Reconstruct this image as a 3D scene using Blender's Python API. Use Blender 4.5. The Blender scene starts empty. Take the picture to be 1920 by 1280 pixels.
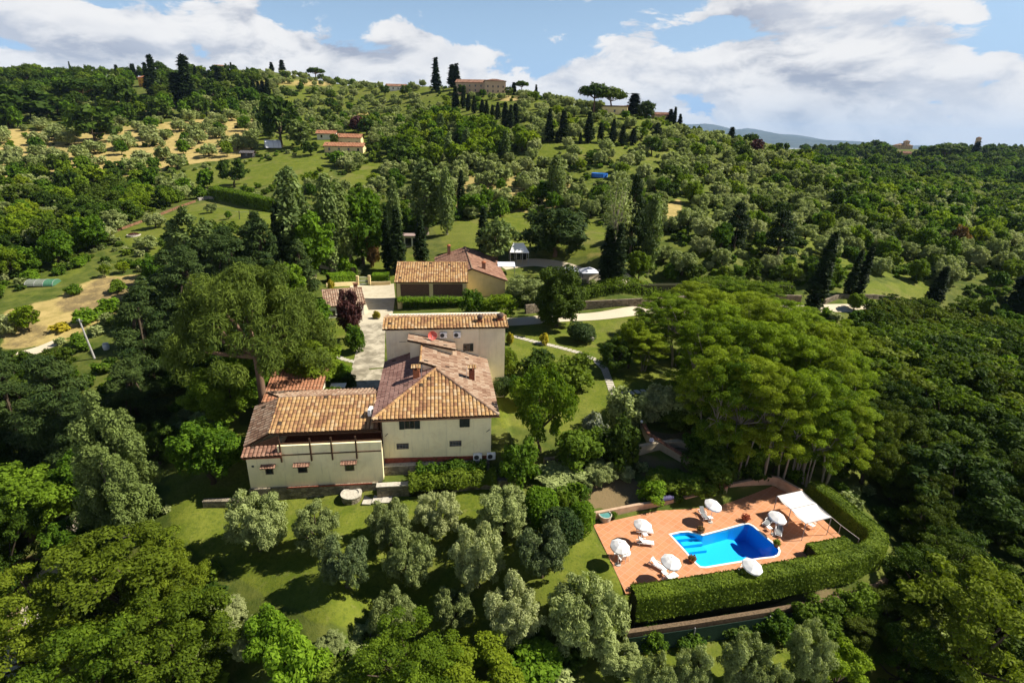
import bpy, bmesh, math, random
import numpy as np
from mathutils import Vector, Matrix, Euler, Quaternion

R = math.radians
scene = bpy.context.scene
COL = scene.collection
random.seed(7)
rng = np.random.default_rng(7)

# ------------------------------------------------------------------ camera
FPX, PITCH, ROLL, CAM_H = 1030.0, R(20.5), R(1.5), 35.0
cam_data = bpy.data.cameras.new("camera")
cam_data.sensor_width = 36.0
cam_data.lens = FPX / 1920.0 * 36.0
cam_data.clip_start = 0.5
cam_data.clip_end = 40000.0
cam = bpy.data.objects.new("camera", cam_data)
COL.objects.link(cam)
CAM_R = Euler((R(90) - PITCH, 0, 0)).to_matrix() @ Matrix.Rotation(ROLL, 3, 'Z')
cam.matrix_world = Matrix.Translation((0, 0, CAM_H)) @ CAM_R.to_4x4()
scene.camera = cam

# ------------------------------------------------------------------ light
SUN_EL = R(47)
SUN_XY = Vector((0.993, 0.115)).normalized()
TO_SUN = Vector((SUN_XY.x * math.cos(SUN_EL), SUN_XY.y * math.cos(SUN_EL), math.sin(SUN_EL)))
sun = bpy.data.lights.new("sun", 'SUN')
sun.energy = 5.0
sun.angle = R(0.53)
sun.color = (1.0, 0.93, 0.80)
sun_o = bpy.data.objects.new("sun", sun)
sun_o.rotation_euler = TO_SUN.to_track_quat('Z', 'Y').to_euler()
sun_o.location = (60, 20, 90)
COL.objects.link(sun_o)

scene.view_settings.view_transform = 'Standard'
scene.view_settings.look = 'None'
scene.view_settings.gamma = 1.0
scene.view_settings.exposure = 0.88
scene.cycles.max_bounces = 6
scene.cycles.diffuse_bounces = 3
scene.cycles.glossy_bounces = 2
scene.cycles.transmission_bounces = 3
scene.cycles.volume_bounces = 0
scene.cycles.transparent_max_bounces = 8
scene.cycles.caustics_reflective = False
scene.cycles.caustics_refractive = False

world = bpy.data.worlds.new("World")
scene.world = world
world.use_nodes = True


class NT:
    """tiny helper round a node tree"""
    def __init__(s, tree):
        s.t = tree
        s.n = tree.nodes
        s.l = tree.links
    def new(s, typ, **kw):
        n = s.n.new(typ)
        for k, v in kw.items():
            setattr(n, k, v)
        return n
    def set(s, sock, v):
        if isinstance(v, bpy.types.NodeSocket):
            s.l.new(v, sock)
        elif v is not None:
            sock.default_value = v
    def math(s, op, a, b=None, c=None, clamp=False):
        n = s.new('ShaderNodeMath', operation=op, use_clamp=clamp)
        s.set(n.inputs[0], a)
        if b is not None: s.set(n.inputs[1], b)
        if c is not None: s.set(n.inputs[2], c)
        return n.outputs[0]
    def vmath(s, op, a, b=None):
        n = s.new('ShaderNodeVectorMath', operation=op)
        s.set(n.inputs[0], a)
        if b is not None: s.set(n.inputs[1], b)
        return n.outputs['Value' if op in ('DOT_PRODUCT', 'LENGTH', 'DISTANCE') else 'Vector']
    def noise(s, vec, scale, detail=3.0, rough=0.5, dist=0.0, out='Fac'):
        n = s.new('ShaderNodeTexNoise')
        s.set(n.inputs['Vector'], vec)
        n.inputs['Scale'].default_value = scale
        n.inputs['Detail'].default_value = detail
        n.inputs['Roughness'].default_value = rough
        n.inputs['Distortion'].default_value = dist
        return n.outputs[out]
    def mix(s, f, a, b, blend='MIX'):
        n = s.new('ShaderNodeMix', data_type='RGBA', blend_type=blend)
        s.set(n.inputs[0], f)
        s.set(n.inputs[6], a if not isinstance(a, tuple) else (*a[:3], 1))
        s.set(n.inputs[7], b if not isinstance(b, tuple) else (*b[:3], 1))
        return n.outputs[2]
    def ramp(s, f, stops, interp='LINEAR'):
        n = s.new('ShaderNodeValToRGB')
        n.color_ramp.interpolation = interp
        e = n.color_ramp.elements
        while len(e) < len(stops): e.new(0.5)
        for el, (p, c) in zip(e, stops):
            el.position = p
            el.color = (*c[:3], 1) if isinstance(c, tuple) else (c, c, c, 1)
        s.set(n.inputs[0], f)
        return n.outputs[0]
    def smooth(s, f, a, b):
        n = s.new('ShaderNodeMapRange', interpolation_type='SMOOTHSTEP')
        s.set(n.inputs[0], f)
        n.inputs[1].default_value = a
        n.inputs[2].default_value = b
        return n.outputs[0]


# sky: Nishita blue with cumulus drifting all round the horizon
w = NT(world.node_tree)
w.n.clear()
tc = w.new('ShaderNodeTexCoord')
D = tc.outputs['Generated']
sky = w.new('ShaderNodeTexSky', sky_type='NISHITA')
sky.sun_disc = False
sky.sun_elevation = SUN_EL
sky.sun_rotation = math.atan2(SUN_XY.x, SUN_XY.y)
sky.altitude = 200
sky.air_density = 1.1
sky.dust_density = 0.8
sky.ozone_density = 1.5
sep = w.new('ShaderNodeSeparateXYZ')
w.set(sep.inputs[0], D)
dz = sep.outputs[2]
stretch = w.vmath('MULTIPLY', D, (1.0, 1.0, 2.1))
warp = w.noise(stretch, 3.2, 3, .55, out='Color')
warped = w.vmath('ADD', stretch, w.vmath('MULTIPLY', w.vmath('SUBTRACT', warp, (.5, .5, .5)), (.16, .16, .16)))
big = w.noise(warped, 2.6, 2, .5)
puffs = w.noise(warped, 8.5, 12, .58)
puffs_up = w.noise(w.vmath('ADD', warped, (.02, 0.0, .055)), 8.5, 8, .58)
fine = w.noise(warped, 19.0, 8, .62)


def dirpx(px, py):
    return (CAM_R @ Vector(((px - 960) / FPX, (640 - py) / FPX, -1))).normalized()


# openings of blue between the clouds, each a direction and an angular radius
gaps = None
for (px, py, rad, amt) in ((640, 22, .11, .85), (560, 8, .10, .85), (800, 15, .13, .85), (1090, 40, .12, .8), (1240, 8, .10, .8), (1310, 60, .09, .8), (960, 35, .12, .75),
                           (1905, 60, .09, .75), (290, 5, .06, .35), (1000, -260, .36, .7), (300, -500, .30, .5), (1750, -480, .34, .55)):
    v = dirpx(px, py)
    dd = w.vmath('DISTANCE', warped, tuple(Vector((v.x, v.y, v.z * 2.1))))
    g = w.math('MULTIPLY', w.math('SUBTRACT', 1.0, w.smooth(dd, rad * .15, rad * 1.35)), amt)
    gaps = g if gaps is None else w.math('MAXIMUM', gaps, g)
cover = w.math('ADD', w.math('MULTIPLY', puffs, .62), w.math('MULTIPLY', big, .42))
cover = w.math('ADD', cover, w.math('MULTIPLY', w.math('SUBTRACT', fine, .5), .26))
cover = w.math('ADD', cover, .085)
cover = w.math('SUBTRACT', cover, w.math('MULTIPLY', gaps, .25))
# fewer clouds overhead
cover = w.math('SUBTRACT', cover, w.math('MULTIPLY', w.smooth(dz, .26, .6), .34))
alpha = w.smooth(cover, .468, .522)
# grey undersides: thick, low-lit parts of the cloud
lit = w.noise(w.vmath('ADD', warped, (-.03, 0.0, .045)), 5.2, 8, .58)
shade = w.math('ADD', w.math('MULTIPLY', w.smooth(w.math('ADD', w.math('SUBTRACT', puffs_up, puffs), w.math('MULTIPLY', w.math('SUBTRACT', fine, .5), .22)), -.10, .20), .85), w.math('MULTIPLY', w.smooth(lit, .44, .72), .55), clamp=True)
grey = w.mix(w.smooth(big, .42, .62), (.60, .64, .73), (.40, .44, .54))
cloud = w.mix(shade, (1.0, .985, .97), grey)
skyc = w.mix(1.0, sky.outputs[0], (0.13, 0.13, 0.13), 'MULTIPLY')
skyc = w.mix(w.smooth(dz, .18, .60), skyc, (.035, .085, .22))
skyc = w.mix(w.smooth(dz, .28, .0), skyc, (.38, .61, .96))
# the low haze that whitens the clouds near the horizon
cloud = w.mix(w.math('MULTIPLY', w.smooth(dz, .11, -.01), .55), cloud, (.78, .83, .90))
final = w.mix(alpha, skyc, cloud)
bg = w.new('ShaderNodeBackground')
w.set(bg.inputs[0], final)
bg.inputs[1].default_value = 0.52
out = w.new('ShaderNodeOutputWorld')
w.l.new(bg.outputs[0], out.inputs[0])

# ------------------------------------------------------------------ measuring helpers
def ray(px, py):
    v = CAM_R @ Vector(((px - 960) / FPX, (640 - py) / FPX, -1))
    return v


def pz(px, py, z):
    v = ray(px, py)
    t = (z - CAM_H) / v.z
    return Vector((v.x * t, v.y * t, z))


def pd(px, py, d):
    v = ray(px, py)
    return Vector((v.x * d, v.y * d, CAM_H + v.z * d))


RMi = np.array(CAM_R.transposed())


def project(x, y, z):
    x, y, z = np.asarray(x, float), np.asarray(y, float), np.asarray(z, float) - CAM_H
    a = RMi[0, 0] * x + RMi[0, 1] * y + RMi[0, 2] * z
    b = RMi[1, 0] * x + RMi[1, 1] * y + RMi[1, 2] * z
    c = -(RMi[2, 0] * x + RMi[2, 1] * y + RMi[2, 2] * z)
    c = np.where(c < .1, .1, c)
    return 960 + FPX * a / c, 640 - FPX * b / c, c


def inside(px, py, poly):
    px, py = np.asarray(px, float), np.asarray(py, float)
    res = np.zeros(px.shape, bool)
    n = len(poly)
    for i in range(n):
        x0, y0 = poly[i][0], poly[i][1]
        x1, y1 = poly[(i + 1) % n][0], poly[(i + 1) % n][1]
        if y0 == y1: continue
        c = (y0 > py) != (y1 > py)
        res ^= c & (px < (x1 - x0) * (py - y0) / (y1 - y0) + x0)
    return res


def sdf(px, py, poly):
    """distance to a polygon, negative inside"""
    px, py = np.asarray(px, float), np.asarray(py, float)
    d = np.full(px.shape, 1e9)
    n = len(poly)
    for i in range(n):
        ax, ay = poly[i][0], poly[i][1]
        bx, by = poly[(i + 1) % n][0], poly[(i + 1) % n][1]
        ex, ey = bx - ax, by - ay
        t = np.clip(((px - ax) * ex + (py - ay) * ey) / max(ex * ex + ey * ey, 1e-9), 0, 1)
        d = np.minimum(d, np.hypot(px - ax - t * ex, py - ay - t * ey))
    return np.where(inside(px, py, poly), -d, d)


# ------------------------------------------------------------------ the lie of the land
# house frame: x along the villa front, y back
HA = Vector((-13.05, 49.45))
HT = R(7.8)


def hw(lx, ly):
    return (HA.x + lx * math.cos(HT) - ly * math.sin(HT), HA.y + lx * math.sin(HT) + ly * math.cos(HT))


def Z(px, py, z): return tuple(pz(px, py, z))
def Dp(px, py, d): return tuple(pd(px, py, d))
CTRL = [
    # olive lawn, pool, lower terraces
    Z(330, 1000, -.9), Z(640, 1000, -.1), Z(640, 1150, -1.0), Z(900, 945, .35), Z(700, 940, .2), Z(1000, 1100, -.5), Z(1130, 985, 0), Z(1180, 1110, -.1),
    Z(1400, 1040, 0), Z(1500, 1080, 0), Z(1450, 905, .4), Z(1640, 1100, -1.2), Z(700, 1230, -4), Z(1300, 1215, -4), Z(1000, 1280, -4.5), Z(350, 1150, -4),
    Z(100, 1280, -7), Z(60, 1100, -7), Z(1900, 1280, -9), Z(1900, 900, -6), Z(1700, 800, -2.5), Z(1620, 1210, -5), Z(1700, 1000, -5),
    (-20, 12, -9), (20, 12, -9), (0, 3, -11), (-80, 10, -12), (80, 10, -13), (-60, 30, -8), (60, 30, -8.5), (-200, 10, -16), (200, 10, -22), (-45, 45, -5),
    # round the villa
    Z(200, 900, -4), Z(345, 860, -.6), Z(360, 760, 1), Z(590, 800, 2.6), Z(670, 690, 3), Z(700, 580, 3.6), Z(697, 530, 4.2), Z(620, 660, 2.9), (*hw(-13, -2.3), -.45), (*hw(-7, -2.3), -.25), (*hw(-1.5, -3.2), -.05), (*hw(5, -3.4), .1), (*hw(12, -3.6), .4), (-8, 60, 2.6), (-8, 75, 2.9),
    Z(1050, 640, 3), Z(1100, 600, 3.2), Z(970, 665, 2.9), Z(1100, 740, 2.4), Z(1250, 735, 2.3), Z(1000, 780, 2.2), Z(1060, 860, 1.6), Z(1200, 930, .4), Z(1240, 800, 2.2),
    Z(1480, 735, 1.2), Z(1560, 580, 2.2), Z(1350, 585, 2.8), Z(1640, 592, 1.2), Z(1750, 605, -2.5), Z(1800, 700, -5.5), Z(1910, 625, -4.5), Z(1680, 545, 2.6), Z(1900, 560, 1.0),
    Z(1000, 530, 5.6), Z(1100, 520, 5.6), Z(1200, 525, 5.2), Z(1400, 535, 4.2),
    # fields left
    Z(100, 600, 1.5), Z(60, 530, 3.6), Z(250, 520, 4.3), Z(60, 700, -1.5), Z(20, 650, .2), Z(180, 660, .6), Z(400, 600, 2.6), Z(480, 500, 6.0),
    Z(250, 445, 8.5), Dp(400, 380, 181), Z(480, 410, 12), Z(300, 480, 6.4), Dp(470, 362, 192), Z(560, 490, 7.5), Z(640, 490, 6.5),
    Dp(400, 320, 228), Dp(330, 270, 270), Dp(100, 280, 255), Dp(10, 320, 215), Dp(150, 390, 182), Dp(50, 450, 142), Dp(20, 400, 170), Dp(560, 310, 225),
    Dp(640, 278, 255), Dp(560, 245, 300), Dp(300, 200, 350), Dp(500, 200, 385), Dp(265, 163, 430), Dp(100, 170, 430), Dp(20, 180, 420), Dp(100, 142, 490), Dp(30, 144, 500),
    Dp(400, 140, 560), Dp(500, 138, 590), Dp(620, 155, 520), Dp(240, 145, 520), Dp(700, 164, 440), Dp(818, 163, 430), Dp(760, 162, 440), Dp(620, 200, 400), Dp(740, 205, 370),
    # middle of the hill
    Dp(700, 320, 222), Z(880, 445, 10.2), Dp(960, 420, 157), Dp(1100, 425, 152), Dp(850, 400, 167), Dp(900, 360, 188), Dp(1000, 330, 207), Dp(1030, 264, 236), Dp(780, 280, 255),
    Dp(940, 240, 270), Dp(862, 200, 345), Dp(905, 165, 405), Dp(950, 168, 390), Dp(1000, 182, 350), Dp(1140, 212, 290), Dp(1090, 240, 262), Dp(1260, 232, 300), Dp(1370, 268, 300), Dp(1450, 287, 325),
    Dp(1200, 335, 200), Dp(1300, 400, 162), Dp(1180, 480, 122), Dp(1100, 470, 130), Dp(740, 450, 148), Dp(640, 440, 160), Dp(1400, 350, 222), Dp(1500, 450, 152), Dp(1350, 480, 130),
    Dp(1650, 480, 158), Dp(1900, 500, 150), Dp(1850, 420, 235), Dp(1700, 360, 320), Dp(1600, 315, 440), Dp(1850, 335, 500), Dp(1900, 380, 330),
    Dp(1690, 279, 800), Dp(1500, 279, 900), Dp(1900, 284, 850), Dp(1620, 300, 640), Dp(1800, 305, 640),
    # behind the crests
    (-500, 640, 70), (-300, 760, 68), (-120, 640, 62), (-40, 520, 55), (60, 480, 40), (130, 420, 25), (-600, 420, 70), (-300, 1200, 50), (0, 900, 30), (200, 700, 0), (330, 560, -5),
    (500, 1300, -10), (900, 1300, -10), (0, 1800, 10), (900, 2600, -10), (1500, 1500, -10), (-1200, 1200, 60), (600, 300, -15), (350, 120, -15), (-400, 150, 10), (-900, 500, 60),
    (0, 5000, -20), (2500, 5000, -20), (-2500, 5000, 0), (4000, 2000, -20), (-3000, 1500, 40), (0, 9000, -60), (5000, 9000, -60), (-5000, 9000, -60), (1000, 200, -20), (-800, 100, 0),
]
CP = np.array(CTRL, float)


def warp_uv(x, y):
    r = np.hypot(x, y)
    return np.arctan2(x, y) * 1.5, np.log(np.maximum(r, 3.0))


_cu, _cv = warp_uv(CP[:, 0], CP[:, 1])
_C = .06
_K = np.sqrt((_cu[:, None] - _cu[None]) ** 2 + (_cv[:, None] - _cv[None]) ** 2 + _C * _C)
_n = len(CP)
_A = np.zeros((_n + 1, _n + 1))
_A[:_n, :_n] = _K - np.eye(_n) * .004
_A[:_n, _n] = 1
_A[_n, :_n] = 1
_W = np.linalg.solve(_A, np.concatenate([CP[:, 2], [0]]))


def rbf(x, y):
    x, y = np.asarray(x, float), np.asarray(y, float)
    sh = x.shape
    u, v = warp_uv(x.ravel(), y.ravel())
    o = np.full(u.shape, _W[_n])
    for i in range(_n):
        o += _W[i] * np.sqrt((u - _cu[i]) ** 2 + (v - _cv[i]) ** 2 + _C * _C)
    return o.reshape(sh)


DECK = [tuple(pz(a, b, 0).xy) for a, b in ((1100, 972), (1114, 990), (1173, 1116), (1260, 1110), (1500, 1068), (1590, 1035), (1640, 1010), (1575, 950), (1500, 905), (1445, 908), (1340, 945), (1240, 955))]
PLAT = [  # polygon, height, blend width
    ([hw(-.2, -.3), hw(12.5, -.3), hw(14, 1), hw(14, 24), hw(-14, 24), hw(-13.5, -.6), hw(-.2, -.6)], 2.5, .5),
    ([hw(-.4, -2.3), hw(13, -2.3), hw(13, -.4), hw(-.4, -.4)], 1.42, .4),
    (DECK, -.05, 1.6),
    ([tuple(pz(a, b, 0).xy) for a, b in ((1250, 995), (1300, 1065), (1480, 1050), (1420, 975))], -2.6, .3),
    ([tuple(pz(a, b, -4).xy) for a, b in ((640, 1262), (900, 1240), (1160, 1212), (1250, 1192), (1500, 1152), (1560, 1280), (1560, 1500), (600, 1500))], -3.1, 1.5),
]


def land(x, y):
    x, y = np.asarray(x, float), np.asarray(y, float)
    z = rbf(x, y)
    near = (np.abs(x) < 60) & (y > 10) & (y < 90)
    if near.any():
        xn, yn, zn = x[near], y[near], z[near]
        for poly, h, bw in PLAT:
            t = np.clip(-sdf(xn, yn, poly) / bw + .5, 0, 1)
            t = t * t * (3 - 2 * t)
            zn = zn * (1 - t) + h * t
        z = z.copy()
        z[near] = zn
    return z


# polar grid: fine where the garden is, coarse far away
AZ = np.radians(np.linspace(-74, 74, 521))
RAD = np.concatenate([np.linspace(2, 26, 16)[:-1], np.arange(26, 78, .4), np.geomspace(78, 420, 230)[:-1], np.geomspace(420, 12000, 110)])
_rr, _aa = np.meshgrid(RAD, AZ, indexing='ij')
GX, GY = _rr * np.sin(_aa), _rr * np.cos(_aa)
GZ = land(GX, GY)


def ground(x, y):
    """height of the ground sheet, read off its own grid"""
    x, y = np.asarray(x, float), np.asarray(y, float)
    r, a = np.hypot(x, y), np.arctan2(x, y)
    i = np.clip(np.searchsorted(RAD, r) - 1, 0, len(RAD) - 2)
    j = np.clip(np.searchsorted(AZ, a) - 1, 0, len(AZ) - 2)
    fr = np.clip((r - RAD[i]) / (RAD[i + 1] - RAD[i]), 0, 1)
    fa = np.clip((a - AZ[j]) / (AZ[j + 1] - AZ[j]), 0, 1)
    return (GZ[i, j] * (1 - fr) * (1 - fa) + GZ[i + 1, j] * fr * (1 - fa) + GZ[i, j + 1] * (1 - fr) * fa + GZ[i + 1, j + 1] * fr * fa)


def gz(x, y): return float(ground(np.array([x]), np.array([y]))[0])
_ts = np.concatenate([np.arange(25, 140, .25), np.geomspace(140, 3000, 1500)])


def hit(px, py):
    """the point of the ground seen at a pixel of the photograph"""
    v = ray(px, py)
    x, y, z = v.x * _ts, v.y * _ts, CAM_H + v.z * _ts
    g = ground(x, y)
    below = np.nonzero(z < g)[0]
    if len(below) == 0 or _ts[below[0]] > 1300:      # just over a crest: the nearest ground under the line of sight
        m = _ts < 1000
        k = int(np.argmin(((z - g) / _ts)[m]))
        return Vector((x[k], y[k], g[k]))
    k = max(below[0], 1)
    e0, e1 = z[k - 1] - g[k - 1], g[k] - z[k]
    t = _ts[k - 1] + (_ts[k] - _ts[k - 1]) * e0 / max(e0 + e1, 1e-6)
    return Vector((v.x * t, v.y * t, CAM_H + v.z * t))

# ------------------------------------------------------------------ materials
MATS = {}


def mat(name, fn, rough=.8, spec=.3, **kw):
    if name in MATS: return MATS[name]
    m = bpy.data.materials.new(name)
    m.use_nodes = True
    t = NT(m.node_tree)
    b = t.n['Principled BSDF']
    b.inputs['Roughness'].default_value = rough
    b.inputs['Specular IOR Level'].default_value = spec
    for k, v in kw.items(): b.inputs[k].default_value = v
    fn(t, b)
    MATS[name] = m
    return m


def objco(t): return t.new('ShaderNodeTexCoord').outputs['Object']
def worldco(t): return t.new('ShaderNodeNewGeometry').outputs['Position']


def bump(t, b, h, strength=.4, dist=.05):
    n = t.new('ShaderNodeBump')
    n.inputs['Strength'].default_value = strength
    n.inputs['Distance'].default_value = dist
    t.set(n.inputs['Height'], h)
    t.l.new(n.outputs[0], b.inputs['Normal'])


def plain(name, col, rough=.6, spec=.3, var=.12, scale=6.0, **kw):
    def f(t, b):
        n = t.noise(objco(t), scale, 4, .6)
        c2 = tuple(x * (1 - var * 2) for x in col)
        t.set(b.inputs['Base Color'], t.mix(t.smooth(n, .35, .7), col, c2))
    return mat(name, f, rough, spec, **kw)


def plaster(name, col, dirt=(.30, .25, .17), amount=.5):
    def f(t, b):
        co = objco(t)
        a = t.noise(co, .55, 6, .6)
        s = t.noise(t.vmath('MULTIPLY', co, (2.2, 2.2, .22)), 1.3, 5, .65)   # rain streaks
        g = t.noise(co, 9, 4, .7)
        c = t.mix(t.smooth(a, .35, .72), col, tuple(x * .86 for x in col))
        c = t.mix(t.math('MULTIPLY', t.smooth(s, .50, .80), amount), c, dirt)
        c = t.mix(t.math('MULTIPLY', g, .18), c, tuple(x * .7 for x in col))
        p_ = t.noise(co, .9, 3, .5, 1.2)
        c = t.mix(t.math('MULTIPLY', t.smooth(p_, .60, .66), .30), c, tuple(x * y for x, y in zip(col, (.80, .74, .66))))   # patched render
        t.set(b.inputs['Base Color'], c)
        bump(t, b, g, .25, .02)
    return mat(name, f, .9, .2)


def tiles(name, cols, dark=(.05, .033, .022)):
    """old pan tiles; UV counts tiles along and up the slope"""
    def f(t, b):
        uv = t.new('ShaderNodeUVMap').outputs[0]
        cell = t.vmath('FLOOR', uv)
        wn = t.new('ShaderNodeTexWhiteNoise', noise_dimensions='2D')
        t.set(wn.inputs['Vector'], cell)
        broad = t.noise(objco(t), .35, 4, .6)
        spots = t.noise(objco(t), 5.5, 5, .7)
        f_ = t.math('ADD', t.math('MULTIPLY', wn.outputs['Value'], .70), t.math('MULTIPLY', t.math('SUBTRACT', broad, .5), .9))
        f_ = t.math('ADD', f_, t.math('MULTIPLY', t.math('SUBTRACT', spots, .5), .5), clamp=True)
        n = len(cols)
        c = t.ramp(f_, [(i / max(n - 1, 1), k) for i, k in enumerate(cols)])
        fu = t.new('ShaderNodeSeparateXYZ')
        t.set(fu.inputs[0], t.vmath('FRACTION', uv))
        ch_ = t.math('ABSOLUTE', t.math('SUBTRACT', fu.outputs[0], .5))
        c = t.mix(t.math('MULTIPLY', t.smooth(ch_, .33, .47), .72), c, (.085, .052, .032))   # darker along the channels between the tile columns
        c = t.mix(t.smooth(spots, .60, .74), c, dark)                 # black lichen
        wn2 = t.new('ShaderNodeTexWhiteNoise', noise_dimensions='3D')
        t.set(wn2.inputs['Vector'], t.vmath('ADD', cell, (7.3, 3.1, 1.7)))
        c = t.mix(t.smooth(wn2.outputs['Value'], .985, .99), c, (.06, .04, .028))  # slipped and broken tiles
        t.set(b.inputs['Base Color'], c)
        bump(t, b, spots, .35, .03)
    return mat(name, f, .92, .15)


def stone(name, c1, c2, scale=2.2, mortar=(.16, .14, .11)):
    def f(t, b):
        co = t.vmath('MULTIPLY', objco(t), (1, 1, 1.7))
        v = t.new('ShaderNodeTexVoronoi', feature='F1')
        v.inputs['Scale'].default_value = scale
        t.set(v.inputs['Vector'], co)
        e = t.new('ShaderNodeTexVoronoi', feature='DISTANCE_TO_EDGE')
        e.inputs['Scale'].default_value = scale
        t.set(e.inputs['Vector'], co)
        sepc = t.new('ShaderNodeSeparateColor')
        t.set(sepc.inputs[0], v.outputs['Color'])
        c = t.mix(sepc.outputs[0], c1, c2)
        moss = t.noise(objco(t), .8, 5, .65)
        c = t.mix(t.smooth(e.outputs[0], .0, .07), mortar, c)
        c = t.mix(t.math('MULTIPLY', t.smooth(moss, .5, .75), .6), c, (.05, .055, .025))
        t.set(b.inputs['Base Color'], c)
        bump(t, b, t.smooth(e.outputs[0], .0, .15), .8, .06)
    return mat(name, f, .95, .1)


def leaf(name, dark, light, trans=.35, gloss=.35, third=None):
    m = bpy.data.materials.new(name)
    m.use_nodes = True
    t = NT(m.node_tree)
    b = t.n['Principled BSDF']
    at = t.new('ShaderNodeAttribute', attribute_name='tint')
    oi = t.new('ShaderNodeObjectInfo')
    f_ = t.math('ADD', at.outputs['Fac'], t.math('MULTIPLY', t.math('SUBTRACT', oi.outputs['Random'], .5), .5), clamp=True)
    c = t.mix(f_, dark, light)
    if third:
        c = t.mix(t.smooth(t.math('FRACT', t.math('MULTIPLY', oi.outputs['Random'], 7.31)), .45, 1.0), c, t.mix(f_, tuple(x * .6 for x in third), third))
    t.set(b.inputs['Base Color'], c)
    b.inputs['Roughness'].default_value = .65
    b.inputs['Specular IOR Level'].default_value = gloss
    tr = t.new('ShaderNodeBsdfTranslucent')
    t.set(tr.inputs[0], t.mix(1.0, c, (1.15, 1.2, .55), 'MULTIPLY'))
    mx = t.new('ShaderNodeMixShader')
    mx.inputs[0].default_value = trans
    t.l.new(b.outputs[0], mx.inputs[1])
    t.l.new(tr.outputs[0], mx.inputs[2])
    t.l.new(mx.outputs[0], t.n['Material Output'].inputs[0])
    MATS[name] = m
    return m


def bark(name, c1, c2):
    def f(t, b):
        co = objco(t)
        n = t.noise(t.vmath('MULTIPLY', co, (9, 9, 1.5)), 2.0, 5, .6)
        t.set(b.inputs['Base Color'], t.mix(n, c1, c2))
        bump(t, b, n, .6, .05)
    return mat(name, f, .95, .1)


LEAF = dict(
    olive=leaf('olive_leaf', (.115, .150, .042), (.370, .430, .160), .30, .12, (.40, .44, .19)),
    broad=leaf('broad_leaf', (.030, .076, .005), (.145, .255, .016), .40, .10, (.185, .265, .018)),
    wood=leaf('dimmed_woodland_leaf', (.014, .036, .004), (.072, .120, .010), .34, .08, (.10, .135, .012)),  # dark wood foliage, with dim frame edges also put into the colour
    oak=leaf('dark_leaf', (.018, .042, .005), (.080, .132, .014), .32, .10, (.10, .145, .015)),
    acacia=leaf('acacia_leaf', (.026, .060, .004), (.135, .205, .012), .40, .10, (.165, .215, .015)),
    robinia=leaf('robinia_leaf', (.055, .108, .005), (.240, .335, .018), .44, .10, (.26, .335, .020)),
    poplar=leaf('poplar_leaf', (.060, .100, .022), (.220, .285, .085), .32, .15, (.18, .24, .06)),
    cypress=leaf('cypress_leaf', (.008, .018, .005), (.030, .052, .011), .12, .1),
    pine=leaf('pine_needle', (.032, .056, .007), (.120, .165, .022), .25, .1),
    cedar=leaf('cedar_needle', (.018, .040, .009), (.080, .118, .028), .2, .1),
    shrub=leaf('shrub_leaf', (.036, .084, .006), (.140, .235, .018), .38, .10, (.18, .25, .022)),
    lime=leaf('lime_leaf', (.080, .160, .007), (.215, .345, .022), .42, .12),
    hedge=leaf('hedge_leaf', (.070, .115, .007), (.215, .290, .024), .3, .12),
    purple=leaf('purple_leaf', (.040, .012, .012), (.110, .035, .030), .3, .3),
    pale=leaf('pale_leaf', (.16, .19, .12), (.50, .52, .42), .3, .4),
    yellow=leaf('yellow_leaf', (.22, .20, .012), (.52, .42, .02), .35, .3),
    red=leaf('red_flower', (.20, .03, .01), (.50, .09, .03), .3, .3),
    rust=leaf('rust_leaf', (.10, .055, .015), (.22, .13, .035), .3, .3),
)
BARK = bark('bark', (.10, .075, .05), (.045, .035, .025))
PALEBARK = bark('pale_bark', (.30, .26, .20), (.15, .125, .09))
PINEBARK = bark('pine_bark', (.24, .15, .10), (.09, .06, .045))

WHITE = plain('white_fabric', (.86, .86, .84), .75, .2, .02)
WHITEPL = plain('white_plastic', (.80, .80, .80), .4, .4, .02)
GREYFAB = plain('grey_fabric', (.20, .21, .22), .8, .2, .08)
WOODD = plain('dark_wood', (.085, .042, .020), .7, .3, .25)
WOODM = plain('worn_wood', (.16, .12, .085), .8, .2, .25)
METAL = plain('grey_metal', (.30, .30, .31), .45, .5, .08)
DARKM = plain('dark_metal', (.035, .035, .037), .5, .4, .1)
TERRA = plain('terracotta', (.36, .13, .06), .8, .2, .15)
REDPL = plain('red_plinth', (.28, .075, .045), .85, .2, .18, 3.0)
REDDISH = plain('red_dish', (.55, .10, .075), .5, .4, .05)
BLACKG = plain('window_glass', (.018, .021, .024), .08, .7, .1)
SHUT = plain('green_shutter', (.022, .032, .024), .6, .3, .15)
TURQ = plain('turquoise_shutter', (.05, .17, .17), .6, .3, .15)
ROPE = plain('pale_stone', (.50, .46, .38), .9, .2, .15, 4.0)
ROCK = plain('rock', (.42, .39, .34), .95, .2, .25, 3.0)
BLUEB = plain('blue_plastic', (.02, .14, .55), .5, .4, .05)
PURP = plain('blue_cover', (.075, .065, .16), .7, .3, .25, 9.0)
GREENN = plain('green_netting', (.020, .050, .034), .8, .2, .2)
BRICKL = None

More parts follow.
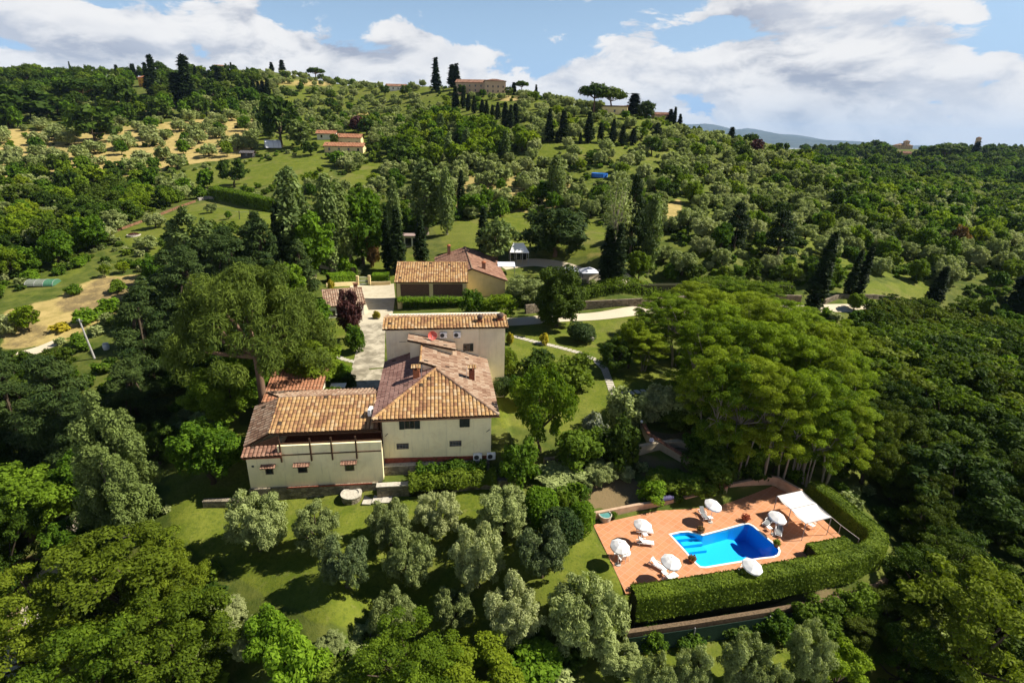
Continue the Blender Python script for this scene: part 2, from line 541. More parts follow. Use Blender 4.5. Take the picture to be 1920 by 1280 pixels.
CREAM = plaster('cream_plaster', (.96, .85, .52), amount=.38)
CREAM2 = plaster('warm_plaster', (.90, .79, .58), amount=.22)
OCHRE = plaster('ochre_plaster', (.78, .62, .33), amount=.22)
WHITEP = plaster('white_plaster', (.82, .77, .68), amount=.30)
PINKP = plaster('pink_plaster', (.58, .41, .28), amount=.3)
ORANGEP = plaster('orange_plaster', (.75, .36, .06), amount=.2)
T_GOLD = tiles('golden_tile', ((.21, .105, .055), (.33, .19, .09), (.40, .245, .10), (.43, .31, .19), (.44, .265, .08)))
T_TAN = tiles('tan_tile', ((.20, .115, .075), (.29, .185, .125), (.35, .245, .17), (.38, .29, .215), (.35, .215, .125)))
T_PINK = tiles('pink_tile', ((.19, .10, .085), (.26, .15, .125), (.31, .185, .155), (.32, .215, .17)))
T_RED = tiles('red_tile', ((.17, .085, .058), (.25, .138, .095), (.30, .175, .12), (.29, .19, .135)))
T_ORANGE = tiles('orange_tile', ((.28, .12, .065), (.36, .17, .095), (.37, .21, .13)))
STONE = stone('rubble_stone', (.15, .125, .09), (.34, .29, .21), 2.3)
STONE2 = stone('retaining_stone', (.13, .105, .075), (.27, .22, .16), 1.6)


def _lattice(t, b):
    v = t.new('ShaderNodeTexBrick')
    t.set(v.inputs['Vector'], t.vmath('MULTIPLY', objco(t), (1, 1, 1)))
    mp = t.new('ShaderNodeCombineXYZ')
    s = t.new('ShaderNodeSeparateXYZ')
    t.set(s.inputs[0], objco(t))
    t.set(mp.inputs[0], s.outputs[0])
    t.set(mp.inputs[1], s.outputs[2])
    t.l.new(mp.outputs[0], v.inputs['Vector'])
    v.inputs['Scale'].default_value = 1.0
    v.inputs['Brick Width'].default_value = .36
    v.inputs['Row Height'].default_value = .17
    v.inputs['Mortar Size'].default_value = .035
    v.inputs['Color1'].default_value = (.27, .15, .10, 1)
    v.inputs['Color2'].default_value = (.20, .11, .08, 1)
    v.inputs['Mortar'].default_value = (.035, .022, .018, 1)
    t.l.new(v.outputs[0], b.inputs['Base Color'])
BRICKL = mat('pierced_brick', _lattice, .9, .15)


def _deck(t, b):
    co = objco(t)
    rot = t.new('ShaderNodeVectorRotate', rotation_type='Z_AXIS')
    t.set(rot.inputs['Vector'], co)
    rot.inputs['Angle'].default_value = R(47)
    br = t.new('ShaderNodeTexBrick')
    t.l.new(rot.outputs[0], br.inputs['Vector'])
    br.offset = 0
    br.inputs['Scale'].default_value = 1.0
    br.inputs['Brick Width'].default_value = .60
    br.inputs['Row Height'].default_value = .60
    br.inputs['Mortar Size'].default_value = .025
    br.inputs['Mortar Smooth'].default_value = .4
    br.inputs['Color1'].default_value = (.50, .225, .105, 1)
    br.inputs['Color2'].default_value = (.44, .19, .085, 1)
    br.inputs['Mortar'].default_value = (.50, .29, .19, 1)
    n = t.noise(co, .7, 5, .65)
    n2 = t.noise(co, 5, 4, .6)
    c = t.mix(t.math('MULTIPLY', t.smooth(n, .42, .75), .5), br.outputs[0], (.50, .27, .17))
    c = t.mix(t.math('MULTIPLY', t.smooth(n2, .55, .8), .35), c, (.26, .095, .05))
    t.set(b.inputs['Base Color'], c)
DECKM = mat('terracotta_paving', _deck, .8, .25)


def _gravel(t, b):
    co = worldco(t)
    n = t.noise(co, .35, 5, .6)
    f = t.noise(co, 7, 3, .7)
    c = t.mix(n, (.60, .53, .40), (.48, .41, .29))
    c = t.mix(t.math('MULTIPLY', t.smooth(f, .5, .8), .5), c, (.27, .22, .15))
    t.set(b.inputs['Base Color'], c)
GRAVEL = mat('pale_gravel', _gravel, .95, .1)


def _conc(t, b):
    co = worldco(t)
    n = t.noise(co, .55, 7, .66, .6)
    f = t.noise(co, 3.5, 5, .7)
    c = t.mix(t.smooth(n, .35, .65), (.46, .41, .31), (.20, .175, .125))
    c = t.mix(t.math('MULTIPLY', t.smooth(f, .55, .75), .5), c, (.10, .10, .06))
    t.set(b.inputs['Base Color'], c)
CONC = mat('weathered_paving', _conc, .9, .2)


def _yard(t, b):
    n = t.noise(worldco(t), .8, 5, .6)
    t.set(b.inputs['Base Color'], t.mix(t.smooth(n, .4, .7), (.47, .42, .31), (.40, .35, .25)))
YARD = mat('courtyard_paving', _yard, .9, .2)


def _soil(t, b):
    n = t.noise(worldco(t), .9, 6, .65)
    t.set(b.inputs['Base Color'], t.mix(n, (.20, .14, .08), (.10, .085, .04)))
SOIL = mat('garden_soil', _soil, .95, .1)


def _ground(t, b):
    co = worldco(t)
    a = t.new('ShaderNodeAttribute', attribute_name='cover')
    s = t.new('ShaderNodeSeparateColor')
    t.set(s.inputs[0], a.outputs['Color'])
    n1 = t.noise(co, .045, 6, .6)
    n2 = t.noise(co, .35, 6, .65)
    n3 = t.noise(co, 3.0, 4, .7)
    jit = t.math('MULTIPLY', t.math('SUBTRACT', t.math('ADD', t.math('MULTIPLY', n2, .6), t.math('MULTIPLY', n3, .4)), .5), .9)
    wild = t.mix(t.smooth(n2, .35, .7), (.050, .076, .011), (.125, .140, .028))
    wild = t.mix(t.math('MULTIPLY', t.smooth(n1, .5, .7), .55), wild, (.12, .125, .04))
    lawn = t.mix(t.smooth(n2, .30, .72), (.084, .116, .010), (.145, .166, .022))
    lawn = t.mix(t.math('MULTIPLY', t.smooth(n1, .46, .66), .5), lawn, (.15, .155, .035))
    n4 = t.noise(co, .13, 4, .6, .4)
    lawn = t.mix(t.math('MULTIPLY', t.smooth(n4, .52, .70), .55), lawn, (.185, .165, .055))
    lawn = t.mix(t.math('MULTIPLY', t.smooth(n3, .46, .70), .65), lawn, (.048, .076, .010))
    n5 = t.noise(co, 1.1, 5, .7)
    lawn = t.mix(t.math('MULTIPLY', t.smooth(n5, .56, .72), .5), lawn, (.20, .19, .06))
    dry = t.mix(t.smooth(n2, .35, .68), (.42, .32, .125), (.28, .225, .075))
    dry = t.mix(t.math('MULTIPLY', t.smooth(n1, .55, .72), .6), dry, (.13, .15, .04))
    soil = t.mix(n2, (.23, .155, .085), (.12, .10, .045))
    soil = t.mix(t.math('MULTIPLY', t.smooth(n3, .5, .8), .5), soil, (.07, .075, .03))
    c = t.mix(t.smooth(t.math('ADD', s.outputs[1], jit), .35, .65), wild, lawn)
    c = t.mix(t.smooth(t.math('ADD', s.outputs[0], jit), .35, .65), c, dry)
    c = t.mix(t.smooth(t.math('ADD', s.outputs[2], jit), .35, .65), c, soil)
    t.set(b.inputs['Base Color'], c)
    bump(t, b, t.math('ADD', n3, t.math('MULTIPLY', n2, 2.0)), .5, .12)
GROUND = mat('ground_cover', _ground, .95, .1)


def _water(t, b):
    m = t.t
    out_ = t.n['Material Output']
    t.n.remove(b)
    tr = t.new('ShaderNodeBsdfTransparent')
    tr.inputs[0].default_value = (.86, .97, 1, 1)
    gl = t.new('ShaderNodeBsdfGlossy')
    gl.inputs['Roughness'].default_value = .05
    fr = t.new('ShaderNodeFresnel')
    fr.inputs[0].default_value = 1.33
    bp = t.new('ShaderNodeBump')
    bp.inputs['Strength'].default_value = .35
    bp.inputs['Distance'].default_value = .05
    t.set(bp.inputs['Height'], t.noise(worldco(t), 3.2, 3, .55, .8))
    t.l.new(bp.outputs[0], gl.inputs['Normal'])
    t.l.new(bp.outputs[0], fr.inputs['Normal'])
    mx = t.new('ShaderNodeMixShader')
    t.l.new(fr.outputs[0], mx.inputs[0])
    t.l.new(tr.outputs[0], mx.inputs[1])
    t.l.new(gl.outputs[0], mx.inputs[2])
    t.l.new(mx.outputs[0], out_.inputs[0])
WATER = mat('pool_water', _water)


def _liner(c1, c2):
    def f(t, b):
        co = worldco(t)
        v = t.new('ShaderNodeTexVoronoi', feature='DISTANCE_TO_EDGE')
        v.inputs['Scale'].default_value = 2.4
        wv = t.noise(co, 1.2, 3, .6, out='Color')
        t.set(v.inputs['Vector'], t.vmath('ADD', co, t.vmath('MULTIPLY', wv, (.5, .5, .5))))
        m = t.noise(co, 14, 2, .6)
        c = t.mix(t.math('MULTIPLY', m, .4), c1, c2)
        t.set(b.inputs['Base Color'], c)
    return f
LINER = mat('pool_liner', _liner((.012, .56, .96), (.010, .46, .92)), .5, .3)
LINERD = mat('depth_shaded_liner', _liner((.009, .42, .97), (.008, .36, .92)), .5, .3)  # darker copy of the liner: depth and shade put into its colour


# ------------------------------------------------------------------ mesh helpers
class MB:
    def __init__(s):
        s.v, s.f, s.m = [], [], []

    def add(s, vs, fs, mi=0):
        o = len(s.v)
        s.v += [tuple(p) for p in vs]
        s.f += [tuple(i + o for i in f) for f in fs]
        s.m += [mi] * len(fs)

    def box(s, x0, x1, y0, y1, z0, z1, mi=0):
        vs = [(x, y, z) for z in (z0, z1) for x, y in ((x0, y0), (x1, y0), (x1, y1), (x0, y1))]
        s.add(vs, [(3, 2, 1, 0), (4, 5, 6, 7), (0, 1, 5, 4), (1, 2, 6, 5), (2, 3, 7, 6), (3, 0, 4, 7)], mi)

    def prism(s, poly, z0, z1, mi=0):
        """poly anticlockwise; z0, z1 numbers or lists"""
        n = len(poly)
        a = z0 if isinstance(z0, (list, tuple)) else [z0] * n
        b = z1 if isinstance(z1, (list, tuple)) else [z1] * n
        vs = [(p[0], p[1], a[i]) for i, p in enumerate(poly)] + [(p[0], p[1], b[i]) for i, p in enumerate(poly)]
        s.add(vs, [tuple(range(n - 1, -1, -1)), tuple(range(n, 2 * n))] + [(i, (i + 1) % n, n + (i + 1) % n, n + i) for i in range(n)], mi)

    def tube(s, pts, rads, sides=6, mi=0, cap=True):
        pts = [Vector(p) for p in pts]
        if not isinstance(rads, (list, tuple)): rads = [rads] * len(pts)
        vs, fs = [], []
        for i, p in enumerate(pts):
            d = (pts[min(i + 1, len(pts) - 1)] - pts[max(i - 1, 0)]).normalized()
            a = d.orthogonal().normalized() if abs(d.z) > .95 else d.cross(Vector((0, 0, 1))).normalized()
            b = d.cross(a)
            for k in range(sides):
                t = 2 * math.pi * k / sides
                vs.append(p + (a * math.cos(t) + b * math.sin(t)) * rads[i])
        for i in range(len(pts) - 1):
            for k in range(sides):
                k2 = (k + 1) % sides
                fs.append((i * sides + k, i * sides + k2, (i + 1) * sides + k2, (i + 1) * sides + k))
        if cap:
            fs.append(tuple(range(sides - 1, -1, -1)))
            fs.append(tuple((len(pts) - 1) * sides + k for k in range(sides)))
        s.add(vs, fs, mi)

    def lathe(s, prof, sides=14, c=(0, 0, 0), mi=0):
        vs, fs = [], []
        for r, z in prof:
            for k in range(sides):
                t = 2 * math.pi * k / sides
                vs.append((c[0] + r * math.cos(t), c[1] + r * math.sin(t), c[2] + z))
        for i in range(len(prof) - 1):
            for k in range(sides):
                k2 = (k + 1) % sides
                fs.append((i * sides + k, i * sides + k2, (i + 1) * sides + k2, (i + 1) * sides + k))
        fs.append(tuple((len(prof) - 1) * sides + k for k in range(sides)))
        fs.append(tuple(range(sides - 1, -1, -1)))
        s.add(vs, fs, mi)

    def build(s, name, mats, parent=None, smooth=False, bevel=0):
        me = bpy.data.meshes.new(name)
        me.from_pydata(s.v, [], s.f)
        for m in (mats if isinstance(mats, (list, tuple)) else [mats]): me.materials.append(m)
        if any(s.m): me.polygons.foreach_set('material_index', s.m)
        if smooth: me.polygons.foreach_set('use_smooth', [True] * len(s.f))
        me.update()
        if bevel:
            bm = bmesh.new()
            bm.from_mesh(me)
            bmesh.ops.remove_doubles(bm, verts=bm.verts, dist=1e-5)
            bmesh.ops.bevel(bm, geom=[e for e in bm.edges if len(e.link_faces) == 2 and e.calc_face_angle(0) > .6], offset=bevel, segments=1, affect='EDGES')
            bm.to_mesh(me)
            bm.free()
        o = bpy.data.objects.new(name, me)
        COL.objects.link(o)
        if parent is not None: o.parent = parent
        return o


def tag(o, label=None, cat=None, group=None, kind=None):
    if label: o['label'] = label
    if cat: o['category'] = cat
    if group: o['group'] = group
    if kind: o['kind'] = kind
    return o


def thing(name, label, cat, loc=(0, 0, 0), rz=0.0, group=None):
    o = bpy.data.objects.new(name, None)
    o.empty_display_size = .3
    COL.objects.link(o)
    o.location = loc
    o.rotation_euler = (0, 0, rz)
    return tag(o, label, cat, group)


def dup(root, loc, rz, label, group=None, scale=None):
    def cp(o, par):
        c = o.copy()
        COL.objects.link(c)
        if par is not None: c.parent = par
        for ch in o.children: cp(ch, c)
        return c
    kids = list(root.children)
    r = root.copy()
    COL.objects.link(r)
    for ch in kids: cp(ch, r)
    r.location = loc
    r.rotation_euler = (0, 0, rz)
    if scale: r.scale = scale
    r['label'] = label
    if group: r['group'] = group
    return r


def box(name, x0, x1, y0, y1, z0, z1, m, parent=None, bevel=0):
    b = MB()
    b.box(x0, x1, y0, y1, z0, z1)
    return b.build(name, m, parent, bevel=bevel)


def sheet(name, poly, z, m, parent=None, thick=.06):
    """a level paved area"""
    a = sum(poly[i][0] * poly[(i + 1) % len(poly)][1] - poly[(i + 1) % len(poly)][0] * poly[i][1] for i in range(len(poly)))
    if a < 0: poly = poly[::-1]
    b = MB()
    b.prism(poly, z - thick, z)
    return b.build(name, m, parent)


def strip(name, pts, width, m, lift=.05, step=.8, cross=4, kind='structure'):
    """a path or road laid over the ground along a line of (x, y)"""
    P = [Vector((p[0], p[1])) for p in pts]
    # Catmull-Rom
    line, ws = [], []
    wl = width if isinstance(width, (list, tuple)) else [width] * len(P)
    for i in range(len(P) - 1):
        p0, p1, p2, p3 = P[max(i - 1, 0)], P[i], P[i + 1], P[min(i + 2, len(P) - 1)]
        n = max(2, int((p2 - p1).length / step))
        for k in range(n):
            t = k / n
            line.append(.5 * ((2 * p1) + (p2 - p0) * t + (2 * p0 - 5 * p1 + 4 * p2 - p3) * t * t + (3 * p1 - p0 - 3 * p2 + p3) * t ** 3))
            ws.append(wl[i] * (1 - t) + wl[i + 1] * t)
    line.append(P[-1])
    ws.append(wl[-1])
    xs, ys = [], []
    for i, p in enumerate(line):
        d = (line[min(i + 1, len(line) - 1)] - line[max(i - 1, 0)]).normalized()
        nrm = Vector((-d.y, d.x))
        for k in range(cross + 1):
            q = p + nrm * ws[i] * (k / cross - .5)
            xs.append(q.x)
            ys.append(q.y)
    zs = ground(np.array(xs), np.array(ys)) + lift
    b = MB()
    c1 = cross + 1
    b.add(list(zip(xs, ys, zs.tolist())), [(i * c1 + k, i * c1 + k + 1, (i + 1) * c1 + k + 1, (i + 1) * c1 + k) for i in range(len(line) - 1) for k in range(cross)])
    o = b.build(name, m)
    if kind: o['kind'] = kind
    # faces must look up
    if len(o.data.polygons) and o.data.polygons[0].normal.z < 0: o.data.flip_normals()
    return o


def wall_run(b, pts, th, h, below=.6, mi=0, cap=None, capmi=1):
    """a wall following the ground along pts (x, y, top z or None)"""
    n = len(pts)
    L = []
    for i in range(n):
        a, c = Vector(pts[max(i - 1, 0)][:2]), Vector(pts[min(i + 1, n - 1)][:2])
        d = (c - a).normalized()
        nr = Vector((-d.y, d.x)) * th / 2
        p = Vector(pts[i][:2])
        g = gz(p.x, p.y)
        L.append((p + nr, p - nr, g - below, (g + h) if len(pts[i]) < 3 else pts[i][2]))
    for i in range(n - 1):
        (a, bb, z0, z1), (c, d, y0, y1) = L[i], L[i + 1]
        vs = [(a.x, a.y, z0), (bb.x, bb.y, z0), (d.x, d.y, y0), (c.x, c.y, y0), (a.x, a.y, z1), (bb.x, bb.y, z1), (d.x, d.y, y1), (c.x, c.y, y1)]
        b.add(vs, [(0, 1, 2, 3), (7, 6, 5, 4), (0, 4, 5, 1), (1, 5, 6, 2), (2, 6, 7, 3), (3, 7, 4, 0)], mi)
        if cap:
            e = 1.25
            ca, cb, cc, cd = a.lerp(bb, .5 - e / 2), a.lerp(bb, .5 + e / 2), c.lerp(d, .5 - e / 2), c.lerp(d, .5 + e / 2)
            vs = [(ca.x, ca.y, z1 + .003), (cb.x, cb.y, z1 + .003), (cd.x, cd.y, y1 + .003), (cc.x, cc.y, y1 + .003), (ca.x, ca.y, z1 + cap), (cb.x, cb.y, z1 + cap), (cd.x, cd.y, y1 + cap), (cc.x, cc.y, y1 + cap)]
            b.add(vs, [(0, 1, 2, 3), (7, 6, 5, 4), (0, 4, 5, 1), (1, 5, 6, 2), (2, 6, 7, 3), (3, 7, 4, 0)], capmi)


def roof_plane(name, poly, m, parent, pitch=.40, row=.52, hgt=.115, thick=.13, under=None, seg=6):
    """a slope of pan tiles: poly convex, 3D, its first edge is the eave (left to right seen from outside)"""
    P = [Vector(p) for p in poly]
    u = (P[1] - P[0]).normalized()
    nrm = Vector((0, 0, 0))
    for i in range(1, len(P) - 1): nrm += (P[i] - P[0]).cross(P[i + 1] - P[0])
    nrm.normalize()
    v = nrm.cross(u)
    us = [(p - P[0]).dot(u) for p in P]
    vs = [(p - P[0]).dot(v) for p in P]
    u0, u1, v0, v1 = min(us), max(us), min(vs), max(vs)
    nu = int((u1 - u0) / pitch) + 2
    nr = int((v1 - v0) / row) + 2
    cols = []
    for i in range(nu):
        for k in range(seg):
            f = k / seg
            cols.append((u0 + (i + f) * pitch - pitch * .5, hgt * (max(0, 1 - (2 * f - 1) ** 2) ** .5), i + f))
    rows = []
    for j in range(nr):
        rows.append((v0 + j * row, .035, j + .02))
        rows.append((v0 + (j + .985) * row, .0, j + .97))
    rr = random.Random(len(name) + int(u1 * 10))
    vert, uvs = [], []
    wob = [[rr.uniform(-.012, .012) for _ in range(nu)] for _ in range(nr)]
    for j, (vv, hh, uvv) in enumerate(rows):
        for i, (uu, h2, uvu) in enumerate(cols):
            w_ = wob[j // 2][i // seg]
            vert.append(P[0] + u * (uu + w_) + v * (vv + w_) + nrm * (hh + h2 + w_))
            uvs.append((uvu, uvv))
    nc = len(cols)
    bm = bmesh.new()
    lay = bm.loops.layers.uv.new('UVMap')
    bv = [bm.verts.new(p) for p in vert]
    for j in range(len(rows) - 1):
        for i in range(nc - 1):
            ids = (j * nc + i, j * nc + i + 1, (j + 1) * nc + i + 1, (j + 1) * nc + i)
            f = bm.faces.new([bv[k] for k in ids])
            cu = int(math.floor((uvs[ids[0]][0] + uvs[ids[1]][0]) / 2))
            cv = int(math.floor((uvs[ids[0]][1] + uvs[ids[3]][1]) / 2))
            for lp, k in zip(f.loops, ids):
                lp[lay].uv = (min(max(uvs[k][0], cu + .01), cu + .99), min(max(uvs[k][1], cv + .01), cv + .99))
            f.smooth = False
    n = len(P)
    for i in range(n):
        a, c = P[i], P[(i + 1) % n]
        e = (c - a).normalized()
        side = e.cross(nrm)          # points outward for an anticlockwise outline
        bmesh.ops.bisect_plane(bm, geom=bm.verts[:] + bm.edges[:] + bm.faces[:], plane_co=a + side * .001, plane_no=side, clear_outer=True)
    # the boards under the tiles
    top = [bm.verts.new(p - nrm * .002) for p in P]
    bot = [bm.verts.new(p - nrm * thick) for p in P]
    bf = [bm.faces.new(top), bm.faces.new(bot[::-1])]
    for i in range(n):
        bf.append(bm.faces.new((top[(i + 1) % n], top[i], bot[i], bot[(i + 1) % n])))
    for f in bf: f.material_index = 1
    me = bpy.data.meshes.new(name)
    bm.to_mesh(me)
    bm.free()
    me.materials.append(m)
    me.materials.append(under or WOODD)
    o = bpy.data.objects.new(name, me)
    COL.objects.link(o)
    if parent is not None: o.parent = parent
    return o


def ridge_tiles(name, a, b, m, parent, r=.17, step=.45):
    """a row of overlapping half-round tiles from a to b"""
    a, b = Vector(a), Vector(b)
    d = b - a
    L = d.length
    d.normalize()
    s = d.cross(Vector((0, 0, 1))).normalized()
    up = s.cross(d)
    n = max(1, int(L / step))
    mb = MB()
    for i in range(n):
        p, q = a + d * (L * i / n), a + d * (L * (i + 1) / n + .05)
        vs, fs = [], []
        for c, rad in ((p, r * 1.08), (q, r * .9)):
            for k in range(7):
                t = math.pi * k / 6
                vs.append(c + s * math.cos(t) * rad + up * (math.sin(t) * rad - .03))
        for k in range(6): fs.append((k, k + 1, 7 + k + 1, 7 + k))
        fs.append(tuple(range(6, -1, -1)))
        mb.add(vs, fs)
    o = mb.build(name, m, parent)
    uv = o.data.uv_layers.new(name='UVMap')
    for i, poly in enumerate(o.data.polygons):
        for li in poly.loop_indices: uv.data[li].uv = (i // 7 + .5, 31.5)
    return o

# ------------------------------------------------------------------ ground sheet
def px_mask(polys):
    m = np.zeros(GX.shape)
    for poly, wgt in polys:
        m = np.maximum(m, inside(PX, PY, poly) * wgt)
    return m


PX, PY, _pdist = project(GX, GY, GZ)
_amp = np.clip(420.0 / _pdist, 1.2, 7)          # ragged outlines for the fields and lawns
PX = PX + _amp * (np.sin(GX * 1.1 + 2 * np.sin(GY * .7)) + .7 * np.sin(GX * .31 + GY * .43))
PY = PY + .6 * _amp * (np.sin(GY * 1.3 + 2 * np.sin(GX * .6)) + .7 * np.sin(GY * .37 - GX * .29))
LAWN = [
    ([(310, 900), (345, 850), (400, 760), (470, 800), (470, 925), (700, 912), (960, 915), (1110, 975), (1182, 1115), (1185, 1160), (1000, 1200), (650, 1180), (520, 1130), (330, 1000)], 1),
    ([(940, 640), (1000, 603), (1215, 585), (1260, 620), (1200, 690), (1340, 722), (1490, 733), (1260, 772), (1180, 790), (1060, 812), (935, 800), (922, 700)], 1),
    ([(205, 440), (395, 373), (520, 395), (530, 470), (300, 490)], 1), ([(265, 335), (430, 305), (600, 268), (625, 310), (590, 345), (400, 352), (330, 352)], 1),
    ([(600, 365), (650, 325), (760, 272), (752, 300), (700, 352)], 1), ([(815, 425), (900, 412), (960, 400), (1080, 393), (1140, 430), (1150, 482), (1060, 482), (830, 462)], 1),
    ([(1600, 528), (1760, 533), (1790, 562), (1640, 567)], 1), ([(1100, 1190), (1440, 1160), (1560, 1280), (1100, 1280)], .9), ([(440, 180), (770, 180), (740, 262), (560, 252)], .62),
    ([(680, 520), (720, 470), (800, 478), (780, 530)], .9), ([(620, 600), (690, 610), (670, 690), (610, 690)], .9), ([(330, 760), (440, 720), (430, 780), (360, 840)], 1),
    ([(960, 180), (1180, 215), (1330, 262), (1330, 300), (1000, 300)], .72), ([(1200, 300), (1450, 290), (1600, 420), (1560, 490), (1300, 500), (1180, 400)], .5), ([(740, 300), (1200, 290), (1200, 400), (820, 420)], .5), ([(480, 145), (960, 160), (960, 200), (740, 265), (480, 290)], .66), ([(1590, 450), (1920, 450), (1920, 540), (1600, 520)], .5), ([(0, 520), (150, 490), (180, 505), (60, 560), (0, 570)], .5), ([(1480, 440), (1700, 470), (1720, 520), (1500, 520)], .6), ([(1860, 480), (1920, 470), (1920, 520), (1840, 540)], .6)]
DRY = [
    ([(100, 560), (190, 515), (300, 512), (250, 570), (120, 640), (0, 655), (0, 590), (60, 570)], .85),
    ([(0, 240), (110, 246), (230, 236), (480, 216), (470, 292), (330, 312), (270, 332), (100, 325), (0, 335)], 1), ([(150, 190), (340, 188), (330, 205), (230, 210)], 1),
    ([(850, 330), (1010, 318), (1090, 345), (1040, 400), (850, 402)], .58), ([(1232, 420), (1248, 388), (1275, 370), (1280, 392), (1250, 425)], 1), ([(1090, 468), (1180, 470), (1100, 490)], .5),
    ([(430, 148), (640, 150), (620, 162), (450, 160)], .8), ([(940, 178), (1010, 182), (1000, 192), (930, 190)], .7), ([(690, 205), (720, 210), (710, 222), (620, 225)], .6), ([(1870, 480), (1920, 455), (1920, 475)], .7)]
SOILM = [([(90, 570), (190, 515), (300, 520), (250, 565), (190, 580), (110, 590)], .55), ([(0, 600), (60, 590), (110, 615), (60, 655), (0, 665)], .5), ([(1010, 890), (1180, 870), (1230, 930), (1130, 968), (1000, 930)], .8), ([(1200, 800), (1310, 815), (1320, 850), (1250, 850)], .9),
         ([(0, 1060), (120, 1010), (60, 1280), (0, 1280)], .7), ([(1180, 850), (1480, 880), (1450, 910), (1250, 940)], .55), ([(1480, 1090), (1660, 1090), (1640, 1130), (1200, 1190), (1180, 1170)], .6)]
cover = np.stack([px_mask(DRY), px_mask(LAWN), px_mask(SOILM), np.ones(GX.shape)], -1)
for _ in range(3):
    cover[1:-1, 1:-1] = (cover[1:-1, 1:-1] * 2 + cover[2:, 1:-1] + cover[:-2, 1:-1] + cover[1:-1, 2:] + cover[1:-1, :-2]) / 6
nr, na = GX.shape
gv = np.stack([GX, GY, GZ], -1).reshape(-1, 3)
ii, jj = np.meshgrid(np.arange(nr - 1), np.arange(na - 1), indexing='ij')
q = np.stack([ii * na + jj, (ii + 1) * na + jj, (ii + 1) * na + jj + 1, ii * na + jj + 1], -1).reshape(-1, 4)[:, ::-1]


def fast_mesh(name, v, f, mats, smooth=False, attrs=None):
    me = bpy.data.meshes.new(name)
    nv, nf, k = len(v), len(f), f.shape[1]
    me.vertices.add(nv)
    me.vertices.foreach_set('co', np.ascontiguousarray(v, np.float32).ravel())
    me.loops.add(nf * k)
    me.loops.foreach_set('vertex_index', np.ascontiguousarray(f, np.int32).ravel())
    me.polygons.add(nf)
    me.polygons.foreach_set('loop_start', np.arange(0, nf * k, k, dtype=np.int32))
    me.polygons.foreach_set('loop_total', np.full(nf, k, np.int32))
    for m in (mats if isinstance(mats, (list, tuple)) else [mats]): me.materials.append(m)
    if smooth: me.polygons.foreach_set('use_smooth', np.ones(nf, bool))
    for an, dom, typ, data in (attrs or []):
        a = me.attributes.new(an, typ, dom)
        a.data.foreach_set('color' if 'COLOR' in typ else 'value', np.ascontiguousarray(data, np.float32).ravel())
    me.update(calc_edges=True)
    return me


me = fast_mesh('terrain', gv, q, GROUND, True, [('cover', 'POINT', 'FLOAT_COLOR', cover)])
terrain = bpy.data.objects.new('terrain', me)
COL.objects.link(terrain)
tag(terrain, kind='structure')
if me.polygons[1000].normal.z < 0: me.flip_normals()

# far blue mountains, a long way behind everything
def mountains():
    xs = np.linspace(-6000, 23000, 300)
    ks = np.linspace(0, 1, 24)
    v = []

    crest_px = [(-400, 262), (900, 252), (1180, 246), (1260, 236), (1320, 233), (1375, 240), (1400, 238), (1440, 247), (1500, 258), (1560, 265), (1620, 274), (1800, 277), (2300, 286)]
    crest = []
    Y0 = 20000.0
    for p in crest_px:
        r_ = ray(*p)
        t = Y0 / r_.y
        crest.append((r_.x * t, CAM_H + r_.z * t))
    cx, cz = [c[0] for c in crest], [c[1] for c in crest]
    top = np.interp(xs, cx, cz)
    for i, x in enumerate(xs):
        for k in ks:
            y = Y0 - 8200 * (1 - k)
            z = -60 + (top[i] + 60) * (k ** 1.4) + (k ** .5) * 38 * (math.sin(x * .0016 + k * 5) + math.sin(x * .0044 - k * 9) * .6)
            v.append((x, y, z))
    for i, x in enumerate(xs): v.append((x, Y0 + 3500, -60))
    v = np.array(v)
    n, m = len(xs), len(ks)
    f = [(i * m + k, (i + 1) * m + k, (i + 1) * m + k + 1, i * m + k + 1) for i in range(n - 1) for k in range(m - 1)]
    f += [(i * m + m - 1, (i + 1) * m + m - 1, n * m + i + 1, n * m + i) for i in range(n - 1)]
    def f_(t, b):
        nn = t.noise(worldco(t), .004, 6, .6)
        t.set(b.inputs['Base Color'], t.mix(t.smooth(nn, .4, .65), (.030, .042, .030), (.075, .085, .06)))
    o = bpy.data.objects.new('mountains', fast_mesh('mountains', v, np.array(f), mat('mountain_cover', f_, .95, .05), True))
    COL.objects.link(o)
    tag(o, kind='structure')


mountains()

# ------------------------------------------------------------------ roads, yards and paths
def hits(*p): return [tuple(hit(*a).xy) for a in p]
yard = strip('courtyard', hits((698, 536), (700, 560), (702, 590), (700, 612)), [9.2, 8.6, 6.6, 4.4], YARD, .05)
strip('gravel_road', hits((950, 604), (985, 602), (1060, 596), (1150, 589), (1250, 582), (1350, 579), (1450, 577), (1530, 578), (1600, 578), (1680, 588)), 3.6, GRAVEL, .06)
strip('driveway', hits((700, 606), (697, 640), (690, 690), (684, 735), (680, 760)), [4.2, 4.2, 4.6, 5.4, 6], CONC, .055)
strip('gravel_terrace', hits((940, 500), (1000, 492), (1060, 503), (1120, 518), (1180, 528)), 4.2, GRAVEL, .05)
strip('dirt_lane', hits((20, 1270), (70, 1130), (110, 1030), (150, 960)), 2.6, GRAVEL, .05)
strip('garden_track', hits((30, 668), (75, 655), (110, 640)), 2.4, GRAVEL, .05)
strip('soil_terrace', hits((150, 200), (240, 196), (330, 194)), 6, mat('dry_soil', lambda t, b: t.set(b.inputs['Base Color'], t.mix(t.noise(worldco(t), .2, 4), (.52, .42, .25), (.38, .31, .17))), .95), .3)

